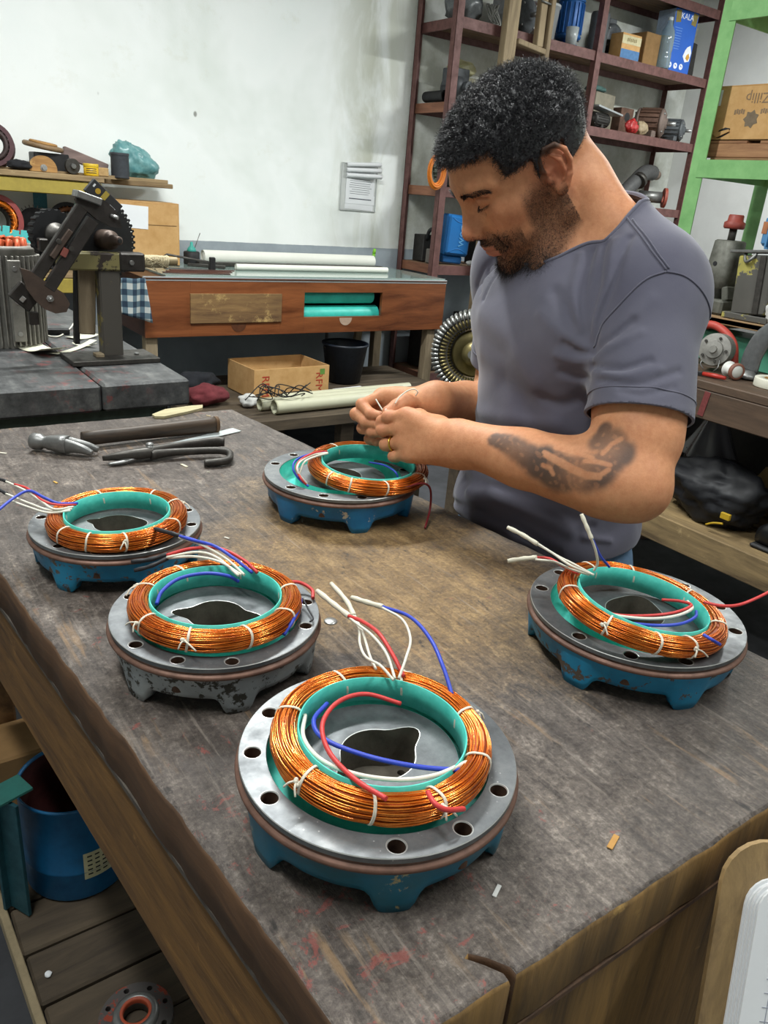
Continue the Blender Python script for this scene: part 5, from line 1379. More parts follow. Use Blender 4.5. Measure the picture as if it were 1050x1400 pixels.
 annulus(MB(), (5.53, 4.15, Z3 + .075), q, .035, .072, .022, 28).build('flange', plain('rust_red_paint', '9A4A3A', .6, var=.3), t)
 MB().tube([(5.51, 4.165, Z3 + .075), (5.38, 4.28, Z3 + .075)], .042, 18).build('pipe', M['steel_grey'], t)
 # --- lowest row in view
 t = thing('blue_tool_case', 'bright blue plastic case standing on end, lettering moulded in its lid', 'case', (3.50, 4.2, Z4))
 bc = plain('case_blue', '1F6FB4', .4, var=.12, scale=10)
 Q = Matrix.Translation((3.482, 4.165, Z4 + .181)) @ Matrix.Rotation(-.22, 4, 'Z') @ Matrix.Rotation(.05, 4, 'Y')
 MB().box((0, .03, 0), (.182, .08, .255), ch=.010, M=Q).build('shell', bc, t)
 MB().box((0, -.022, 0), (.168, .028, .24), ch=.012, M=Q).build('lid', bc, t)
 o = MB().box((-.012, .03, -.152), (.145, .07, .048), ch=.008, M=Q).build('lower_case', plain('case_dark_blue', '17568F', .4), t)
 te = text_mesh('weg', .082, 'moulded_lettering', plain('case_relief', '62A6DC', .35), t, (0, 0, 0), (0, 0, 0), .002)
 te.matrix_basis = wmat(t).inverted() @ Q @ Matrix.Translation((.012, -.0375, .0)) @ Matrix.Rotation(R(90), 4, 'X') @ Matrix.Rotation(R(90), 4, 'Z')
 for s in (1, -1):
  m = MB(); m.tube([Q @ Vector((.062 * k, -.036, s * (.082 + .025 * k * k))) for k in np.linspace(-1, 1, 12)], .003, 6); m.build('moulded_rib', bc, t)
 t = thing('black_engine_part', 'black casting with bent pipes left of the blue case', 'engine part', (3.36, 4.36, Z4))
 MB().box((3.362, 4.36, Z4 + .085), (.09, .11, .168)).wobble(.006, 14, 7).build('body', old, t)
 MB().tube(spline([(3.345, 4.31, Z4 + .14), (3.335, 4.27, Z4 + .20), (3.36, 4.23, Z4 + .21), (3.39, 4.26, Z4 + .16)], 6), .012, 8).build('pipe', M['rubber'], t)
 o = MB().box((3.315, 4.19, Z4 + .045), (.05, .09, .088)).build('grey_block', plain('taupe_block', '6E6862', .8)); tag(o, 'small taupe block at the left end of the lowest shelf in view', 'block')
 o = MB().box((3.72, 4.25, Z4 + .14), (.045, .14, .278), (0, .0, 0)).build('dark_board', M['iron_black']); tag(o, 'dark board standing right of the blue case', 'board')
 o = heap('red_bundle', 'red bundle behind the man\'s face on the lowest shelf in view', 'bundle', (3.86, 4.2, Z4), (.075, .07, .085), plain('red_cloth', 'A8302C', .7, var=.3), 12)
 o = heap('clear_film_scrap', 'scrap of clear film lying before the blue case', 'film', (3.585, 4.10, Z4), (.055, .014, .018), plain('pale_film_scrap', 'B4B6B4', .3), 14)
 dk = plain('sooty_casting', '2E2D2C', .6, .3, .4, 25, .4); gt = plain('grey_tarpaulin', '6A6C6A', .6, var=.4, scale=10)
 for (lb, x, y, zb, r, mm, sd) in (('dark lumpy casting behind the hose on the third shelf', 5.27, 4.40, Z3, (.10, .05, .075), dk, 51), ('dark rounded casting before the dull blue block, third shelf', 4.66, 4.20, Z3 + .075, (.05, .04, .03), dk, 52), ('crumpled grey tarpaulin on the fourth shelf, right bay', 5.05, 4.27, Z4, (.26, .13, .11), gt, 53), ('smaller grey sheet heap left of the tarpaulin on the fourth shelf', 4.63, 4.28, Z4, (.13, .11, .08), gt, 54), ('dark oily casting right of the small grey motor on the second shelf', 4.52, 4.40, Z2, (.07, .05, .06), dk, 55), ('rusty lump at the right end of the fourth shelf', 5.47, 4.26, Z4, (.11, .10, .10), rust, 56)):
  if sd == 52: continue
  heap('shelf_casting' if mm is not gt else 'grey_tarpaulin', lb, 'casting' if mm is not gt else 'sheet', (x, y, zb), r, mm, sd, .32)
 # --- bottom shelf: dark boxes behind the big stator
 for i, (x, w, h) in enumerate(((3.5, .3, .28), (3.9, .34, .36), (4.9, .5, .4))):
  o = MB().box((x, 4.28, .351 + h / 2), (w, .26, h - .002)).build('storage_crate', plain('dark_crate_%d' % i, '2A2826', .8, var=.3)); tag(o, ['dark crate on the bottom shelf, left end', 'taller dark crate on the bottom shelf, second from the left', 'long dark crate on the bottom shelf, right bay'][i], 'crate', 'crates on the bottom shelf')
shelf_goods()
# ------------------------------------------------------------------ second bench on the left with the winding stand
def second_bench():
 t = thing('second_bench', 'second heavy workbench beyond the main one, holding the winding stand', 'workbench', (.1, 2.4, 0))
 top = M['bench_top']
 bd = mat_old_top()
 # two boards with a red-stained seam
 for nm, x0, x1 in (('tabletop_board', -.50, .480), ('tabletop_board', .4835, .688)):
  MB().box(((x0 + x1) / 2, 2.42, .968), (x1 - x0, 1.34, .064), ch=.006).wobble(.0015, 7, x0).build(nm, bd, t)
 gr = plain('dull_green_frame', '3A4A42', .6, var=.35)
 MB().box((.09, 1.80, .905), (1.10, .04, .06)).build('frame_rail', gr, t)
 MB().box((.09, 3.05, .905), (1.10, .04, .06)).build('frame_rail', gr, t)
 MB().box((.63, 2.42, .905), (.04, 1.2, .06)).build('frame_rail', gr, t)
 for x in (-.44, .62):
  for y in (1.80, 3.05): MB().box((x, y, .4375), (.05, .05, .875)).build('leg', gr, t)
def mat_old_top():
 t = NT('black_oiled_top'); v = t.coord(random_offset=False); xyz = t.sep(v)
 n = t.noise(v, 16, 7, .72); g = t.noise(t.coord((1, .2, 1), random_offset=False), 40, 6, .7); b = t.noise(v, 3, 4, .6)
 c = t.ramp(t.math('ADD', t.math('MULTIPLY', n, .55), t.math('MULTIPLY', g, .45)), [(.36, '2C2D2E'), (.52, '4C4D4D'), (.68, '70706D')])
 seam = t.math('SUBTRACT', 1.0, t.math('MULTIPLY', t.math('ABSOLUTE', t.math('SUBTRACT', xyz[0], .0)), 8.0), True)
 red = t.math('MULTIPLY', t.ramp(t.noise(v, 20, 5, .7), [(.55, .0), (.62, 1.0)]), .7)
 near = t.math('SUBTRACT', 1.0, t.math('MULTIPLY', t.math('ABSOLUTE', t.math('SUBTRACT', xyz[0], .37)), 7.0), True)
 c = t.mix(t.math('MULTIPLY', red, near), c, '8A3A36')
 return t.out(c, t.ramp(n, [(.3, .4), (.7, .6)]), .0, t.bump(t.math('ADD', n, g), .35, .004), .45)
second_bench()
def winder():
 y = 2.0
 t = thing('winding_stand', 'dark steel coil winding stand with toothed wheels and slanted arm', 'winding stand', (.58, 2.0, 1.0))
 dk = plain('greasy_dark_steel', '3E3A38', .45, .5, .45, 30, .35, c2='28241F'); yl = chipped('worn_yellow_paint', '8A8048', '4A4238', .3, 14, .5, .55)
 br = plain('brown_patina_steel', '57483F', .5, .4, .4, 25, .3)
 MB().box((.575, 1.995, 1.0065), (.215, .12, .012), (0, 0, .02)).build('base_plate', M['steel_dark'], t)
 m = MB(); m.box((.583, 1.995, 1.115), (.046, .006, .206)); m.box((.5605, 2.012, 1.115), (.006, .036, .206)); m.box((.605, 2.012, 1.115), (.006, .036, .206)); m.build('post', chipped('post_paint', '4A4640', '857A4A', .2, 10, .56, .5), t)
 MB().box((.535, 2.035, 1.145), (.042, .022, .17), (0, .05, 0)).wobble(.004, 25, 3).build('wood_packing', M['leg_wood'], t)
 MB().box((.512, 2.040, 1.135), (.012, .02, .20), (0, .06, 0)).build('back_strut', M['iron_black'], t)
 MB().box((.545, 1.99, 1.016), (.02, .03, .008)).build('wedge', M['leg_wood'], t)
 MB().cyl((.640, 1.99, 1.0125), (.640, 1.99, 1.0175), .006, n=8).build('bolt', M['steel_grey'], t)
 # beam
 MB().box((.556, 2.0, 1.2395), (.185, .034, .042), (0, .0, 0)).build('beam', chipped('beam_paint', '7A7248', '3A322C', .3, 12, .53, .5), t)
 o = MB().box((.636, 1.998, 1.240), (.062, .040, .044)).build('clamp_plate', dk, t)
 MB().cyl((.632, 1.978, 1.24), (.632, 1.971, 1.24), .006, n=6).build('bolt', M['steel_grey'], o)
 # rod wound with cord
 m = MB(); m.tube([(.655, 2.0, 1.2405), (.755, 2.0, 1.2440)], .010, 14, caps=False).tube([(.655, 2.0, 1.2405), (.756, 2.0, 1.2440)], .0075, 14, caps=False); m.tube([(.70, 2.0, 1.242), (.702, 2.0, 1.242)], .0075, 12); r = m.build('rod', plain('tan_tube', '9A8A68', .6), t)
 tw = plain('hemp_twine', 'B9AC8C', .9, var=.25, scale=120)
 m = MB(); rr = random.Random(2)
 for k in range(22):
  x = .662 + .0032 * k; a0 = rr.uniform(-.2, .2)
  m.tube([(x + .003 * math.sin(a * 1 + a0), 2.0 + (.0125 + rr.uniform(0, .0025)) * math.cos(a), 1.2415 + (.0125 + rr.uniform(0, .0025)) * math.sin(a)) for a in np.linspace(0, 2 * math.pi, 16)[:-1]], .0021, 5, closed=True)
 for k in range(9): m.tube(spline([(.665 + rr.uniform(0, .06), 1.986, 1.243 + rr.uniform(-.01, .012)), (.67 + rr.uniform(0, .06), 1.982, 1.246 + rr.uniform(-.015, .015)), (.67 + rr.uniform(0, .06), 1.984, 1.236 + rr.uniform(-.02, .01))], 4), .0009, 4)
 tag(m.build('twine', tw, r), kind='stuff')
 # toothed wheels on their shaft
 def gear(nm, c, rad, th, teeth, mat, axis=(.35, -1, .05)):
  q = axis_mat(c, axis); g = MB()
  pts = []
  for k in range(teeth):
   a = 2 * math.pi * k / teeth; da = 2 * math.pi / teeth
   for f, rr_ in ((.0, .94), (.25, .945), (.38, 1.0), (.72, 1.0), (.85, .945)): pts.append((rad * rr_ * math.cos(a + f * da), rad * rr_ * math.sin(a + f * da)))
  g.prism(pts, -th / 2, th / 2, q)
  return g.build(nm, mat, t), q
 blk = plain('black_wheel', '232325', .5, .3, .35, 30, .2)
 c1 = (.585, 2.06, 1.285); g1, q1 = gear('toothed_wheel', c1, .098, .012, 44, blk)
 m = MB()
 for k in range(44):
  a = 2 * math.pi * (k + .5) / 44
  m.box((.089 * math.cos(a), .089 * math.sin(a), .0063), (.0035, .002, .001), (0, 0, a), ch=.0002, M=q1)
 m.build('index_marks', M['steel_bright'], g1)
 MB().lathe([(.0, .075), (.006, .075), (.010, .074), (.010, .06), (.0135, .058), (.0135, .046), (.022, .044), (.024, .03), (.024, .006), (.0, .006)], 24, q1).build('hub', br, g1)
 MB().cyl((0, 0, .0755), (0, 0, .077), .0055, n=12, M=q1).build('hub_bore', M['rubber'], g1)
 c2 = (.490, 2.13, 1.285); g2, q2 = gear('toothed_wheel', c2, .062, .022, 22, blk)
 MB().lathe([(.0, .05), (.012, .05), (.020, .045), (.022, .02), (.030, .018), (.030, .008), (.0, .008)], 24, q2).build('hub', M['steel_dark'], g2)
 MB().cyl((.45, 2.14, 1.285), (.60, 2.065, 1.285), .009, n=12).build('shaft', M['steel_dark'], t)
 for x in (.455, .52): MB().box((x, 2.09 - (x - .455) * .3, 1.265), (.022, .03, .03)).build('bearing_block', dk, t)
 # slanted arm: two rails between a head and a tail casting
 a0, a1 = Vector((.517,1.955,1.3615)), Vector((.3983,1.955,1.1958)); b0, b1 = Vector((.5385,1.95,1.3363)), Vector((.4291,1.95,1.1804))
 bar(MB(), a0, a1, .028, .020, (0, -1, 0)).build('arm_rail', dk, t)
 bar(MB(), b0, b1, .028, .016, (0, -1, 0)).build('arm_rail', dk, t)
 pm = (Vector((.4613,1.945,1.2859)));
 bar(MB(), (.485,1.944,1.3106), (.4395,1.944,1.2505), .012, .020, (0, -1, 0)).build('arm_plate', br, t)
 MB().box((.4679,1.94,1.2629), (.014, .008, .02), (0, .5, 0)).build('red_mark', plain('worn_red_paint', '8A4A40', .6), t)
 for p in ((.4565,1.938,1.2864), (.4824,1.938,1.2715)): MB().cyl(p, (p[0], p[1] - .006, p[2]), .006, n=6).build('bolt', M['steel_dark'], t)
 # head: rounded cheek plate with a bent flange on top
 def plate(nm, poly, yy, th, mat):
  m = MB(); m.prism([(p[0], p[2]) for p in poly], 0, th, Matrix(((1, 0, 0, 0), (0, 0, -1, yy), (0, 1, 0, 0), (0, 0, 0, 1)))); return m.build(nm, mat, t)
 plate('head_plate', [(.5023,1.95,1.3779), (.5192,1.95,1.3913), (.5431,1.95,1.3868), (.5673,1.95,1.379), (.5865,1.95,1.3627), (.599,1.95,1.3426), (.6031,1.95,1.3201), (.5793,1.95,1.3223), (.5467,1.95,1.3367), (.5249,1.95,1.3545), (.5061,1.95,1.3627)], 1.962, .016, dk)
 MB().box((.5296,1.955,1.3825), (.055, .05, .016), (0, .28, 0)).build('head_flange', M['steel_grey'], t)
 p = Vector((.5788,1.944,1.3467)); MB().cyl(p, p + Vector((.012, -.012, -.003)), .0042, n=10).build('locating_pin', M['steel_bright'], t)
 plate('tail_plate', [(.3723,1.95,1.2262), (.3916,1.95,1.2203), (.4136,1.95,1.2046), (.4361,1.95,1.1886), (.4606,1.95,1.1723), (.4736,1.95,1.1473), (.464,1.95,1.1288), (.4393,1.95,1.1257), (.416,1.95,1.136), (.397,1.95,1.1559), (.382,1.95,1.1802)], 1.957, .014, br)
 p = Vector((.4277,1.944,1.1599)); MB().cyl(p + Vector((0, .006, 0)), p + Vector((.002, -.004, 0)), .008, n=6).cyl(p, p + Vector((.005, -.010, -.001)), .0045, n=10).build('clamp_bolt', M['steel_bright'], t)
 MB().box((.3827,1.985,1.1591), (.055, .02, .045), (0, .75, 0)).build('tail_block', dk, t)
 MB().box((.3765,1.972,1.1544), (.010, .004, .012), (0, .75, 0)).build('bright_stud', M['steel_bright'], t)
 MB().box((.399,1.985,1.1089), (.020, .012, .030)).build('tail_foot', dk, t)
 # black printed card standing behind the head
 k = thing('black_printed_card', 'small black printed carton with yellow marks tilted on the winding stand head', 'box', (.5771,2,1.3835))
 Q = Matrix.Translation((.5831,2.015,1.3816)) @ Matrix.Rotation(R(42), 4, 'Y')
 MB().box((0, 0, 0), (.085, .016, .036), ch=.001, M=Q).build('carton', plain('black_card', '2E2D2E', .5), k)
 MB().box((-.002, -.0085, .0), (.012, .0008, .032), ch=.0001, M=Q).build('yellow_band', plain('yellow_print', 'B8A040', .5), k)
 m = MB(); m.cyl((-.020, -.008, .002), (-.020, -.0088, .002), .0065, n=16, M=Q); m.build('yellow_dot', plain('amber_print', 'C8A02A', .5), k)
 MB().box((.026, -.0085, -.006), (.016, .0008, .010), ch=.0001, M=Q).build('white_print', M['paper'], k)
 MB().box((-.034, -.0085, .006), (.004, .0008, .008), ch=.0001, M=Q).build('white_print', M['paper'], k)
winder()
def bench_goods():
 al = plain('dull_aluminium', '8E8B84', .5, .45, .35, 30, .25)
 c = (.385, 2.27, 1.0)
 t = thing('finned_housing', 'upright grey aluminium motor housing with cooling ribs at the left edge', 'motor housing', c)
 MB().lathe([(.088, .0), (.088, .235), (.093, .240), (.093, .25), (.075, .25), (.075, .02)], 48).build('barrel', al, t, world=False)
 for k in range(44):
  a = 2 * math.pi * k / 44
  MB().box((.0945 * math.cos(a), .0945 * math.sin(a), .118), (.016, .0042, .222), (0, 0, a), ch=.001).build('cooling_rib', al, t, world=False)
 MB().box((.015, -.103, .12), (.03, .012, .20), (0, 0, 0)).build('mounting_pad', al, t, world=False)
 for z in (.04, .12, .2): MB().cyl((.015, -.108, z), (.015, -.112, z), .006, n=10).build('screw', M['steel_bright'], t, world=False)
 m = MB()
 for k in range(18):
  a = 2 * math.pi * k / 18
  m.tube([(.064 * math.cos(a), .064 * math.sin(a), .22), (.060 * math.cos(a + .15), .060 * math.sin(a + .15), .262), (.050 * math.cos(a + .3), .050 * math.sin(a + .3), .255)], .010, 6)
 m.build('end_winding', plain('red_copper', 'B8502A', .4, .4), t, world=False)
 cream = plain('cream_paper_strip', 'D6D4BE', .7, var=.08)
 def curl(lb, a, b, w, lift, z0=1.0, name='paper_strip'):
  a, b = Vector(a), Vector(b); d = b - a; s = Vector((-d.y, d.x, 0)).normalized()
  m = MB(); m.grid(lambda u, v: tuple(a + d * u + s * (v - .5) * w + Vector((0, 0, .0012 + lift * (4 * (u - .42) ** 2 * .7 if True else 0)))), 18, 3)
  o = m.build(name, cream); modify(o, 'SOLIDIFY', thickness=.0008, offset=1.0); tag(o, lb, 'paper', 'paper strips on the second bench')
 curl('broad cream card curling up at the left of the second bench', (.4155,2.2395,1), (.4573,2.0587,1), .07, .022)
 curl('cream strip curving across the second bench before the stand', (.4561,2.068,1), (.5924,2.2079,1), .020, .010)
 curl('short white strip lying behind the cream strip', (.5526,2.2793,1), (.6209,2.3244,1), .05, .006)
 curl('narrow cream strip beside the stand\'s base plate', (.5355,2.1974,1), (.5832,2.1478,1), .012, .012)
 t = thing('string', 'white string looped on the second bench by the finned housing', 'cord', (.517,2.4458,1))
 MB().tube(spline([(.4406,2.4389,1.003), (.4629,2.3775,1.003), (.5096,2.4261,1.012), (.5006,2.3378,1.003), (.5256,2.3115,1.003), (.5825,2.4198,1.003), (.6128,2.4679,1.02)], 8), .0022, 6).build('cord', M['wire_white'], t)
 t = thing('black_lever', 'dark flat lever lying on the second bench by the cord', 'lever', (.5118,2.4225,1))
 bar(MB(), (.4025,2.4386,1.006), (.5022,2.3781,1.006), .022, .009).build('blade', M['steel_dark'], t)
 bar(MB(), (.495,2.3622,1.009), (.5658,2.3522,1.009), .020, .015).build('grip', M['rubber'], t)
 # checked cloth hanging at the table's left end
 ck = NT('checked_cloth'); v = ck.coord(random_offset=False); s = ck.sep(v)
 def stripes(ch, f): return ck.ramp(ck.math('FRACT', ck.math('MULTIPLY', ch, f)), [(.0, .0), (.48, .0), (.52, 1.0), (1.0, 1.0)])
 f = ck.math('ADD', ck.math('MULTIPLY', stripes(s[0], 24), .5), ck.math('MULTIPLY', stripes(s[2], 18), .5))
 ckm = ck.out(ck.ramp(f, [(.0, 'C4C8C4'), (.5, '5E7480'), (1.0, '26384A')]), .9)
 m = MB(); c0 = (1.1378,3.72,1.0146);
 m.grid(lambda u, v: (c0[0] + .115 * u + .03 * v * u, 3.72 + .014 * math.sin(u * 9 + v * 2) + .02 * v, c0[2] - .02 - .20 * v * (.82 + .22 * u)), 22, 14)
 o = m.build('checked_cloth', ckm); modify(o, 'SOLIDIFY', thickness=.002); tag(o, 'blue and white checked cloth hanging at the table\'s left end', 'cloth')
bench_goods()
# ------------------------------------------------------------------ right-hand bench, green rack and what stands there
def right_bench():
 t = thing('side_bench', 'dark wooden side bench with an open lower shelf, behind the man on the right', 'workbench', (2.8, .9, 0))
 dk = wood('dark_bench_wood', '33281F', '5E4A3A', 4, 'Y', .65, '7A5A44', .7)
 lt = wood('raw_shelf_wood', '5A4A34', '9C845C', 4, 'Y', .8, 'B59C70', .62, .4)
 for i, (x0, x1) in enumerate(((2.40, 2.672), (2.676, 2.93), (2.934, 3.19))):
  MB().box(((x0 + x1) / 2, .85, .935), (x1 - x0, 2.6, .03)).wobble(.002, 5, i).build('top_plank', dk, t)
 MB().box((2.415, .85, .870), (.03, 2.6, .098)).wobble(.003, 6, 7).build('front_rail', dk, t)
 m = MB(); m.box((2.3985, 1.475, .875), (.0015, .022, .085), (.12, 0, 0), ch=.0003); m.build('paint_streak', plain('red_streak', '7E3A38', .7, var=.4, scale=80), t)
 for i, (x0, x1) in enumerate(((2.43, 2.66), (2.664, 2.90), (2.904, 3.14))):
  MB().box(((x0 + x1) / 2, .85, .415), (x1 - x0, 2.5, .026)).build('shelf_plank', lt, t)
 MB().box((2.412, .85, .385), (.034, 2.56, .105)).wobble(.003, 6, 3).build('shelf_rail', lt, t)
 MB().box((3.17, .85, .62), (.02, 2.5, .55)).build('dark_backing', M['iron_black'], t)  # black board added to stand in for the shade behind the lower shelf
 for y in (-.38, .75, 2.08):
  MB().box((2.47, y, .46), (.075, .075, .92)).build('leg', lt, t); MB().box((3.12, y, .46), (.075, .075, .92)).build('leg', dk, t)
right_bench()
def under_side_bench():
 z = .4285
 bk = plain('black_nylon', '17181D', .6, var=.5, scale=14, bump=.4)
 heap('black_jacket', 'crumpled black jacket lying on the lower shelf of the side bench', 'jacket', (2.575, 1.445, z), (.125, .215, .115), bk, 21, .30, n=(64, 34))
 jk = bpy.data.objects['black_jacket']
 ye = plain('yellow_trim', 'C8A21E', .6)
 m = MB(); m.tube(spline([(2.452,1.3898,.4528), (2.45,1.3635,.4692), (2.452,1.33,.4793)], 5), .004, 6)
 m.build('yellow_piping', ye, jk);
 MB().box((2.452,1.3266,.5084), (.012, .035, .022)).build('yellow_tab', ye, jk)
 heap('grey_work_cloth', 'charcoal cloth hanging toward the shelf edge in front of the black jacket', 'cloth', (2.485, 1.73, z), (.04, .05, .05), plain('charcoal_nylon', '26272B', .7, var=.4), 22, .3)
 g = NT('grey_clear_bag'); gm = g.out('6A6A70', .25, .0, None, .5, **{'Transmission Weight': .35})
 m = MB()
 def fn(u, v):
  a = 2 * math.pi * u; k = (1 - v) ** 1.4
  r = .012 + .11 * k + .012 * math.sin(a * 7 + v * 3) * k
  return (2.83 + r * .7 * math.cos(a), 1.665 + r * math.sin(a), .575 + .255 * v)
 m.grid(fn, 48, 14, wu=True); o = m.build('plastic_bag', gm); tag(o, 'knotted grey plastic bag hanging under the side bench', 'bag')
 MB().box((2.83, 1.665, .57), (.10, .16, .06)).build('bag_contents', M['iron_black'], o)
 MB().tube([(2.83, 1.665, .82), (2.84, 1.665, .9195)], .006, 8).build('knot', gm, o)
 o = MB().box((2.86, 1.66, .4855), (.16, .24, .112)).build('dark_crate', M['iron_black']); tag(o, 'dark crate at the back of the lower shelf under the hanging bag', 'crate')
 heap('tan_sack', 'tan paper sack behind the black jacket at the right frame edge', 'sack', (2.83, 1.34, z), (.10, .11, .10), plain('tan_sack', '8A7448', .8, var=.3), 23, .25)
 t = thing('black_shoe', 'black shoe at the right end of the lower shelf beside the jacket', 'shoe', (2.52, 1.13, z))
 sec = []
 for (yy, w, h) in ((.10, .026, .030), (.07, .036, .042), (.02, .037, .045), (-.04, .034, .036), (-.10, .040, .028), (-.145, .034, .022), (-.165, .015, .012)):
  sec.append(ring_at((2.52, 1.13 + yy, z + h + .012), (0, -1, 0), w, h, 16, 2.5))
 loft(MB(), sec).build('upper', plain('black_leather', '141517', .35), t); MB().box((2.52, 1.10, z + .008), (.085, .27, .016), ch=.006).build('sole', M['rubber'], t)
under_side_bench()
def on_side_bench():
 z = .9505
 # wheel with bristling wire ends, clippers, tape
 t = thing('wound_rotor', 'grey wound rotor with bristling wire ends on the side bench', 'rotor', (2.60, 1.60, z))
 c = Vector((2.60, 1.60, z + .076)); ax = Vector((-.93, -.28, .12))
 q = axis_mat(c, ax)
 MB().lathe([(0, .055), (.012, .055), (.014, .045), (.030, .043), (.032, .034), (.056, .03), (.058, .0), (.058, -.03), (0, -.03)], 36, q, smooth=False).build('end_disc', plain('dull_zinc', '9A9892', .5, .5, .3), t)
 m = MB(); rr = random.Random(8)
 for k in range(120):
  a = 2 * math.pi * k / 60 + rr.uniform(-.05, .05); zz = rr.uniform(-.03, .012)
  m.tube([(.055 * math.cos(a), .055 * math.sin(a), zz), ((.070 + rr.uniform(0, .006)) * math.cos(a + .03), (.070 + rr.uniform(0, .006)) * math.sin(a + .03), zz + rr.uniform(-.006, .008))], [.0028, .0020], 5)
 tag(m.build('wire_ends', plain('pale_wire_ends', '8E7E74', .5, .3, .3), t), kind='stuff')
 for k in range(5):
  a = 2 * math.pi * k / 5; MB().cyl((.042 * math.cos(a), .042 * math.sin(a), .034), (.042 * math.cos(a), .042 * math.sin(a), .040), .005, n=8, M=q).build('rivet', M['steel_dark'], t)
 for s in (-1, 1): MB().tube(spline([c + ax * .03 + Vector((0, .03 * s, -.03)), c + ax * .05 + Vector((0, .035 * s, -.058)), c + ax * .045 + Vector((0, .02 * s, -.0745))], 5), .0022, 5).build('lead_wire', M['steel_grey'], t)
 t = thing('red_hose', 'red rubber hose arching behind the wound rotor', 'hose', (2.86, 1.6, z))
 MB().tube(spline([(2.668, 1.73, z + .018), (2.668, 1.74, z + .09), (2.668, 1.71, z + .142), (2.668, 1.65, z + .143), (2.668, 1.585, z + .10), (2.668, 1.56, z + .03), (2.668, 1.54, z + .016)], 8), .0145, 12).build('hose', plain('salmon_red_rubber', 'B8463A', .5, var=.2), t)
 t = thing('curved_guard', 'grey curved sheet metal guard at the right frame edge on the side bench', 'guard', (2.60, 1.36, z))
 sec = []
 for p in spline([(2.62, 1.475, z + .028), (2.61, 1.465, z + .09), (2.60, 1.435, z + .15), (2.59, 1.375, z + .195), (2.58, 1.29, z + .205), (2.58, 1.2, z + .18)], 6): sec.append(p)
 n = len(sec); loft(MB(), [ring_at(p, sec[min(i + 1, n - 1)] - sec[max(i - 1, 0)], .035, .010, 14, 3, (1, 0, 0)) for i, p in enumerate(sec)]).build('guard', plain('grey_sheet_metal', '77797A', .45, .4, .3), t)
 loft(MB(), [ring_at(Vector((2.62, 1.475, z + .004 + .013 * k)), (0, 0, 1), .045 - .008 * k, .05 - .012 * k, 14, 3, (0, 1, 0)) for k in range(3)]).build('foot', M['steel_grey'], t)
 motor('slate_motor', 'small slate grey motor inside the curved guard', (2.668, 1.27, z + .065), (.0, -1, 0), .048, .10, plain('slate_paint', '5A6470', .5), base=z, box=False)
 t = thing('red_pliers', 'pliers with black tips and a red grip on the side bench edge', 'pliers', (2.46, 1.55, z))
 bar(MB(), (2.455, 1.585, z + .007), (2.462, 1.545, z + .009), .016, .012).build('jaw', M['iron_black'], t)
 MB().tube([(2.462, 1.545, z + .009), (2.470, 1.50, z + .010), (2.475, 1.465, z + .010)], [.007, .0085, .006], 10).build('red_grip', plain('red_grip', 'B02E22', .4), t)
 t = thing('solder_reel', 'small white reel with a copper-brown cheek beside the pliers', 'reel', (2.53, 1.50, z))
 q = axis_mat((2.54, 1.485, z + .0295), (-.4, -1, 0))
 MB().lathe([(0, -.025), (.027, -.025), (.027, -.02), (.02, -.018), (.02, .018), (.027, .02), (.027, .025), (0, .025)], 28, q).build('reel', M['white_plastic'], t)
 MB().lathe([(.021, .026), (.0285, .026), (.0285, .014), (.021, .014)], 28, q).build('cheek', plain('copper_brown', '8A5A4A', .5), t)
 t = thing('masking_tape', 'roll of cream masking tape lying flat on the side bench', 'tape', (2.575, 1.345, z))
 MB().lathe([(.038, 0), (.066, 0), (.067, .002), (.067, .027), (.066, .029), (.038, .029), (.038, 0)], 40).build('tape', plain('cream_tape', 'D8D6C6', .6, var=.06), t, world=False)
 MB().lathe([(.0355, .0005), (.038, .0005), (.038, .0285), (.0355, .0285), (.0355, .0005)], 32).build('core', M['card'], t, world=False)
 # pallet on green bin
 o = MB().box((2.86, 1.48, z + .056), (.16, .62, .11)).build('green_bin', chipped('mint_green_paint', '5FB092', '3E4A44', .1, 12, .6)); tag(o, 'mint green box under the pallet on the side bench', 'box')
 t = thing('small_pallet', 'small rough wooden pallet on the side bench carrying the old machines', 'pallet', (2.86, 1.48, z + .111))
 pw = wood('pallet_wood', '6A5238', 'A58660', 4, 'Y', .8)
 for x in (2.735, 2.83, 2.925, 3.02): MB().box((x, 1.48, z + .164), (.088, .74, .020)).build('slat', pw, t)
 for y in (1.15, 1.48, 1.81): MB().box((2.87, y, z + .1325), (.34, .075, .042)).build('block', pw, t)
 MB().box((2.697, 1.48, z + .164), (.012, .74, .024)).build('edge_board', pw, t)
 zp = z + .1745
 # screw jack
 og = plain('olive_grey_casting', '6E6E66', .6, .3, .4, 18, .4, c2='47473F')
 t = thing('screw_jack', 'olive grey cast jack with a rust-red knob on top', 'jack', (2.83, 1.79, zp))
 MB().box((2.83, 1.79, zp + .028), (.16, .15, .055), ch=.008).build('base', og, t)
 for s in (-1, 1): MB().box((2.83, 1.79 + s * .055, zp + .078), (.10, .026, .05), (s * .25, 0, 0)).build('foot', og, t)
 loft(MB(), [ring_at((2.83, 1.79, zp + h), (0, 0, 1), w, d, 20, 5, (0, 1, 0)) for h, w, d in ((.05, .045, .035), (.09, .043, .033), (.095, .054, .055), (.15, .053, .054), (.26, .047, .046), (.265, .040, .040))]).build('body', og, t)
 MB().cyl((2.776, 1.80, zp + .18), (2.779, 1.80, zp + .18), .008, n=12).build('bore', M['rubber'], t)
 MB().cyl((2.83, 1.79, zp + .26), (2.83, 1.79, zp + .31), .014, n=16).build('screw', M['steel_dark'], t)
 rk = plain('rust_red_knob', '8E3A2E', .55, var=.3)
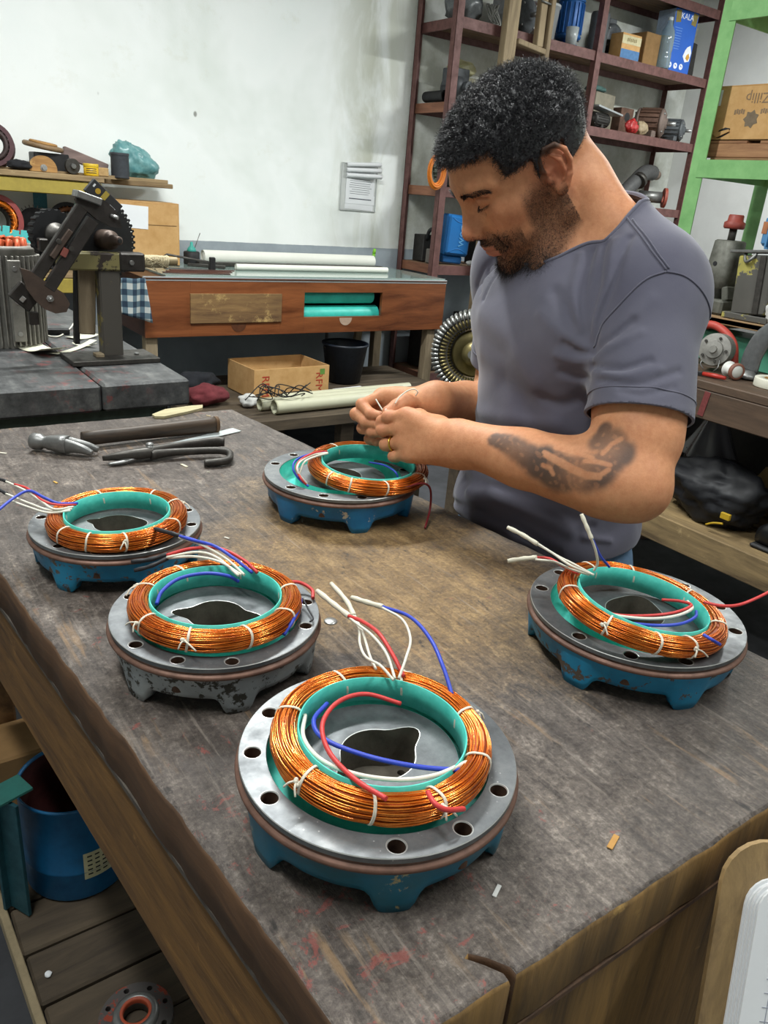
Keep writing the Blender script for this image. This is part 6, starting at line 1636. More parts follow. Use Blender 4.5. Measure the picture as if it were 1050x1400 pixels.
 MB().lathe([(0, 0), (.034, 0), (.038, .006), (.038, .022), (.028, .028), (.027, .046), (.024, .05), (0, .05)], 12, Matrix.Translation((2.83, 1.79, zp + .305))).build('knob', rk, t)
 # yellow-grey block machine with a blue motor on top
 t = thing('yellow_grey_machine', 'worn yellow and grey block-shaped machine standing on the pallet', 'machine', (2.82, 1.60, zp))
 yg = chipped('worn_yellow_on_grey', '55534E', 'A39A50', .1, 8, .56, .55, '45433F', .4)
 Q = Matrix.Translation((2.81, 1.605, zp + .115)) @ Matrix.Rotation(-.09, 4, 'X')
 MB().box((0, 0, .01), (.16, .135, .205), ch=.006, M=Q).build('body', yg, t)
 MB().box((-.082, -.03, .01), (.012, .022, .20), ch=.002, M=Q).build('rib', M['steel_dark'], t)
 MB().box((2.81, 1.60, zp + .012), (.18, .18, .022)).build('base', yg, t)
 MB().box((0, 0, .125), (.175, .20, .010), ch=.002, M=Q).build('top_plate', M['steel_grey'], t)
 MB().tube(spline([Q @ Vector((-.06, .05, .128)), Q @ Vector((-.075, .045, .11)), Q @ Vector((-.09, .03, .09)), Q @ Vector((-.09, .01, .10)), Q @ Vector((-.07, .0, .127))], 5), .006, 6).build('lifting_ring', M['steel_grey'], t)
 bm = plain('faded_blue_paint', '4E86B4', .5, var=.25, scale=18)
 mm = thing('blue_finned_motor', 'faded blue finned motor on top of the yellow-grey machine', 'motor', (2.80, 1.53, zp + .26))
 zq = zp + .2485
 MB().box((2.80, 1.545, zq + .06), (.115, .16, .10), ch=.01).build('barrel', bm, mm)
 MB().box((2.80, 1.545, zq + .006), (.09, .13, .012)).build('foot', bm, mm)
 for k in range(8): MB().box((2.742, 1.595 - .018 * k, zq + .06), (.02, .006, .106)).build('cooling_fin', bm, mm)
 MB().box((2.743, 1.615, zq + .07), (.004, .02, .04)).build('orange_spot', plain('orange_rust', 'A86A44', .7), mm)
 MB().tube([(2.80, 1.61, zq + .11), (2.80, 1.61, zq + .125)], .010, 8).build('lifting_eye', M['steel_grey'], mm)
 o = heap('white_rag', 'white rag draped in front of the yellow-grey machine at the frame edge', 'rag', (2.725, 1.475, zp), (.022, .05, .05), plain('white_cotton_rag', 'D8D8D6', .9, var=.1), 31, .45); o['label'] = 'white rag draped in front of the yellow-grey machine at the frame edge'
 heap('navy_bundle', 'dark navy bundle between the jack and the yellow-grey machine', 'bundle', (2.97, 1.72, zp), (.05, .03, .06), plain('navy_cloth', '1E2A48', .8), 33)
on_side_bench()
def green_rack():
 t = thing('green_rack', 'bright green painted steel rack standing behind the side bench', 'rack', (3.5, 1.4, 0))
 g = plain('apple_green_paint', '84B876', .5, .0, .2, 14, .15, c2='6FA463')
 for (x, y) in ((3.225, 2.28), (3.225, .55), (3.75, 2.28), (3.75, .55)):
  m = MB(); m.box((x, y, 1.5), (.006, .07, 3.0)); m.box((x + .03, y + .033, 1.5), (.06, .006, 3.0)); m.build('post', g, t)
 for z in (.25, 1.660, 2.25):
  for x in (3.222, 3.753): MB().box((x, 1.415, z), (.008, 1.72, .072)).build('beam', g, t)
  for y in (2.27, .56): MB().box((3.49, y, z), (.53, .008, .07)).build('end_beam', g, t)
 for x in (3.33, 3.49, 3.65): MB().box((x, 1.415, 1.703), (.10, 1.70, .012)).build('deck_slat', wood('deck_wood_%d' % int(x * 100), '6A5238', '9A7A54', 4, 'Y', .8), t)
 for x in (3.33, 3.49, 3.65): MB().box((x, 1.415, 2.292), (.14, 1.70, .012)).build('deck_slat', M['iron_black'], t)
 t = thing('rack_pallet', 'brown wooden board pallet on the green rack under the carton', 'pallet', (3.47, 1.8, 1.7095))
 bw = wood('brown_board', '7A5238', 'B0845C', 4, 'Y', .7)
 MB().box((3.30, 1.82, 1.738), (.03, .98, .056)).build('front_board', bw, t); MB().box((3.66, 1.82, 1.738), (.03, .98, .056)).build('back_board', bw, t)
 for y in (1.42, 1.68, 1.95, 2.21): MB().box((3.48, y, 1.771), (.39, .2, .010)).build('slat', bw, t)
 t = carton('large_carton', 'large tan carton with faint dark print on the green rack', (3.485, 1.855, 1.778), (.39, .90, .205), .0, 'closed')
 pr = plain('faded_print', '8A7258', .8, bump=.0)
 # print seen on the left face of the carton, upside down
 for (s, sz, y, z, body) in ((0, .055, .255, .160, 'Zillip'),):
  text_mesh(body, sz, 'carton_print', pr, t, (-.1958, y, z), (R(90), R(180), R(-90)), .0003)
 for y_, w_ in ((.325, .05), (.205, .05)):     # smeared print beside the emblem
  for k in range(5): MB().box((-.1954, y_ - w_ / 2 + w_ * (k + .5) / 5, .108 + .003 * (k % 2)), (.0008, w_ / 6.5, .018), ch=.0001).build('smeared_print', pr, t, world=False)
 pts = []
 for k in range(14):
  a = 2 * math.pi * k / 14; r_ = .036 if k % 2 else .026; pts.append((r_ * math.cos(a), r_ * math.sin(a)))
 m = MB(); m.prism(pts, 0, .0008); o = m.build('printed_emblem', plain('emblem_print', '7A6A56', .8), t, world=False); o.location = (-.1953, .265, .080); o.rotation_euler = (R(90), 0, R(-90))
 m = MB(); m.prism([(-.030, -.012), (-.018, .012), (.010, .022), (.034, .018), (.030, .0), (.004, -.014), (-.02, -.02)], 0, .0009); o = m.build('torn_hole', M['rubber'], t, world=False); o.location = (-.1953, .385, .028); o.rotation_euler = (R(90), 0, R(-90))
 m = MB(); m.prism([(-.045, -.02), (.03, -.004), (.036, -.012), (-.02, -.035)], 0, .006); o = m.build('torn_flap', M['card'], t, world=False); o.location = (-.197, .385, .046); o.rotation_euler = (R(90), 0, R(-90))
 MB().box((-.1955, .435, .165), (.001, .025, .06), ch=.0002).build('paper_scrap', M['paper'], t, world=False)
 o = MB().box((3.50, 1.10, 1.91), (.30, .17, .40)).build('dark_case', M['iron_black']); tag(o, 'dark case right of the large carton on the green rack', 'case')
 o = MB().box((3.50, 1.75, .64), (.42, .8, .70)).build('grey_drum_box', plain('rack_crate', '3A3A38', .8)); tag(o, 'dark crate standing low in the green rack', 'crate')
 # dark machine standing behind, past the rack
 t = thing('drill_press', 'dark green drill press standing beyond the green rack at the right frame edge', 'drill press', (4.45, 2.2, 0))
 dg = plain('dark_machine_green', '20362C', .5, .2, .35)
 MB().box((4.45, 2.25, .03), (.5, .6, .06)).build('foot', dg, t); MB().cyl((4.45, 2.35, .06), (4.45, 2.35, 1.9), .06, n=24).build('column', M['steel_dark'], t)
 MB().box((4.45, 2.25, 1.58), (.30, .55, .46), ch=.05).build('head', dg, t); MB().box((4.45, 2.15, 1.0), (.4, .4, .04)).build('work_table', dg, t); MB().cyl((4.45, 2.05, 1.35), (4.45, 2.05, 1.15), .03, n=16).build('spindle', M['steel_grey'], t)
 for k in range(3):
  a = 2 * math.pi * k / 3; MB().tube([(4.28, 2.15, 1.48), (4.22, 2.15 + .16 * math.cos(a), 1.48 + .16 * math.sin(a))], .008, 8).build('feed_handle', M['steel_grey'], t)
green_rack()
def big_stator():
 c = Vector((1.8634,2.0649,.9479)); ax = Vector((-.72, -.66, .12)).normalized(); r = .150
 t = thing('fluted_stator', 'large ribbed silver and brass ring stator standing by the cabinet table', 'stator', (c.x, c.y, .7))
 q = axis_mat(c, ax)
 sv = plain('bright_silver_rib', 'B9BAB6', .28, .85, .3, 30); bs = plain('aged_brass', '8E8258', .35, .75, .35, 30)
 m = MB(); N = 56
 MB().lathe([(r * .62, -.05), (r * .9, -.06), (r * .97, -.03), (r * .97, .0), (r * .9, .03), (r * .62, .02)], 56, q).build('ring_body', M['steel_dark'], t)
 for k in range(N):
  a = 2 * math.pi * k / N; u = (math.cos(a), math.sin(a))
  MB().tube([(u[0] * r * f, u[1] * r * f, z) for f, z in ((.82, .034), (.92, .032), (.99, .016), (1.01, -.01), (.98, -.045), (.9, -.062))], .0058, 6, M=q).build('outer_rib', sv, t)
 for k in range(N):
  a = 2 * math.pi * k / N; u = (math.cos(a), math.sin(a))
  MB().tube([(u[0] * r * f, u[1] * r * f, z) for f, z in ((.80, .031), (.70, .026), (.62, .010), (.60, -.02))], .0045, 5, M=q).build('inner_rib', bs, t)
 MB().lathe([(r * .56, -.05), (r * .56, -.02), (r * .50, -.012), (r * .30, -.02), (r * .28, .012), (r * .12, .02), (0, .02)], 40, q).build('hub', bs, t)
 MB().cyl((0, 0, .02), (0, 0, .07), r * .10, n=18, M=q).build('shaft', M['steel_grey'], t)
 s = thing('timber_trestle', 'dark timber trestle carrying the silver ring stator', 'trestle', (c.x, c.y, 0))
 zt = c.z - .158
 MB().box((c.x + .06, c.y + .05, zt - .025), (.36, .34, .046)).build('top', M['old_plank'], s)
 for sx in (-1, 1):
  for sy in (-1, 1): MB().box((c.x + .06 + sx * .14, c.y + .05 + sy * .13, (zt - .048) / 2), (.05, .05, zt - .048)).build('leg', M['old_plank'], s)
 o = heap('white_bag_scrap', 'torn white plastic hanging behind the table corner above the silver stator', 'bag', (3.32, 3.60, .70), (.09, .05, .08), plain('white_film', 'B9BAB8', .4), 41, .4)
 st = thing('corner_stool', 'dark stool between the table and the shelving under the white plastic', 'stool', (3.33, 3.60, 0))
 MB().box((3.33, 3.60, .675), (.26, .24, .045)).build('seat', M['iron_black'], st)
 for sx in (-1, 1):
  for sy in (-1, 1): MB().box((3.33 + sx * .10, 3.60 + sy * .09, .326), (.035, .035, .652)).build('leg', M['iron_black'], st)
big_stator()
def lower_left():
 z = .3022
 t = thing('blue_drum', 'dark blue metal drum with a paper label, standing on the shelf under the bench', 'drum', (.222, 1.118, z))
 t.scale = (.765, .765, .79)
 bp = plain('deep_blue_paint', '14608E', .4, .1, .35, 12, c2='0E466C')
 MB().lathe([(0, .002), (.112, .0), (.114, .004), (.114, .07), (.1155, .073), (.114, .076), (.114, .235), (.117, .238), (.117, .243), (.113, .244), (.111, .235), (.111, .01), (0, .01)], 48).build('shell', [bp], t, world=False)
 MB().lathe([(.1105, .238), (.1105, .012), (.0, .012)], 40).build('rusty_lining', plain('maroon_lining', '4A1A1A', .7, .0, .4), t, world=False)
 m = MB(); m.lathe([(.1152, .055), (.1152, .125)], 8, a0=R(262), a1=R(300)); m.build('label', plain('cream_label', 'C9C49C', .7), t, world=False)
 for k in range(5):
  for j in range(4):
   m = MB(); m.lathe([(.1156, .065 + .012 * k), (.1156, .069 + .012 * k)], 2, a0=R(266 + 8 * j), a1=R(271 + 8 * j)); m.build('print_mark', M['ink_black'], t, world=False)
 t = thing('angle_bracket', 'dark blue-green steel angle standing beside the blue drum', 'bracket', (.105, 1.09, z))
 bp2 = plain('dark_teal_paint', '1E4E58', .5, .1, .35)
 MB().box((.112, 1.066, z + .115), (.006, .05, .23), (0, 0, .5)).build('web', bp2, t); MB().box((.104, 1.083, z + .115), (.03, .006, .23), (0, 0, .5)).build('web', bp2, t)
 MB().box((.112, 1.075, z + .236), (.07, .045, .005), (0, 0, .3)).build('cap_plate', plain('teal_cap', '2F6E66', .5), t)
 t = thing('red_flange', 'small red-painted steel flange on the shelf under the bench, lowest in the frame', 'flange', (.212, .782, z))
 t.scale = (.9, .9, 1)
 rd = chipped('worn_red_paint_flange', '4C4846', '8E3A26', .2, 22, .55, .45)
 outer = [(.058 * math.cos(2 * math.pi * i / 64), .058 * math.sin(2 * math.pi * i / 64)) for i in range(64)]
 hl = [[(.048 * math.cos(2 * math.pi * k / 8) + .0045 * math.cos(2 * math.pi * i / 14), .048 * math.sin(2 * math.pi * k / 8) + .0045 * math.sin(2 * math.pi * i / 14)) for i in range(14)] for k in range(8)]
 inn = [(.036 * math.cos(2 * math.pi * i / 40), .036 * math.sin(2 * math.pi * i / 40)) for i in range(40)]
 pv, pf = plate_faces(outer, [inn] + hl); m = MB(); m.add([(x, y, .014) for x, y in pv], pf); wallstrip(m, outer, .0, .014)
 for h in hl: wallstrip(m, h, .0, .014, True)
 m.build('flange_plate', rd, t, world=False)
 MB().lathe([(.036, .014), (.035, .022), (.031, .024), (.022, .024), (.021, .020), (.021, .001), (.036, .001)], 40).build('bearing_seat', M['steel_grey'], t, world=False)
 MB().lathe([(.0245, .0245), (.0205, .0252), (.0195, .022), (.0195, .016)], 40).build('red_ring', plain('orange_red_paint', 'A84A2E', .5), t, world=False)
 t = thing('brown_carton', 'brown carton farther back on the shelf under the bench, at the left frame edge', 'box', (.2, 1.33, z))
 MB().box((.19, 1.285, z + .0885), (.20, .11, .174)).build('carton', M['card_dark'], t); MB().box((.165, 1.224, z + .065), (.15, .008, .014)).build('yellow_strip', plain('yellow_band_paint', 'B08A2E', .5), t)
 for i, (px, py, lb) in enumerate((((.1057,1.1218,.302)[0], (.1057,1.1218,.302)[1], 'crumpled white scrap on the shelf planks left of the blue drum'), ((.1232,.922,.302)[0], (.1232,.922,.302)[1], 'tiny white scrap on the shelf planks below the blue drum'))):
  m = MB(); s = .007 if i == 0 else .005
  m.grid(lambda u, v: (s * (1 + .4 * mnoise.noise(Vector((u * 5, v * 5, i)))) * math.cos(6.283 * u) * math.cos(3.14 * (v - .5)), s * 1.2 * math.sin(6.283 * u) * math.cos(3.14 * (v - .5)), s * .5 + s * .5 * math.sin(3.14 * (v - .5))), 12, 7, wu=True, smooth=False)
  o = m.build('paper_scrap', M['paper']); o.location = (px, py, z - .0005); tag(o, lb, 'scrap')
lower_left()
def clipboard():
 P0 = Vector((.509, .1945, .989)); u = Vector((.8225, -.5687, 0)); zz = Vector((0, 0, 1)); n = u.cross(zz)   # n points at the viewer side
 Q = Matrix((u, -n, zz)).transposed().to_4x4(); Q = Q @ Matrix.Rotation(R(6), 4, 'Y') @ Matrix.Rotation(R(-22), 4, 'X'); Q.translation = P0 + n * .012
 t = thing('clipboard', 'tan hardboard clipboard with a thick pad of ruled white forms, beside the bench end', 'clipboard', tuple(P0 + Vector((.09, -.07, -.335))))
 def sheet(x0, z0, w, h, r, y, th, name, mat, par=t):
  pts = []
  for (cx, cz, a0) in ((x0 + r, z0 - r, 180), (x0 + w - r, z0 - r, 90), (x0 + w - r, z0 - h + r, 0), (x0 + r, z0 - h + r, -90)):
   for k in range(7):
    a = R(a0 - 15 * k); pts.append((cx + r * math.cos(a), cz + r * math.sin(a)))
  pts = pts[::-1]
  m = MB(); m.prism(pts, 0, th, Q @ Matrix(((1, 0, 0, 0), (0, 0, -1, y), (0, 1, 0, 0), (0, 0, 0, 1)))); return m.build(name, mat, par)
 sheet(-.019, .030, .262, .365, .035, .0, .005, 'board', wood('hardboard', '5E4A32', 'A08458', 5, 'Z', .6))
 pad = None
 for k in range(5):
  pad = sheet(.0 + .0012 * k, .004 - .0015 * (k % 2), .228, .322, .004 + .018, -.0052 - .0023 * k, .0019, 'form_sheet', M['paper'])
 top = -.0052 - .0023 * 4 - .0020
 ink = plain('form_grey_ink', 'A4A8B4', .8, bump=.0); pen = plain('pen_ink', '7C86A6', .7, bump=.0)
 for k in range(26):
  MB().box((.12, top, -.045 - .0105 * k), (.20, .0004, .0006), ch=.00005, M=Q).build('ruled_line', ink, pad)
 for x in (.024, .085, .15, .215): MB().box((x, top, -.175), (.0006, .0004, .27), ch=.00005, M=Q).build('ruled_line', ink, pad)
 MB().box((.11, top, -.022), (.09, .0006, .012), ch=.0001, M=Q).build('form_heading', ink, pad)
 rr = random.Random(12)
 for k in range(20):
  x = rr.choice([.03, .05, .09, .1, .155]); z = -.052 - .0105 * rr.randrange(25)
  pts = [Q @ Vector((x + .0035 * j, top - .0002, z + rr.uniform(-.0028, .0036))) for j in range(rr.randrange(6, 13))]
  MB().tube(spline(pts, 3), .00045, 4).build('handwriting', pen, pad)
 MB().box((.112, -.014, .018), (.11, .016, .022), ch=.004, M=Q).build('clip', M['steel_bright'], t)
 s = thing('paint_stool', 'low wooden stool beside the bench end carrying the clipboard', 'stool', tuple(P0 + Vector((.12, -.10, -.989))))
 c = P0 + u * .115 + n * .13
 ang = math.atan2(u.y, u.x); zt = .989 + .030 - .362
 MB().box((c.x, c.y, zt - .0165), (.30, .16, .03), (0, 0, ang)).build('seat', M['old_plank'], s)
 for sx in (-1, 1):
  for sy in (-1, 1):
   p = c + u * sx * .12 + n * sy * .055; MB().box((p.x, p.y, (zt - .033) / 2), (.03, .03, zt - .033), (0, 0, ang)).build('leg', M['old_plank'], s)
clipboard()
# ------------------------------------------------------------------ organic modelling: distance fields and their surfaces
F32 = np.float32
def A3(p): return np.array(p, dtype=np.float64)
def smin(a, b, k):
 if k <= 0: return np.minimum(a, b)
 h = np.maximum(F32(k) - np.abs(a - b), F32(0))
 h *= h
 return np.minimum(a, b) - h * F32(.25 / k)
class Cap:      # tapered capsule
 def __init__(s, a, b, r0, r1=None):
  s.a = A3(a); s.b = A3(b); s.r0 = r0; s.r1 = r0 if r1 is None else r1
  s.d = s.b - s.a; s.dd = F32(max(1e-12, float(s.d @ s.d)))
  s.c = (s.a + s.b) / 2; s.R = float(np.linalg.norm(s.d)) / 2 + max(s.r0, s.r1); s.a = s.a.astype(F32); s.d = s.d.astype(F32)
 def ev(s, P):
  q = P - s.a
  t = np.clip((q @ s.d) / s.dd, 0, 1)
  q -= t[:, None] * s.d
  return np.sqrt(np.einsum('ij,ij->i', q, q)) - (F32(s.r0) + F32(s.r1 - s.r0) * t)
class Ell:      # ellipsoid; axes rows = its local axes in world space
 def __init__(s, c, r, ax=None):
  s.c = A3(c); s.r = A3(r); s.ax = np.eye(3) if ax is None else A3(ax); s.R = float(max(r)); s.T = (s.ax.T / s.r).astype(F32); s.ir = (1 / s.r).astype(F32); s.c32 = s.c.astype(F32)
 def ev(s, P):
  a = (P - s.c32) @ s.T; k0 = np.sqrt(np.einsum('ij,ij->i', a, a)) + F32(1e-9)
  a *= s.ir; k1 = np.sqrt(np.einsum('ij,ij->i', a, a)) + F32(1e-9)
  return k0 * (k0 - 1) / k1
class Poly:     # chain of tapered capsules
 def __init__(s, pts, rs, k=.0):
  rs = rs if isinstance(rs, (list, tuple)) else [rs] * len(pts)
  s.k = k; s.ch = [Cap(pts[i], pts[i + 1], rs[i], rs[i + 1]) for i in range(len(pts) - 1)]
  P = A3(pts); s.c = P.mean(0); s.R = float(np.max(np.linalg.norm(P - s.c, axis=1))) + max(rs)
 def ev(s, P):
  d = s.ch[0].ev(P)
  for c in s.ch[1:]: d = smin(d, c.ev(P), s.k)
  return d
class Grp:      # ordered list of (op, k, node): op '+' joins, '-' carves
 def __init__(s, items):
  s.items = items
  cs = [n for op, k, n in items if op == '+']
  s.c = np.mean([n.c for n in cs], axis=0)
  s.R = max(float(np.linalg.norm(n.c - s.c)) + n.R for n in cs)
 def ev(s, P):
  pc = (P.max(0) + P.min(0)) / 2; pr = float(np.linalg.norm(P.max(0) - P.min(0))) / 2
  d = None
  for op, k, n in s.items:
   lb = float(np.linalg.norm(n.c - pc)) - n.R - pr
   if lb > .075 or (d is not None and lb > (k + float(d.max()) if op == '+' else k - float(d.min()))): continue
   e = n.ev(P)
   if e is None: continue
   if op == '+': d = e if d is None else smin(d, e, k)
   elif d is not None: d = -smin(-d, e, k)
  return d
class Fn:       # wraps a field with a displacement of its distance
 def __init__(s, node, fn): s.n = node; s.fn = fn; s.c = node.c; s.R = node.R + .02
 def ev(s, P):
  d = s.n.ev(P)
  return None if d is None else d + s.fn(P, d)
def surface(node, h, lo, hi, keep=None, B=16):
 """surface nets over the blocks of a sparse grid; returns vertices and quads"""
 lo = A3(lo); hi = A3(hi)
 nb = np.ceil((hi - lo) / (h * B)).astype(int)
 blk = h * B; rad = blk * .87
 verts = []; vid = {}; quads = []
 g = np.arange(B + 2)
 I, J, K = np.meshgrid(g, g, g, indexing='ij')
 base = np.stack([I.ravel(), J.ravel(), K.ravel()], 1).astype(np.float64)
 keys_all = []; pos_all = []; q_all = []
 S = 1 << 20
 n1 = B + 2
 corners = [(0, 0, 0), (1, 0, 0), (0, 1, 0), (1, 1, 0), (0, 0, 1), (1, 0, 1), (0, 1, 1), (1, 1, 1)]
 edges = [(0, 1), (2, 3), (4, 5), (6, 7), (0, 2), (1, 3), (4, 6), (5, 7), (0, 4), (1, 5), (2, 6), (3, 7)]
 def key(ix): return (ix[:, 0] * S + ix[:, 1]) * S + ix[:, 2]
 # coarse test
 bi = np.stack(np.meshgrid(*[np.arange(n) for n in nb], indexing='ij'), -1).reshape(-1, 3)
 for b in bi:
  c0 = lo + b * blk
  if keep is not None and not keep((c0 + blk / 2)[None])[0]: continue
  cc = c0 + blk / 2
  t = node.ev((cc[None] + np.array([[0, 0, 0], [1e-4, 0, 0]])).astype(F32))
  if t is None or abs(t[0]) > rad * 1.8 + .004: continue
  P = (c0 + base * h).astype(F32)
  d = node.ev(P)
  if d is None: continue
  D = d.reshape(n1, n1, n1)
  if D.min() > 0 or D.max() < 0: continue
  # cells 0..B (one extra layer so that quads close across blocks)
  cv = [D[x:x + B + 1, y:y + B + 1, z:z + B + 1] for x, y, z in corners]
  neg = sum((c < 0).astype(np.int8) for c in cv)
  act = (neg > 0) & (neg < 8)
  ai = np.argwhere(act)
  if len(ai) == 0: continue
  vals = np.stack([c[act] for c in cv], 1)
  acc = np.zeros((len(ai), 3)); cnt = np.zeros(len(ai))
  for a, bb in edges:
   va, vb = vals[:, a], vals[:, bb]
   m = (va < 0) != (vb < 0)
   t = np.where(m, va / np.where(m, va - vb, 1), 0)
   pa = A3(corners[a]); pb = A3(corners[bb])
   acc += m[:, None] * (pa + t[:, None] * (pb - pa)); cnt += m
  pos = c0 + (ai + acc / cnt[:, None]) * h
  gi = ai + b * B
  keys_all.append(key(gi)); pos_all.append(pos)
  # quads: edges along each axis starting at interior nodes 1..B
  for ax in range(3):
   o = [(0, 0, 0)] * 4
   u, v = [(1, 2), (2, 0), (0, 1)][ax]
   s0 = [slice(1, B + 1)] * 3
   s1 = [slice(1, B + 1)] * 3; s1[ax] = slice(2, B + 2)
   A_ = D[tuple(s0)]; B_ = D[tuple(s1)]
   m = (A_ < 0) != (B_ < 0)
   e = np.argwhere(m)
   if len(e) == 0: continue
   flip = A_[m] < 0
   n = e + 1 + b * B
   du = np.zeros(3, int); du[u] = 1; dv = np.zeros(3, int); dv[v] = 1
   q = np.stack([key(n - du - dv), key(n - dv), key(n), key(n - du)], 1)
   q = np.where(flip[:, None], q, q[:, ::-1])
   q_all.append(q)
 K_ = np.concatenate(keys_all); Pp = np.concatenate(pos_all); Q = np.concatenate(q_all)
 uk, first = np.unique(K_, return_index=True)
 V = Pp[first]
 ix = np.searchsorted(uk, Q); ix = np.clip(ix, 0, len(uk) - 1)
 ok = (uk[ix] == Q).all(1)
 ix = ix[ok]
 return V, ix
def mesh_np(name, V, Fc, mats, parent=None, attrs=None, smooth=True, mi=None):
 me = bpy.data.meshes.new(name)
 Vl = V
 if parent is not None:
  Mi = np.array(wmat(parent).inverted())
  Vl = V @ Mi[:3, :3].T + Mi[:3, 3]
 Fc = np.asarray(Fc)
 n, k = Fc.shape
 me.vertices.add(len(V)); me.vertices.foreach_set('co', Vl.astype(F32).ravel())
 me.loops.add(n * k); me.loops.foreach_set('vertex_index', Fc.astype(np.int32).ravel())
 me.polygons.add(n); me.polygons.foreach_set('loop_start', (np.arange(n) * k).astype(np.int32))
 me.update(calc_edges=True)
 me.polygons.foreach_set('use_smooth', np.full(n, smooth))
 for m in (mats if isinstance(mats, (list, tuple)) else [mats]): me.materials.append(m)
 if mi is not None: me.polygons.foreach_set('material_index', mi.astype(np.int32))
 for k_, v in (attrs or {}).items():
  a = me.attributes.new(k_, 'FLOAT', 'POINT'); a.data.foreach_set('value', v.astype(F32))
 me.validate(); me.update()
 o = link(bpy.data.objects.new(name, me))
 if parent is not None: o.parent = parent
 return o
def pnoise(P, sc, seed=.0):
 """cheap smooth noise in [-1, 1]: sums of turned sine waves"""
 P = P.astype(F32); out = np.zeros(len(P), F32); rg = np.random.default_rng(int(seed * 10) + 3)
 for i in range(7):
  w = rg.normal(size=3); w /= np.linalg.norm(w)
  f = sc * (.6 + .9 * rg.random())
  out += np.sin(P @ (w * f).astype(F32) + F32(rg.random() * 6.28) + F32(1.3) * np.sin(P @ (rg.normal(size=3) * f * .35).astype(F32)))
 return out / 4.0
def sstep(a, b, x):
 t = np.clip((x - a) / (b - a), 0, 1); return t * t * (3 - 2 * t)
def strands(name, roots, dirs, lens, rad, mat, parent, curl, seed, sides=3, seg=4):
 """many short tapering hairs as one mesh"""
 rg = np.random.default_rng(seed); n = len(roots)
 dirs = dirs / np.linalg.norm(dirs, axis=1, keepdims=True)
 t1 = np.cross(dirs, rg.normal(size=(n, 3))); t1 /= np.linalg.norm(t1, axis=1, keepdims=True)
 t2 = np.cross(dirs, t1)
 Vs = []
 ph = rg.random(n) * 6.28; tw = curl[1] * (.7 + .6 * rg.random(n)) * np.where(rg.random(n) < .5, 1, -1)
 bend = rg.normal(size=(n, 1)) * .3
 for j in range(seg + 1):
  s = j / seg
  a = ph + tw * s
  off = (t1 * (np.cos(a) - np.cos(ph))[:, None] + t2 * (np.sin(a) - np.sin(ph))[:, None]) * curl[0]
  c = roots + dirs * (lens * s)[:, None] + off
  r = rad * (1 - .75 * s)
  for k in range(sides):
   b = 2 * math.pi * k / sides
   Vs.append(c + (t1 * math.cos(b) + t2 * math.sin(b)) * r)
 V = np.stack(Vs, 1).reshape(-1, 3)
 m = (seg + 1) * sides
 q = []
 for j in range(seg):
  for k in range(sides):
   k2 = (k + 1) % sides
   q.append([j * sides + k, j * sides + k2, (j + 1) * sides + k2, (j + 1) * sides + k])
 Q = (np.arange(n)[:, None, None] * m + np.array(q)[None]).reshape(-1, 4)
 return mesh_np(name, V, Q, mat, parent)
def mask_faces(V, Q, keepv): return Q[keepv[Q].all(1)]
def compact(V, Q):
 u, inv = np.unique(Q, return_inverse=True)
 return V[u], inv.reshape(Q.shape), u
def bisect(V, Q, co, no, inside):
 """cut a quad mesh by a plane in the part where inside(P) holds; drops the side the normal points to"""
 bm = bmesh.new()
 vs = [bm.verts.new(v) for v in V]
 for q in Q: bm.faces.new([vs[i] for i in q])
 cents = V[Q].mean(1); sel = inside(cents)
 bm.faces.ensure_lookup_table()
 fs = [bm.faces[i] for i in np.nonzero(sel)[0]]
 es = {e for f in fs for e in f.edges}; vv = {v for f in fs for v in f.verts}
 bmesh.ops.bisect_plane(bm, geom=list(vv) + list(es) + fs, dist=1e-6, plane_co=co, plane_no=no, clear_outer=True)
 return bm
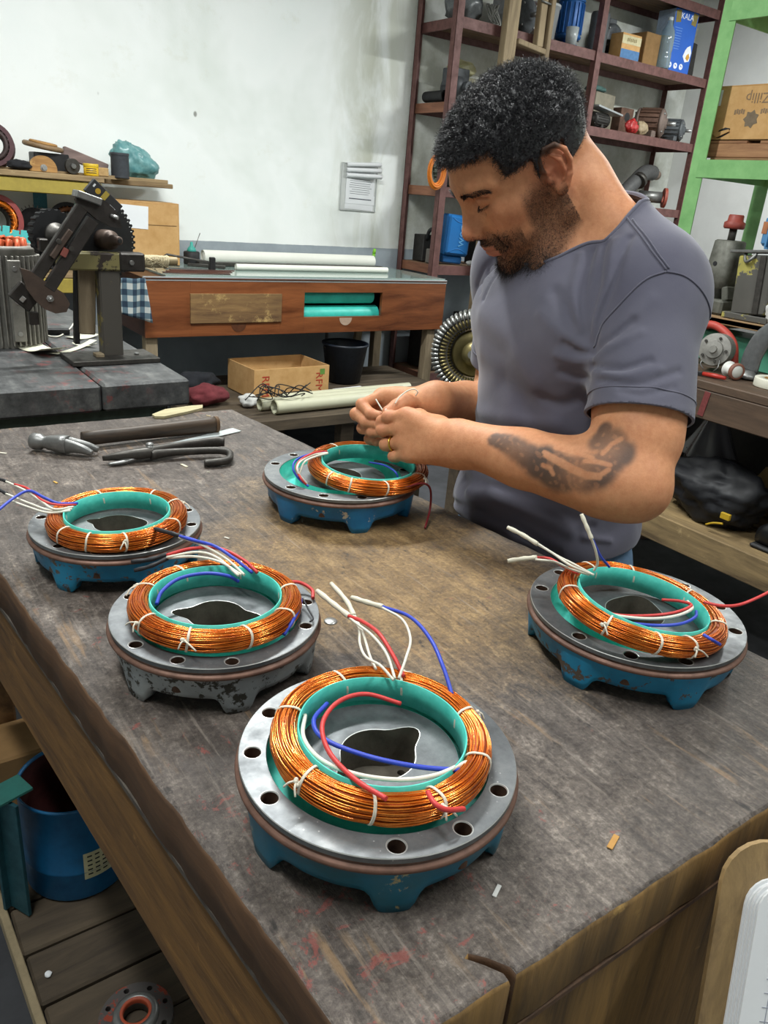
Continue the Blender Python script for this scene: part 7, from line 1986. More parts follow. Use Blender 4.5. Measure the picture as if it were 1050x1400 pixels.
# ------------------------------------------------------------------ the man: shapes
def man_fields():
 rg = np.random.default_rng(5)
 # ---- frames: torso and head
 Z = A3((0, 0, 1))
 fT = A3((-.975, .22, 0)); lT = np.cross(Z, fT)
 TA = np.stack([fT, lT, Z])
 HC = A3((.826, .8515, 1.4842)); HS = .985
 yw, pt, rl = R(156.8), R(39.8), R(-4.7)
 f0 = A3((math.cos(yw), math.sin(yw), 0)); l0 = np.cross(Z, f0)
 hf = f0 * math.cos(pt) - Z * math.sin(pt); hu = Z * math.cos(pt) + f0 * math.sin(pt)
 hl = l0 * math.cos(rl) + hu * math.sin(rl); hu = np.cross(hf, hl)
 HA = np.stack([hf, hl, hu])
 def hp(x, y, z): return HC + HS * (x * hf + y * hl + z * hu)
 def HE(c, r): return Ell(hp(*c), [q * HS for q in r], HA)
 def HCap(a, b, r0, r1=None): return Cap(hp(*a), hp(*b), r0 * HS, None if r1 is None else r1 * HS)
 def HP(pts, rs, k=.0): return Poly([hp(*p) for p in pts], rs, k)
 # ---- head
 head = [('+', 0, HE((-.011, 0, .040), (.088, .075, .081))),
   ('+', .03, HE((.033, 0, .043), (.064, .062, .060))),
   ('+', .03, HE((.040, 0, -.030), (.050, .052, .070))),
   ('+', .02, HE((.074, 0, -.088), (.021, .024, .019)))]
 for s in (1, -1):
  head += [('+', .025, HP([(-.010, s * .056, -.010), (-.004, s * .053, -.052), (.035, s * .037, -.080), (.070, s * .013, -.094)], [.014, .016, .015, .014], .015)),
     ('+', .025, HE((.052, s * .045, -.006), (.026, .021, .019))),
     ('+', .014, HP([(.0885, s * .010, .033), (.082, s * .032, .038), (.063, s * .053, .033)], [.0085, .0095, .009], .01)),
     ('+', .02, HE((.055, s * .035, -.040), (.026, .018, .030)))]
 for s in (1, -1):
  head += [('-', .010, HE((.0965, s * .029, .0185), (.021, .0175, .0110))),
     ('+', .004, HE((.0758, s * .032, .0190), (.0135, .0150, .0118)))]
 head += [('+', .012, HCap((.0895, 0, .028), (.1085, 0, -.012), .0068, .0088)),
    ('+', .008, HE((.1105, 0, -.0185), (.0115, .0115, .0100))),
    ('+', .016, HE((.092, 0, -.018), (.014, .017, .016)))]
 for s in (1, -1):
  head += [('+', .006, HE((.0995, s * .0140, -.0235), (.0105, .0072, .0078))),
     ('-', .003, HE((.1045, s * .0068, -.0305), (.0058, .0032, .0030)))]
 head += [('+', .014, HE((.080, 0, -.050), (.0205, .032, .023))),
    ('+', .005, HP([(.0865, .025, -.0545), (.0975, .010, -.0475), (.0995, 0, -.0485), (.0975, -.010, -.0475), (.0865, -.025, -.0545)], [.003, .0050, .0048, .0050, .003], .004)),
    ('+', .005, HP([(.0860, .023, -.0565), (.0960, .009, -.0605), (.0965, 0, -.0610), (.0960, -.009, -.0605), (.0860, -.023, -.0565)], [.003, .0055, .0058, .0055, .003], .004)),
    ('-', .003, HP([(.0910, .026, -.0555), (.1030, .010, -.0545), (.1045, 0, -.0548), (.1030, -.010, -.0545), (.0910, -.026, -.0555)], .0013)),
    ('-', .005, HCap((.1060, 0, -.036), (.1055, 0, -.043), .0022)),
    ('-', .012, HE((.1010, 0, -.0735), (.007, .018, .005)))]
 for s in (1, -1):   # lower edge of the upper lid, lid fold, smile line
  head += [('-', .0015, HP([(.0815, s * .0185, .0128), (.0880, s * .0260, .0110), (.0880, s * .0350, .0106), (.0800, s * .0450, .0122)], .0014)),
     ('-', .0025, HP([(.0835, s * .0190, .0240), (.0875, s * .0290, .0272), (.0840, s * .0400, .0265), (.0760, s * .0480, .0218)], .0017)),
     ('-', .004, HP([(.0880, s * .0175, .0050), (.0850, s * .0270, -.0005), (.0785, s * .0400, .0015)], .0012)),
     ('-', .003, HP([(.1030, s * .0215, -.0150), (.0945, s * .0225, -.0200), (.0935, s * .0205, -.0290)], .0013)),
     ('-', .006, HP([(.0960, s * .0200, -.0230), (.0880, s * .0300, -.0400), (.0830, s * .0330, -.0540)], .0014))]
 # ears: a plate, rim, inner fold, bowl and lobe, leaning outward to the back
 for s in (1, -1):
  def e(a, b, o=.0):
   return (-.006 + a * .97, s * (.0745 + .0035 - .42 * a + .05 * b + o), .004 + b)
  ax = np.stack([hf * .92 - hl * s * .39, hl * s * .92 + hf * .39, hu]) if s > 0 else np.stack([hf * .92 + hl * .39, -hl * .92 + hf * .39, hu])
  ear = [('+', 0, Ell(hp(*e(-.005, .004, -.003)), [.0185, .0038, .029], ax)),
      ('+', .002, HP([e(.003, -.001, .001), e(.012, .010, .002), e(.011, .024, .003), e(.001, .033, .0035), e(-.012, .0315, .0035), e(-.021, .020, .003), e(-.0225, .004, .002), e(-.017, -.012, .001), e(-.009, -.0225, .0)], [.0026, .0034, .0036, .0038, .0038, .0037, .0036, .0036, .0045], .0015)),
      ('+', .002, HP([e(-.003, .022, .002), e(-.0115, .011, .0035), e(-.0125, -.003, .0035), e(-.006, -.013, .002)], [.0022, .003, .0032, .003], .003)),
      ('+', .005, Ell(hp(*e(-.001, -.0255, .0)), [.0085, .0042, .0085], ax)),
      ('+', .003, Ell(hp(*e(.0085, -.007, .002)), [.0042, .0035, .0055], ax)),
      ('-', .003, Ell(hp(*e(-.001, -.004, .006)), [.0080, .0085, .0100], ax)),
      ('-', .003, Ell(hp(*e(.002, .014, .0045)), [.0068, .0050, .0088], ax)),
      ('-', .002, HP([e(-.004, .0275, .0055), e(-.0150, .0210, .0065), e(-.0180, .006, .0055), e(-.0150, -.008, .005)], .0026))]
  head.append(('+', .006, Grp(ear)))
 headg = Grp(head)
 # ---- body joints
 SL, EL, WL = A3((.895, .668, 1.352)), A3((.775, .541, 1.137)), A3((.6963,.7794,1.1322))
 SR, ER, WR = A3((.970, .985, 1.352)), A3((.975, .990, 1.098)), A3((.7441,.8971,1.1562))
 NB = A3((.930, .815, 1.385))
 def tp(f, l, z, o=(.915, .80)): return A3((o[0], o[1], 0)) + f * fT + l * lT + A3((0, 0, z))
 def TE(f, l, z, r): return Ell(tp(f, l, z), r, TA)
 neck = [('+', .0, Cap(hp(-.038, 0, -.012), NB + A3((.0, 0, .0)), .049, .056)),
   ('+', .03, Cap(hp(-.046, 0, .0), NB + A3((-.004, 0, .005)), .038, .048))]
 for s in (1, -1):
  neck += [('+', .02, Cap(hp(-.030, s * .052, -.035), tp(.085, s * .018, 1.375), .013, .011)),
     ('+', .05, Cap(hp(-.058, s * .030, -.055), (SL if s > 0 else SR) + A3((.01, 0, .033)), .026, .029))]
 torso = [('+', .0, TE(-.005, 0, 1.265, (.108, .158, .165))),
    ('+', .06, TE(.0, 0, 1.09, (.104, .146, .15))),
    ('+', .06, TE(-.005, 0, .94, (.112, .160, .12))),
    ('+', .05, TE(-.045, 0, 1.33, (.075, .160, .085)))]
 for s in (1, -1):
  torso += [('+', .04, TE(.062, s * .072, 1.285, (.046, .080, .062)))]
 def armp(S, E, W, side):
  d = (W - E) / np.linalg.norm(W - E); ua = (E - S) / np.linalg.norm(E - S)
  n = np.cross(ua, d); n /= np.linalg.norm(n)
  fwd_ = d - ua * (d @ ua); fwd_ /= np.linalg.norm(fwd_)
  return [('+', .05, Ell(S + A3((0, 0, -.015)), (.064, .064, .070))),
    ('+', .04, Cap(S, E, .054, .0375)),
    ('+', .04, Cap(S + ua * .07 + fwd_ * .016, S + ua * .20 + fwd_ * .014, .043, .038)),
    ('+', .04, Cap(S + ua * .06 - fwd_ * .016, S + ua * .21 - fwd_ * .012, .042, .034)),
    ('+', .02, Cap(E - fwd_ * .008, E + d * .02 - fwd_ * .004, .032, .033)),
    ('+', .03, Cap(E + d * .01, W, .037, .0235)),
    ('+', .03, Cap(E + d * .045, E + d * .15, .0435, .032)),
    ('+', .02, Cap(E + d * .15, W - A3((0, 0, .008)), .030, .0195)),
    ('+', .02, Cap(E + d * .15, W + A3((0, 0, .008)), .030, .0195))]
 # ---- hands
 def hand(W, mcp, fingers, thumb, rs=1.0):
  mcp = [A3(p) for p in mcp]
  pal = [('+', .0, Cap(W, mcp[0], .021, .0125))]
  for i in (1, 2, 3): pal.append(('+', .014, Cap(W + (mcp[i] - mcp[0]) * .25, mcp[i], .0215, [.0125, .0128, .0122, .0112][i])))
  for i in range(3): pal.append(('+', .008, Cap(mcp[i] * .9 + W * .1, mcp[i + 1] * .9 + W * .1, .0105)))
  pal.append(('+', .012, Cap(W, A3(thumb[0]), .019, .0165)))
  pal.append(('+', .014, Cap(A3(thumb[0]), mcp[0] * .75 + W * .25, .0135, .011)))
  fg = []
  for i, f in enumerate(fingers):
   r = [.0089, .0092, .0088, .0078][i] * rs
   ch = [mcp[i]] + [A3(p) for p in f]
   one = [('+', .0, Poly(ch, [r * 1.05, r * .97, r * .88, r * .80][:len(ch)], .003)), ('+', .003, Ell(ch[1], (r * 1.06,) * 3)), ('+', .003, Ell(ch[2], (r * .96,) * 3))]
   fg.append(('+', .0006, Grp(one)))
  g = [('+', .0, Grp(pal)), ('+', .007, Grp(fg))]
  tr = .0105 * rs
  g.append(('+', .004, Poly([A3(p) for p in thumb], [tr * 1.35, tr * 1.12, tr * 1.02, tr * .82], .005)))
  return Grp(g)
 lm = [(.6643,.8632,1.1504), (.6587,.8636,1.1322), (.6564,.8555,1.1128), (.6573,.8419,1.098)]
 lf = [[(.6481,.8853,1.1437), (.645,.8963,1.1344), (.6416,.8981,1.1275)],
    [(.6427,.8896,1.1231), (.6581,.9028,1.1133), (.6754,.8989,1.115)],
    [(.6452,.8827,1.1025), (.6618,.8959,1.0944), (.6783,.8912,1.0986)],
    [(.6488,.8654,1.0894), (.6637,.8778,1.0826), (.6764,.8738,1.088)]]
 lt = [(.6978,.8284,1.1384), (.6969,.8752,1.1421), (.6839,.8994,1.139), (.6608,.9058,1.1337)]
 rm = [(.6931,.9687,1.1514), (.6915,.9807,1.1356), (.6941,.978,1.1182), (.6972,.9679,1.1027)]
 rf = [[(.6503,.9587,1.1433), (.649,.9316,1.1357), (.6566,.9154,1.136)],
    [(.6439,.9635,1.1276), (.6452,.9381,1.1217), (.6537,.9208,1.1212)],
    [(.6522,.955,1.1071), (.651,.927,1.1082), (.6568,.9084,1.1118)],
    [(.6612,.948,1.0905), (.66,.9263,1.0936), (.6668,.9133,1.099)]]
 rt = [(.7166,.9054,1.1562), (.6859,.898,1.1605), (.6691,.8942,1.155), (.6519,.8932,1.149)]
 armL = Grp(armp(SL, EL, WL, 1))
 handL = Grp(armp(SL, EL, WL, 1)[-4:] + [('+', .016, hand(WL, lm, lf, lt))])
 handR = Grp(armp(SR, ER, WR, -1)[-4:] + [('+', .016, hand(WR, rm, rf, rt))])
 armR = Grp(armp(SR, ER, WR, -1))
 body = Grp([('+', 0, Grp(torso)), ('+', .05, Grp(neck)), ('+', .012, headg), ('+', .03, armL), ('+', .03, armR), ('+', .0006, handL), ('+', .0006, handR)])
 legs = []
 for s in (1, -1):
  hip = tp(-.005, s * .085, .90); kn = tp(.02, s * .105, .49); an = tp(-.03, s * .115, .09)
  legs += [('+', .03, Cap(hip, kn, .088, .058)), ('+', .02, Cap(kn, an, .056, .036)), ('+', .03, Cap(kn * .75 + an * .25 - fT * .02, kn * .5 + an * .5 - fT * .012, .046, .036)),
     ('+', .02, Cap(an + A3((0, 0, -.04)) - fT * .02, an + A3((0, 0, -.055)) + fT * .13, .034, .024))]
 lower = Grp([('+', 0, Grp(torso)), ('+', .04, Grp(legs))])
 # ---- t-shirt: the torso and upper arms, looser, with its folds
 ts = [('+', .0, TE(-.005, 0, 1.262, (.122, .170, .168))), ('+', .07, TE(.0, 0, 1.10, (.118, .160, .165))),
    ('+', .06, TE(.0, 0, .985, (.136, .180, .085))), ('+', .05, TE(-.045, 0, 1.33, (.082, .168, .088)))]
 for s in (1, -1):
  ts += [('+', .05, TE(.066, s * .072, 1.285, (.050, .084, .064))),
      ('+', .05, Cap(hp(-.066, s * .030, -.060), (SL if s > 0 else SR) + A3((.01, 0, .036)), .036, .037))]
 ts += [('+', .06, Cap(NB + A3((.0, 0, -.03)), A3((.874, .834, 1.436)), .066, .059))]
 def sleeve_(S, E):
  ua = (E - S) / np.linalg.norm(E - S)
  return [('+', .05, Ell(S + A3((0, 0, -.012)), (.073, .073, .078))), ('+', .045, Cap(S, E, .0685, .0640))]
 shirt0 = Grp([('+', 0, Grp(ts)), ('+', .03, Grp(sleeve_(SL, EL))), ('+', .03, Grp(sleeve_(SR, ER)))])
 # ---- hair: the skull, thickened where hair grows
 skull = Grp(head[0:2] + [('+', .02, neck[0][2]), ('+', .02, neck[1][2])])
 return locals()
# ------------------------------------------------------------------ the man: skin
def man():
 F_ = man_fields()
 globals().update({'_F': F_})
 (HC, HA, HS, hp, body, headg, legs, torso, SL, EL, WL, SR, ER, WR, NB, fT, lT, TA, tp, TE, shirt0, skull, lf, lm, rf, rm, rt) = [F_[k] for k in 'HC HA HS hp body headg legs torso SL EL WL SR ER WR NB fT lT TA tp TE shirt0 skull lf lm rf rm rt'.split()]
 rg = np.random.default_rng(5)
 # ---- skin: fine where it shows, coarser under the clothes
 hem = SL + (EL - SL) * .62
 def fine(P, e=.0):
  a = np.linalg.norm(P - (HC + A3((.02, 0, -.02))), axis=1) < .205 - e
  def capd(P, a_, b_):
   d = b_ - a_; t = np.clip(((P - a_) @ d) / (d @ d), 0, 1)
   return np.linalg.norm(P - a_ - t[:, None] * d, axis=1)
  for a_, b_, r in ((SL + (EL - SL) * .45, EL, .10), (EL, WL, .10), (ER, WR, .10), (WL, A3(lm[1]), .13), (WR, A3(rm[1]), .11)):
   a |= capd(P, a_, b_) < r - e
  return a
 BK = 16 * .0017
 V1, Q1 = surface(body, .0018, (.50, .36, .98), (1.16, 1.22, 1.68), fine)
 full = Fn(Grp([('+', 0, body), ('+', .03, Grp(legs))]), lambda P, d: np.where(P[:, 2] > .99, .0025, .0))
 V2, Q2 = surface(full, .0075, (.60, .42, .0), (1.24, 1.24, 1.52), lambda P: np.ones(len(P), bool))
 kv = ~fine(V2, .028)
 Q2 = mask_faces(V2, Q2, kv); V2, Q2, _ = compact(V2, Q2)
 V = np.concatenate([V1, V2]); Q = np.concatenate([Q1, Q2 + len(V1)])
 V, Q, _ = compact(V, Q)
 # ---- colours that belong to the skin: beard shadow, tattoo, lips, redness
 H = (V - HC) @ HA.T / HS
 x, y, z = H[:, 0], np.abs(H[:, 1]), H[:, 2]
 inh = np.linalg.norm(H, axis=1) < .17
 def beardf(x, y, z):
  n = .0
  jaw = sstep(-.028, -.05, z + .55 * (x - .03) * (x < .06) - .25 * np.maximum(0, x - .06))     # below a line from ear to mouth corner
  side = sstep(.052, .040, x) * sstep(.034, .048, y) * sstep(.012, -.012, z) * sstep(-.008, .008, x) * .85
  chin = sstep(-.062, -.074, z) * sstep(.02, .05, x)
  mous = 1.0 * sstep(.0085, .004, np.abs(z + .0415 + .10 * y * (y > .012) * 3 * .6)) * sstep(.030, .025, y) * (x > .078)
  gote = sstep(.006, .003, np.abs(y - .0285 + .0)) * sstep(-.042, -.048, z) * (x > .07) * .9
  low = sstep(-.010, .006, z + .078 + .50 * x)
  b = np.maximum.reduce([jaw * .9 * (x > -.012), side, chin, mous, gote]) * low
  lips = sstep(.024, .021, y) * sstep(-.0665, -.063, z) * sstep(-.0435, -.0470, z) * (x > .085)
  return b * (1 - lips), lips
 beard, lips = beardf(x, y, z)
 beard = beard * inh; lips = lips * inh
 scalp = hairline(x, y, z) * inh * sstep(-.012, .02, z) * (x > -.10)
 ruddy = inh * (np.exp(-((x - .108) ** 2 + y ** 2 + (z + .02) ** 2) / .018 ** 2) * .8 + np.exp(-((x + .008) ** 2 + (y - .082) ** 2 + (z - .006) ** 2) / .030 ** 2) * 1.0 + .4 * np.exp(-((x - .062) ** 2 + (y - .05) ** 2 + (z + .012) ** 2) / .022 ** 2))
 hands_ = [A3(p) for f in (lf + rf) for p in f[:2]] + [A3(p) for p in lm] + [A3(p) for p in rt[1:]]
 for p in hands_: ruddy = np.maximum(ruddy, .7 * np.exp(-((V - p) ** 2).sum(1) / .011 ** 2))
 # tattoo: soft dark shading on the inner forearm with paler bands left open, and a patch above the elbow crease
 tat = np.zeros(len(V)); band = np.zeros(len(V))
 for (c, r) in TATTOO:
  tat = np.maximum(tat, sstep(1.15, .6, np.linalg.norm(V - A3(c), axis=1) / (r * 1.2) + .12 * pnoise(V, 130, 2)))
 for pl in TATTOO_BANDS:
  dd = Poly([A3(p) for p in pl], .0).ev(V)
  band = np.maximum(band, sstep(.0042, .0018, dd))
 fine_l = sstep(.55, .75, np.abs(pnoise(V, 420, 6)))
 tat = np.clip(tat * (.85 + .25 * pnoise(V, 90, 4)) * (1 - .75 * band) * (1 - .25 * fine_l), 0, 1)
 tat *= (np.linalg.norm(V - EL, axis=1) < .25)
 root = thing('person', 'dark-haired bearded man in grey t-shirt bent over the bench, holding a wire', 'person', (.915, .80, .0))
 nail = np.zeros(len(V))
 o = mesh_np('body', V, Q, M['skin'], root, dict(beard=beard, lips=lips, scalp=scalp, ruddy=ruddy, tattoo=tat))
 nl = MB(); q = axis_mat(A3((.6487,.8873,1.1524)), (-.35, -.62, .7)); nl.ball((0, 0, 0), (.0062, .0050, .0014), 14, 8, q)
 nl.build('thumbnail', plain('nail', 'D9A48C', .3, bump=.0), root)
 w = thing('held_wire', 'thin cream wire pinched between the fingers of both hands', 'wire', (.6481,.891,1.1444))
 MB().tube(spline([(.6451,.9157,1.1624), (.6454,.9035,1.1545), (.6476,.8902,1.1446), (.6518,.89,1.1399)], 5), .0011, 7).build('wire_end', M['wire_white'], w)
 MB().tube(spline([(.6578,.885,1.1627), (.6668,.8879,1.171), (.6805,.8896,1.1784), (.6922,.8878,1.1813), (.6972,.8848,1.1773), (.6961,.8878,1.1711)], 6), .0010, 7).build('wire_loop', M['wire_white'], w)
 dress(F_, root, V, Q, H, beard, scalp)
 return root
def hairline(x, y, z):
 """1 where hair grows on the scalp (head axes: x forward, y sideways, z up)"""
 front = sstep(.0, .006, z - (.076 - .10 * np.maximum(0, y - .02)) + .0 * x)            # forehead line
 temple = sstep(.0, .006, (.050 - x) + .9 * np.maximum(0, z - .055))
 fr = np.where(x > .03, np.minimum(front + .0, 1) * 1.0, 1.0)
 side = sstep(-.004, .004, z - np.where(x > .012, .036 - .0 * x, np.where(x > .003, -.002, np.where(x > -.035, .030, -.006 + .30 * (-.035 - x)))))
 top = sstep(.0, .006, z - .060) * sstep(.075, .065, x - .35 * np.maximum(0, z - .06))
 band = np.where(x > .05, front * (z > .06), np.minimum(side, np.where(x > .012, np.maximum(sstep(.058, .052, x), front), 1.0)))
 return np.clip(band, 0, 1)
TATTOO = [((.6919,.707,1.1583), .010), ((.6927,.6966,1.1583), .012), ((.6936,.6864,1.1583), .014), ((.6949,.6768,1.1581), .015), ((.6961,.6669,1.156), .016), ((.6991,.6533,1.1521), .017), ((.7029,.633,1.1484), .021), ((.7063,.6112,1.1426), .024), ((.7107,.5939,1.145), .024), ((.7151,.5756,1.1505), .024), ((.7221,.5611,1.16), .022), ((.7336,.5551,1.1733), .018),
    ((.7442,.5791,1.1886), .017), ((.7459,.5648,1.189), .019), ((.7453,.5496,1.1828), .017), ((.7513,.5828,1.1978), .012)]
TATTOO_BANDS = [[(.7093,.6343,1.1607), (.712,.6101,1.1575), (.7147,.5877,1.154), (.7167,.5693,1.1524), (.7221,.5542,1.1549), (.7287,.5485,1.1633)], [(.708,.6312,1.158), (.7105,.6078,1.1537), (.7136,.5858,1.1501), (.716,.568,1.1492), (.7215,.5532,1.1526)], [(.7341,.5654,1.1773), (.7454,.5642,1.1883), (.7524,.5575,1.1959)], [(.7185,.6248,1.1683), (.7236,.5995,1.1698), (.7262,.5728,1.1704)], [(.7033,.6278,1.1462), (.7055,.6172,1.1455), (.7059,.6113,1.1398)], [(.7218,.5792,1.1652), (.7271,.5618,1.1683), (.7315,.5498,1.168)]]
def mat_skin():
 t = NT('warm_tan_skin'); v = t.coord(random_offset=False)
 def at(n):
  a = t.node('ShaderNodeAttribute'); a.attribute_name = n; return a.outputs['Fac']
 n = t.noise(v, 18, 4, .6); fine = t.noise(v, 420, 3, .6); hairn = t.noise(v, 750, 2, .7)
 c = t.mix(.35, t.ramp(n, [(.3, 'BE8059'), (.7, 'CC9168')]), t.ramp(t.noise(v, 95, 6, .75), [(.32, 'A8694A'), (.68, 'DDA57C')]))
 c = t.mix(t.math('MULTIPLY', at('ruddy'), .55), c, 'C4705A')
 c = t.mix(t.math('MULTIPLY', at('lips'), .6), c, '9A5A50')
 bd = t.math('MULTIPLY', at('beard'), t.ramp(hairn, [(.35, .55), (.65, 1.0)]))
 c = t.mix(t.math('MULTIPLY', bd, .86), c, '2A1F1B')
 c = t.mix(t.math('MULTIPLY', at('scalp'), .9), c, '1C1816')
 c = t.mix(t.math('MULTIPLY', at('tattoo'), .90), c, '3C3836')
 m = t.out(c, t.ramp(fine, [(.3, .62), (.7, .52)]), .0, t.bump(t.math('ADD', fine, t.math('MULTIPLY', t.noise(v, 130, 4, .7), .8)), .22, .0010), .3)
 b = t.bsdf.inputs
 b['Subsurface Weight'].default_value = .12; b['Subsurface Radius'].default_value = (.012, .004, .002); b['Subsurface Scale'].default_value = .6
 return m
M['skin'] = mat_skin()
# ------------------------------------------------------------------ the man: hair, clothes
M['hair'] = plain('black_hair', '16151A', .36, var=.4, scale=120, bump=.0, spec=.6)
M['brow'] = plain('dark_brow_hair', '241C1A', .5, var=.2, bump=.0)
def mat_shirt():
 t = NT('slate_grey_jersey'); v = t.coord(random_offset=False)
 n = t.noise(v, 9, 4, .6); w = t.noise(v, 900, 2, .5)
 c = t.ramp(n, [(.3, '535261'), (.7, '5F5E6B')])
 m = t.out(c, .82, .0, t.bump(t.math('ADD', t.math('MULTIPLY', w, .35), t.noise(v, 60, 4, .6)), .12, .002), .25)
 t.bsdf.inputs['Sheen Weight'].default_value = .25; t.bsdf.inputs['Sheen Roughness'].default_value = .5
 return m
M['shirt'] = mat_shirt()
M['jeans'] = plain('blue_denim', '54708C', .85, var=.25, scale=60, bump=.3)
M['boot'] = plain('dark_leather', '2A2422', .55, var=.3, scale=40)
M['gold'] = plain('gold', 'D8B04A', .25, 1.0, .1, bump=.0)
FOLDS = [  # path on the shirt, half width, depth (negative stands out)
 ([(.7646,.6238,1.2236), (.7644,.5469,1.2352), (.8421,.5269,1.2286)], .003, -.0006),
 ([(.8464,.6747,1.4161), (.8144,.66,1.3686), (.7999,.6599,1.3267), (.791,.6551,1.2886)], .005, .004),
 ([(.843,.6917,1.411), (.8138,.6697,1.3674), (.7993,.664,1.3261), (.792,.6611,1.2948)], .005, -.003),
 ([(.8412,.7066,1.4042), (.814,.6837,1.3656), (.7968,.6728,1.322), (.7916,.6641,1.2942)], .0045, .0026),
 ([(.8396,.7251,1.3943), (.8047,.6979,1.3465), (.7915,.6705,1.3005)], .006, .003),
 ([(.8363,.7395,1.3872), (.8015,.7107,1.3438), (.7893,.6812,1.3023)], .006, -.0025),
 ([(.7955,.7381,1.341), (.7876,.6986,1.3133), (.791,.662,1.2872)], .009, .003),
 ([(.7813,.7432,1.3109), (.7809,.7058,1.2935), (.7903,.6668,1.2789)], .009, -.0022),
 ([(.7825,.6967,1.2809), (.7899,.6727,1.274), (.7894,.6535,1.2778)], .005, .0035),
 ([(.7816,.7063,1.2638), (.7908,.6782,1.2614), (.7882,.6528,1.2687)], .006, -.0025),
 ([(.7895,.6998,1.2424), (.7981,.6775,1.241), (.7801,.6423,1.2443)], .006, .003),
 ([(.7952,.7323,1.198), (.8082,.6968,1.1988), (.7667,.6263,1.2266)], .008, .0026),
 ([(.7887,.6507,1.2784), (.792,.6258,1.3048), (.8038,.6131,1.3236)], .005, .004),
 ([(.7846,.6422,1.2729), (.7876,.6144,1.2964), (.8024,.5972,1.3123)], .005, -.003),
 ([(.7842,.6453,1.2621), (.7739,.5934,1.2702), (.7944,.5698,1.2839)], .0045, .0036),
 ([(.7776,.6357,1.2562), (.7706,.588,1.2636), (.7975,.5587,1.2765)], .005, -.0032),
 ([(.7681,.617,1.2518), (.7741,.5646,1.2582), (.8211,.5468,1.2752)], .0045, .003),
 ([(.7624,.5774,1.248), (.7724,.5534,1.2487), (.8052,.5392,1.2586)], .0045, .002),
 ([(.7876,.6319,1.2931), (.8083,.6131,1.3314), (.8228,.6073,1.3495)], .009, -.0018),
 ([(.7924,.7639,1.1397), (.8112,.6974,1.141), (.7319,.5834,1.1748)], .009, .003),
 ([(.9289,1.0179,1.0583), (.7928,.7912,1.1194), (.8035,.7152,1.1279)], .009, .003),
 ([(.8271,.897,1.1367), (.7915,.7782,1.1544), (.8056,.7076,1.1672)], .012, -.003),
 ([(.8088,.8856,1.025), (.7927,.7462,1.0532), (.8298,.6648,1.0377)], .008, .004),
 ([(.7917,.8513,1.0181), (.7891,.7384,1.0335), (.8229,.6624,1.0183)], .008, -.0035),
 ([(.8169,.9227,.9756), (.7789,.7535,1.0071), (.8077,.6703,.9844)], .008, .004),
 ([(.8488,.6466,1.0279), (.731,.5246,1.0933), (.7336,.5029,1.1063)], .005, .004),
 ([(.8379,.6473,1.0137), (.8728,.629,1.0089), (.7474,.5123,1.0867)], .005, -.003),
 ([(.8926,.9571,1.3643), (.8867,.9719,1.3401), (.8227,.914,1.3159)], .0035, .003),
 ([(.8346,.8828,1.3643), (.8255,.892,1.3401), (.8113,.8912,1.3083)], .0035, .003),
 ([(.8916,.9666,1.3655), (.8878,.9844,1.3432), (.8916,.9994,1.3136)], .0035, .003),
 ([(.8059,.8845,1.288), (.7853,.7939,1.2624), (.7875,.7439,1.2215)], .02, -.003),
 ([(.7932,.8062,1.2069), (.7929,.7543,1.1769), (.7998,.7246,1.1417)], .02, .004),
 ([(.808,.8766,1.2348), (.793,.8081,1.2172), (.7913,.7813,1.1699)], .02, -.0025),
]
def fold_fn(P, d):
 out = .0016 * pnoise(P, 26, 8) + .0007 * pnoise(P, 75, 9)
 out = out + .0030 * pnoise(P * A3((1, 1, 1.8)), 42, 11) * sstep(1.14, 1.04, P[:, 2])
 pc = (P.max(0) + P.min(0)) / 2; pr = float(np.linalg.norm(P.max(0) - P.min(0))) / 2
 for pl, c, rr, w, a in FOLD_NODES:
  if np.linalg.norm(c - pc) > rr + pr + 2.2 * w: continue
  cs = [c_ for c_ in pl.ch if np.linalg.norm(c_.c - pc) < c_.R + pr + 2.2 * w]
  if not cs: continue
  e = cs[0].ev(P)
  for c_ in cs[1:]: e = np.minimum(e, c_.ev(P))
  out = out + 1.2 * a * np.exp(-(e / w) ** 2)
 return out
SEAMS = [
[(.8691,.705,1.4404), (.8622,.6862,1.4299), (.8441,.6402,1.4061), (.8454,.6115,1.3835)],
[(.8697,.6942,1.4376), (.8604,.6738,1.4272), (.8468,.633,1.4043), (.8488,.6103,1.3854)],
[(.8448,.6107,1.3819), (.8248,.6237,1.3697), (.8061,.6372,1.3408), (.7958,.6526,1.3108), (.7907,.6562,1.2847)],
[(.8448,.6107,1.3819), (.8643,.5967,1.3787), (.8873,.5845,1.3623), (.9225,.5868,1.3295)],
]
FOLD_NODES = []
def prep_folds(node):
 """lay every fold path on the shirt's surface"""
 for pts, w, a in FOLDS:
  P = np.array([tuple(p) for p in spline(pts, 5)])
  for _ in range(3):
   for k in range(len(P)):
    q = P[k] + np.array([[0, 0, 0], [1e-3, 0, 0], [0, 1e-3, 0], [0, 0, 1e-3]])
    e = node.ev(q)
    if e is None or abs(e[0]) > .02: continue
    g = (e[1:] - e[0]) / 1e-3; P[k] -= g * e[0] / max(.3, float(g @ g))
  n = Poly(P, .0)
  FOLD_NODES.append((n, n.c, n.R, w, a))
def tube_loop(pts, r, flat, mat, name, parent):
 return MB().tube(pts, r, 8, closed=True).build(name, mat, parent)
def bm_object(bm, name, mat, parent):
 for f in bm.faces: f.smooth = True
 Mi = wmat(parent).inverted()
 bm.transform(Mi)
 me = bpy.data.meshes.new(name); bm.to_mesh(me); bm.free()
 me.materials.append(mat)
 o = link(bpy.data.objects.new(name, me)); o.parent = parent
 return o
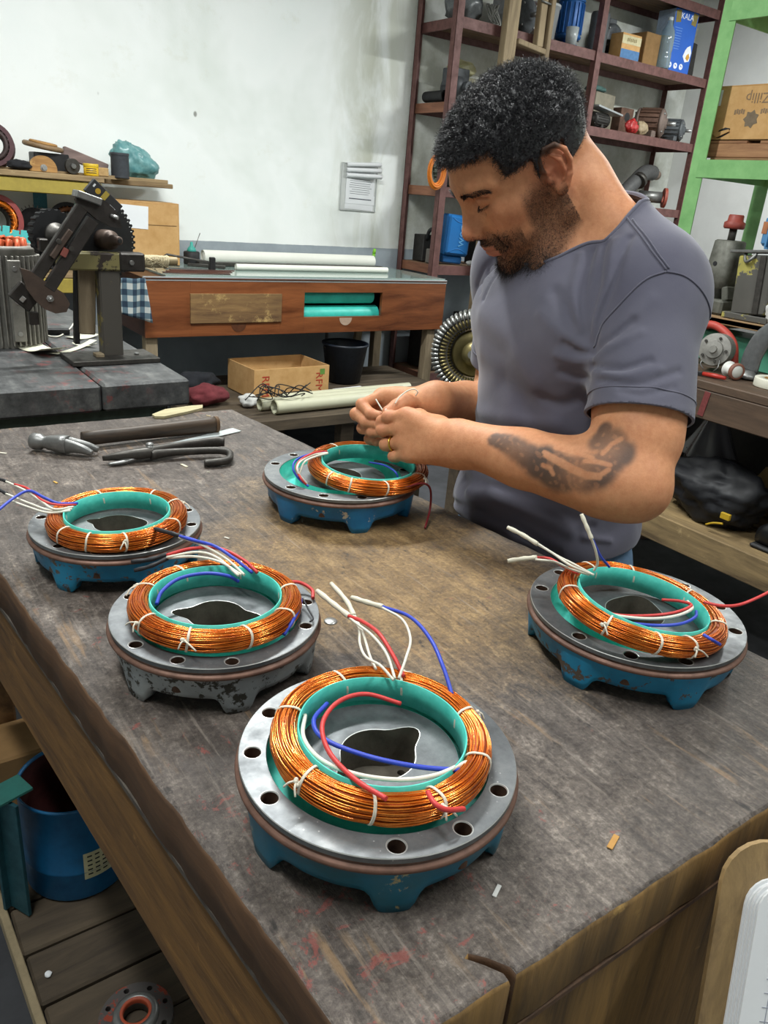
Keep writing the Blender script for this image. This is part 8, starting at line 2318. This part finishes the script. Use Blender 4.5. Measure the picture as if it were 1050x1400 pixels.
def boundary_chain(bm, near, rad):
 es = [e for e in bm.edges if e.is_boundary and ((e.verts[0].co - Vector(near)).length < rad)]
 vs = {}
 for e in es:
  for v in e.verts: vs.setdefault(v, []).append(e)
 if not vs: return []
 cur = next(iter(vs)); out = [cur]; seen = {cur}
 while True:
  nx = None
  for e in vs[cur]:
   o = e.other_vert(cur)
   if o not in seen: nx = o; break
  if nx is None: break
  out.append(nx); seen.add(nx); cur = nx
 return [v.co.copy() for v in out]
def smooth_loop(pts, it=12):
 P = np.array(pts)
 for _ in range(it): P = .5 * P + .25 * (np.roll(P, 1, 0) + np.roll(P, -1, 0))
 return [tuple(p) for p in P]
def dress(F_, root, V, Q, H, beard, scalp):
 HC, HA, HS, hp = F_['HC'], F_['HA'], F_['HS'], F_['hp']
 SL, EL, SR, ER, NB, fT, lT = [F_[k] for k in 'SL EL SR ER NB fT lT'.split()]
 rg = np.random.default_rng(9)
 # ---- hair
 def hfn(P, d):
  q = (P - HC) @ HA.T / HS
  x, y, z = q[:, 0], np.abs(q[:, 1]), q[:, 2]
  m = hairline(x, y, z)
  low = sstep(-.01, .075, z + .10 * np.minimum(x, .0))
  th = .0012 + .0095 * low
  cl = .0016 * pnoise(q, 330, 1) * low + .0011 * pnoise(q, 640, 2) * low
  return -(np.where(m > .02, -.003 + (th + .003) * m, -.004) + cl * m)
 hv, hq = surface(Fn(F_['skull'], hfn), .0017, HC - .17, HC + .17)
 hh = (hv - HC) @ HA.T / HS
 keep = hairline(hh[:, 0], np.abs(hh[:, 1]), hh[:, 2]) > .0
 hq = mask_faces(hv, hq, keep); hv, hq, _ = compact(hv, hq)
 hair = mesh_np('hair', hv, hq, M['hair'], root)
 nrm = np.zeros_like(hv); fn_ = np.cross(hv[hq[:, 2]] - hv[hq[:, 0]], hv[hq[:, 3]] - hv[hq[:, 1]])
 for k in range(4): np.add.at(nrm, hq[:, k], fn_)
 nrm /= np.linalg.norm(nrm, axis=1, keepdims=True) + 1e-12
 hh = (hv - HC) @ HA.T / HS
 low = sstep(-.01, .075, hh[:, 2] + .10 * np.minimum(hh[:, 0], 0))
 pick = rg.choice(len(hv), 15000, p=(.25 + low) / (.25 + low).sum())
 fwd = HA[0] * .7 + HA[2] * .1
 dirs = nrm[pick] * .55 + fwd * .45 + rg.normal(size=(len(pick), 3)) * .35
 ln = (.0025 + .0085 * low[pick]) * (.7 + .6 * rg.random(len(pick)))
 s_ = strands('hair_curls', hv[pick] - nrm[pick] * .001, dirs, ln, .00042, M['hair'], hair, (.0022, 5.0), 4)
 tag(s_, kind='stuff')
 # ---- beard, brows, lashes
 nv = np.zeros_like(V); fn_ = np.cross(V[Q[:, 2]] - V[Q[:, 0]], V[Q[:, 3]] - V[Q[:, 1]])
 for k in range(4): np.add.at(nv, Q[:, k], fn_)
 nv /= np.linalg.norm(nv, axis=1, keepdims=True) + 1e-12
 w = beard ** 1.5 * (H[:, 2] > -.125) * (1 + 2.2 * (H[:, 0] > .078) * (H[:, 2] > -.06))
 pick = rg.choice(len(V), 14000, p=w / w.sum())
 hb = H[pick]
 chin = sstep(-.070, -.090, hb[:, 2]) * sstep(.03, .06, hb[:, 0])
 dirs = nv[pick] * .6 - HA[2] * .5 + rg.normal(size=(len(pick), 3)) * .3
 ln = (.0018 + .010 * chin) * (.6 + .7 * rg.random(len(pick)))
 tag(strands('beard', V[pick], dirs, ln, .00019, M['brow'], root, (.0007, 3.0), 6), kind='stuff')
 pts = []; dr = []
 for s in (1, -1):
  bl = spline([hp(.0975, s * .011, .0315), hp(.0945, s * .023, .0355), hp(.0860, s * .038, .0375), hp(.0700, s * .053, .0315)], 40)
  for i, p in enumerate(bl):
   t = i / len(bl)
   for k in range(4):
    o = (rg.random() - .5) * .0075 * (1 - .6 * t)
    pts.append(A3(p) + HA[2] * HS * o); dr.append(HA[1] * s * (.9) - HA[0] * .35 * t + HA[2] * (.45 * (1 - t) - .2 * t) + rg.normal(size=3) * .15)
 pts = np.array(pts); dr = np.array(dr)
 # seat the roots on the skin
 for _ in range(4):
  e = F_['headg'].ev(pts); eps = 1e-3
  g = np.stack([F_['headg'].ev(pts + np.eye(3)[k] * eps) - e for k in range(3)], 1) / eps
  pts = pts - g * e[:, None] / np.maximum((g * g).sum(1, keepdims=True), .2)
 g /= np.linalg.norm(g, axis=1, keepdims=True)
 tag(strands('eyebrows', pts, dr + g * .25, np.full(len(pts), .0075), .00022, M['brow'], root, (.0004, 1.5), 7), kind='stuff')
 pts = []; dr = []
 for s in (1, -1):
  bl = spline([hp(.0820, s * .0190, .0130), hp(.0890, s * .0265, .0108), hp(.0885, s * .0355, .0106), hp(.0800, s * .0455, .0124)], 26)
  for i, p in enumerate(bl):
   for k in range(1):
    pts.append(A3(p) + rg.normal(size=3) * .0003); dr.append(HA[0] * .8 - HA[2] * .55 + HA[1] * s * (.5 * (i / len(bl)) - .15))
 tag(strands('eyelashes', np.array(pts), np.array(dr), np.full(len(pts), .0048), .00024, M['brow'], root, (.0008, 1.2), 8), kind='stuff')
 # ---- t-shirt
 prep_folds(F_['shirt0'])
 sv, sq = surface(Fn(F_['shirt0'], fold_fn), .0032, (.62, .44, .93), (1.2, 1.2, 1.56))
 neck_c, neck_n = COLLAR
 bm = bmesh.new()
 vs = [bm.verts.new(v) for v in sv]
 for q in sq: bm.faces.new([vs[i] for i in q])
 def cut(co, no, inside):
  fs = [f for f in bm.faces if inside(f.calc_center_median())]
  es = list({e for f in fs for e in f.edges}); vv = list({v for f in fs for v in f.verts})
  bmesh.ops.bisect_plane(bm, geom=vv + es + fs, dist=1e-6, plane_co=co, plane_no=no, clear_outer=True)
 nc = Vector(neck_c); nn = Vector(neck_n).normalized()
 cut(nc, nn, lambda c: (c - nc).dot(nn) > -.02 and ((c - nc) - nn * (c - nc).dot(nn)).length < .125)
 cut((.9, .8, .984), HEM_N, lambda c: c.z < 1.04)
 hems = []
 for S, E, fr in ((SL, EL, .665), (SR, ER, .66)):
  ua = (E - S) / np.linalg.norm(E - S); hc = S + (E - S) * fr
  hn = ua + A3((.13, .176, .0)); hn /= np.linalg.norm(hn)
  cut(hc, hn, lambda c: (A3(c) - hc) @ ua > -.03 and np.linalg.norm((A3(c) - hc) - ua * ((A3(c) - hc) @ ua)) < .085)
  hems.append((hc, hn))
 # keep the largest connected piece
 bm.verts.ensure_lookup_table()
 seen = set(); best = []
 for v in bm.verts:
  if v in seen: continue
  st = [v]; comp = []; seen.add(v)
  while st:
   a = st.pop(); comp.append(a)
   for e in a.link_edges:
    b = e.other_vert(a)
    if b not in seen: seen.add(b); st.append(b)
  if len(comp) > len(best): best = comp
 bs = set(best)
 bmesh.ops.delete(bm, geom=[v for v in bm.verts if v not in bs], context='VERTS')
 collar = boundary_chain(bm, nc, .135)
 # turn the raw edges in
 bm.normal_update()
 be = [e for e in bm.edges if e.is_boundary]
 nmap = {v: v.normal.copy() for e in be for v in e.verts}
 r = bmesh.ops.extrude_edge_only(bm, edges=be)
 kd = {tuple(round(c, 6) for c in v.co): n for v, n in nmap.items()}
 for v in [g for g in r['geom'] if isinstance(g, bmesh.types.BMVert)]:
  n = kd.get(tuple(round(c, 6) for c in v.co))
  if n: v.co -= n * .0035
 shirt = bm_object(bm, 't_shirt', M['shirt'], root)
 from mathutils.bvhtree import BVHTree
 bv = BVHTree.FromPolygons([tuple(v) for v in sv], [tuple(q) for q in sq])
 def stitch(pts, r, closed=False):
  out = []
  for p in pts:
   l, n, _, _ = bv.find_nearest(Vector(p))
   out.append(l + n * r * .25)
  MB().tube(smooth_loop(out, 2) if closed else out, r, 6, closed=closed).build('seam', M['shirt'], shirt)
 for pts in SEAMS: stitch(spline(pts, 10), .0014)
 for hc, hn in hems:      # stitched hem line round each sleeve
  u = A3(Vector(hn).orthogonal().normalized()); w = np.cross(hn, u); c0 = hc - hn * .022
  stitch([c0 + (u * math.cos(a) + w * math.sin(a)) * .066 for a in np.linspace(0, 2 * math.pi, 73)[:-1]], .0011, True)
 if len(collar) > 20:
  cl = smooth_loop([tuple(c) for c in collar], 14)
  cl2 = [tuple(Vector(c) - nn * .004) for c in cl]
  b = MB()
  for k in range(3): b.tube([tuple(Vector(c) - nn * (.001 + .0042 * k)) for c in cl[::3]], .0031, 6, closed=True)
  b.build('collar', M['shirt'], shirt)
 # ---- jeans, boots, ring
 lg = F_['legs']; TE = F_['TE']; tp = F_['tp']
 js = [('+', 0, TE(-.005, 0, .945, (.119, .166, .11)))]
 for s in (1, -1):
  hip = tp(-.005, s * .085, .90); kn = tp(.02, s * .105, .49); an = tp(-.03, s * .115, .09)
  js += [('+', .03, Cap(hip, kn, .097, .072)), ('+', .02, Cap(kn, an + A3((0, 0, -.03)), .070, .062))]
 jv, jq = surface(Fn(Grp(js), lambda P, d: .002 * pnoise(P, 45, 3) + .001 * pnoise(P, 110, 5)), .008, (.6, .4, .0), (1.25, 1.25, 1.1))
 kv = (jv[:, 2] < 1.02) & (jv[:, 2] > .045); jq = mask_faces(jv, jq, kv); jv, jq, _ = compact(jv, jq)
 mesh_np('jeans', jv, jq, M['jeans'], root)
 for s in (1, -1):
  an = tp(-.03, s * .115, .09)
  g = Grp([('+', 0, Cap(an + A3((0, 0, .03)), an + A3((0, 0, -.04)), .042, .046)), ('+', .03, Cap(an + A3((0, 0, -.048)) - fT * .03, an + A3((0, 0, -.055)) + fT * .15, .042, .035))])
  g2 = Fn(g, lambda P, d: np.maximum(0, .0 - P[:, 2] + .0) * 8)
  bv, bq = surface(g2, .006, an - .26, an + .26)
  bv[:, 2] = np.maximum(bv[:, 2], .001)
  mesh_np('boot', bv, bq, M['boot'], root)
 lm, lf = F_['lm'], F_['lf']
 a, b = A3(lm[2]), A3(lf[2][0])
 c = a * .42 + b * .58; d = (b - a) / np.linalg.norm(b - a)
 u = np.cross(d, (0, 0, 1)); u /= np.linalg.norm(u); v_ = np.cross(d, u)
 MB().tube([tuple(c + (u * math.cos(q) + v_ * math.sin(q)) * .0106) for q in np.linspace(0, 2 * math.pi, 33)[:-1]], .0013, 8, closed=True).build('finger_ring', M['gold'], root)
COLLAR = ((.8900, .8292, 1.4235), (-.605, .136, .785))
HEM_N = (.12, 0, -1)
MAN = man()
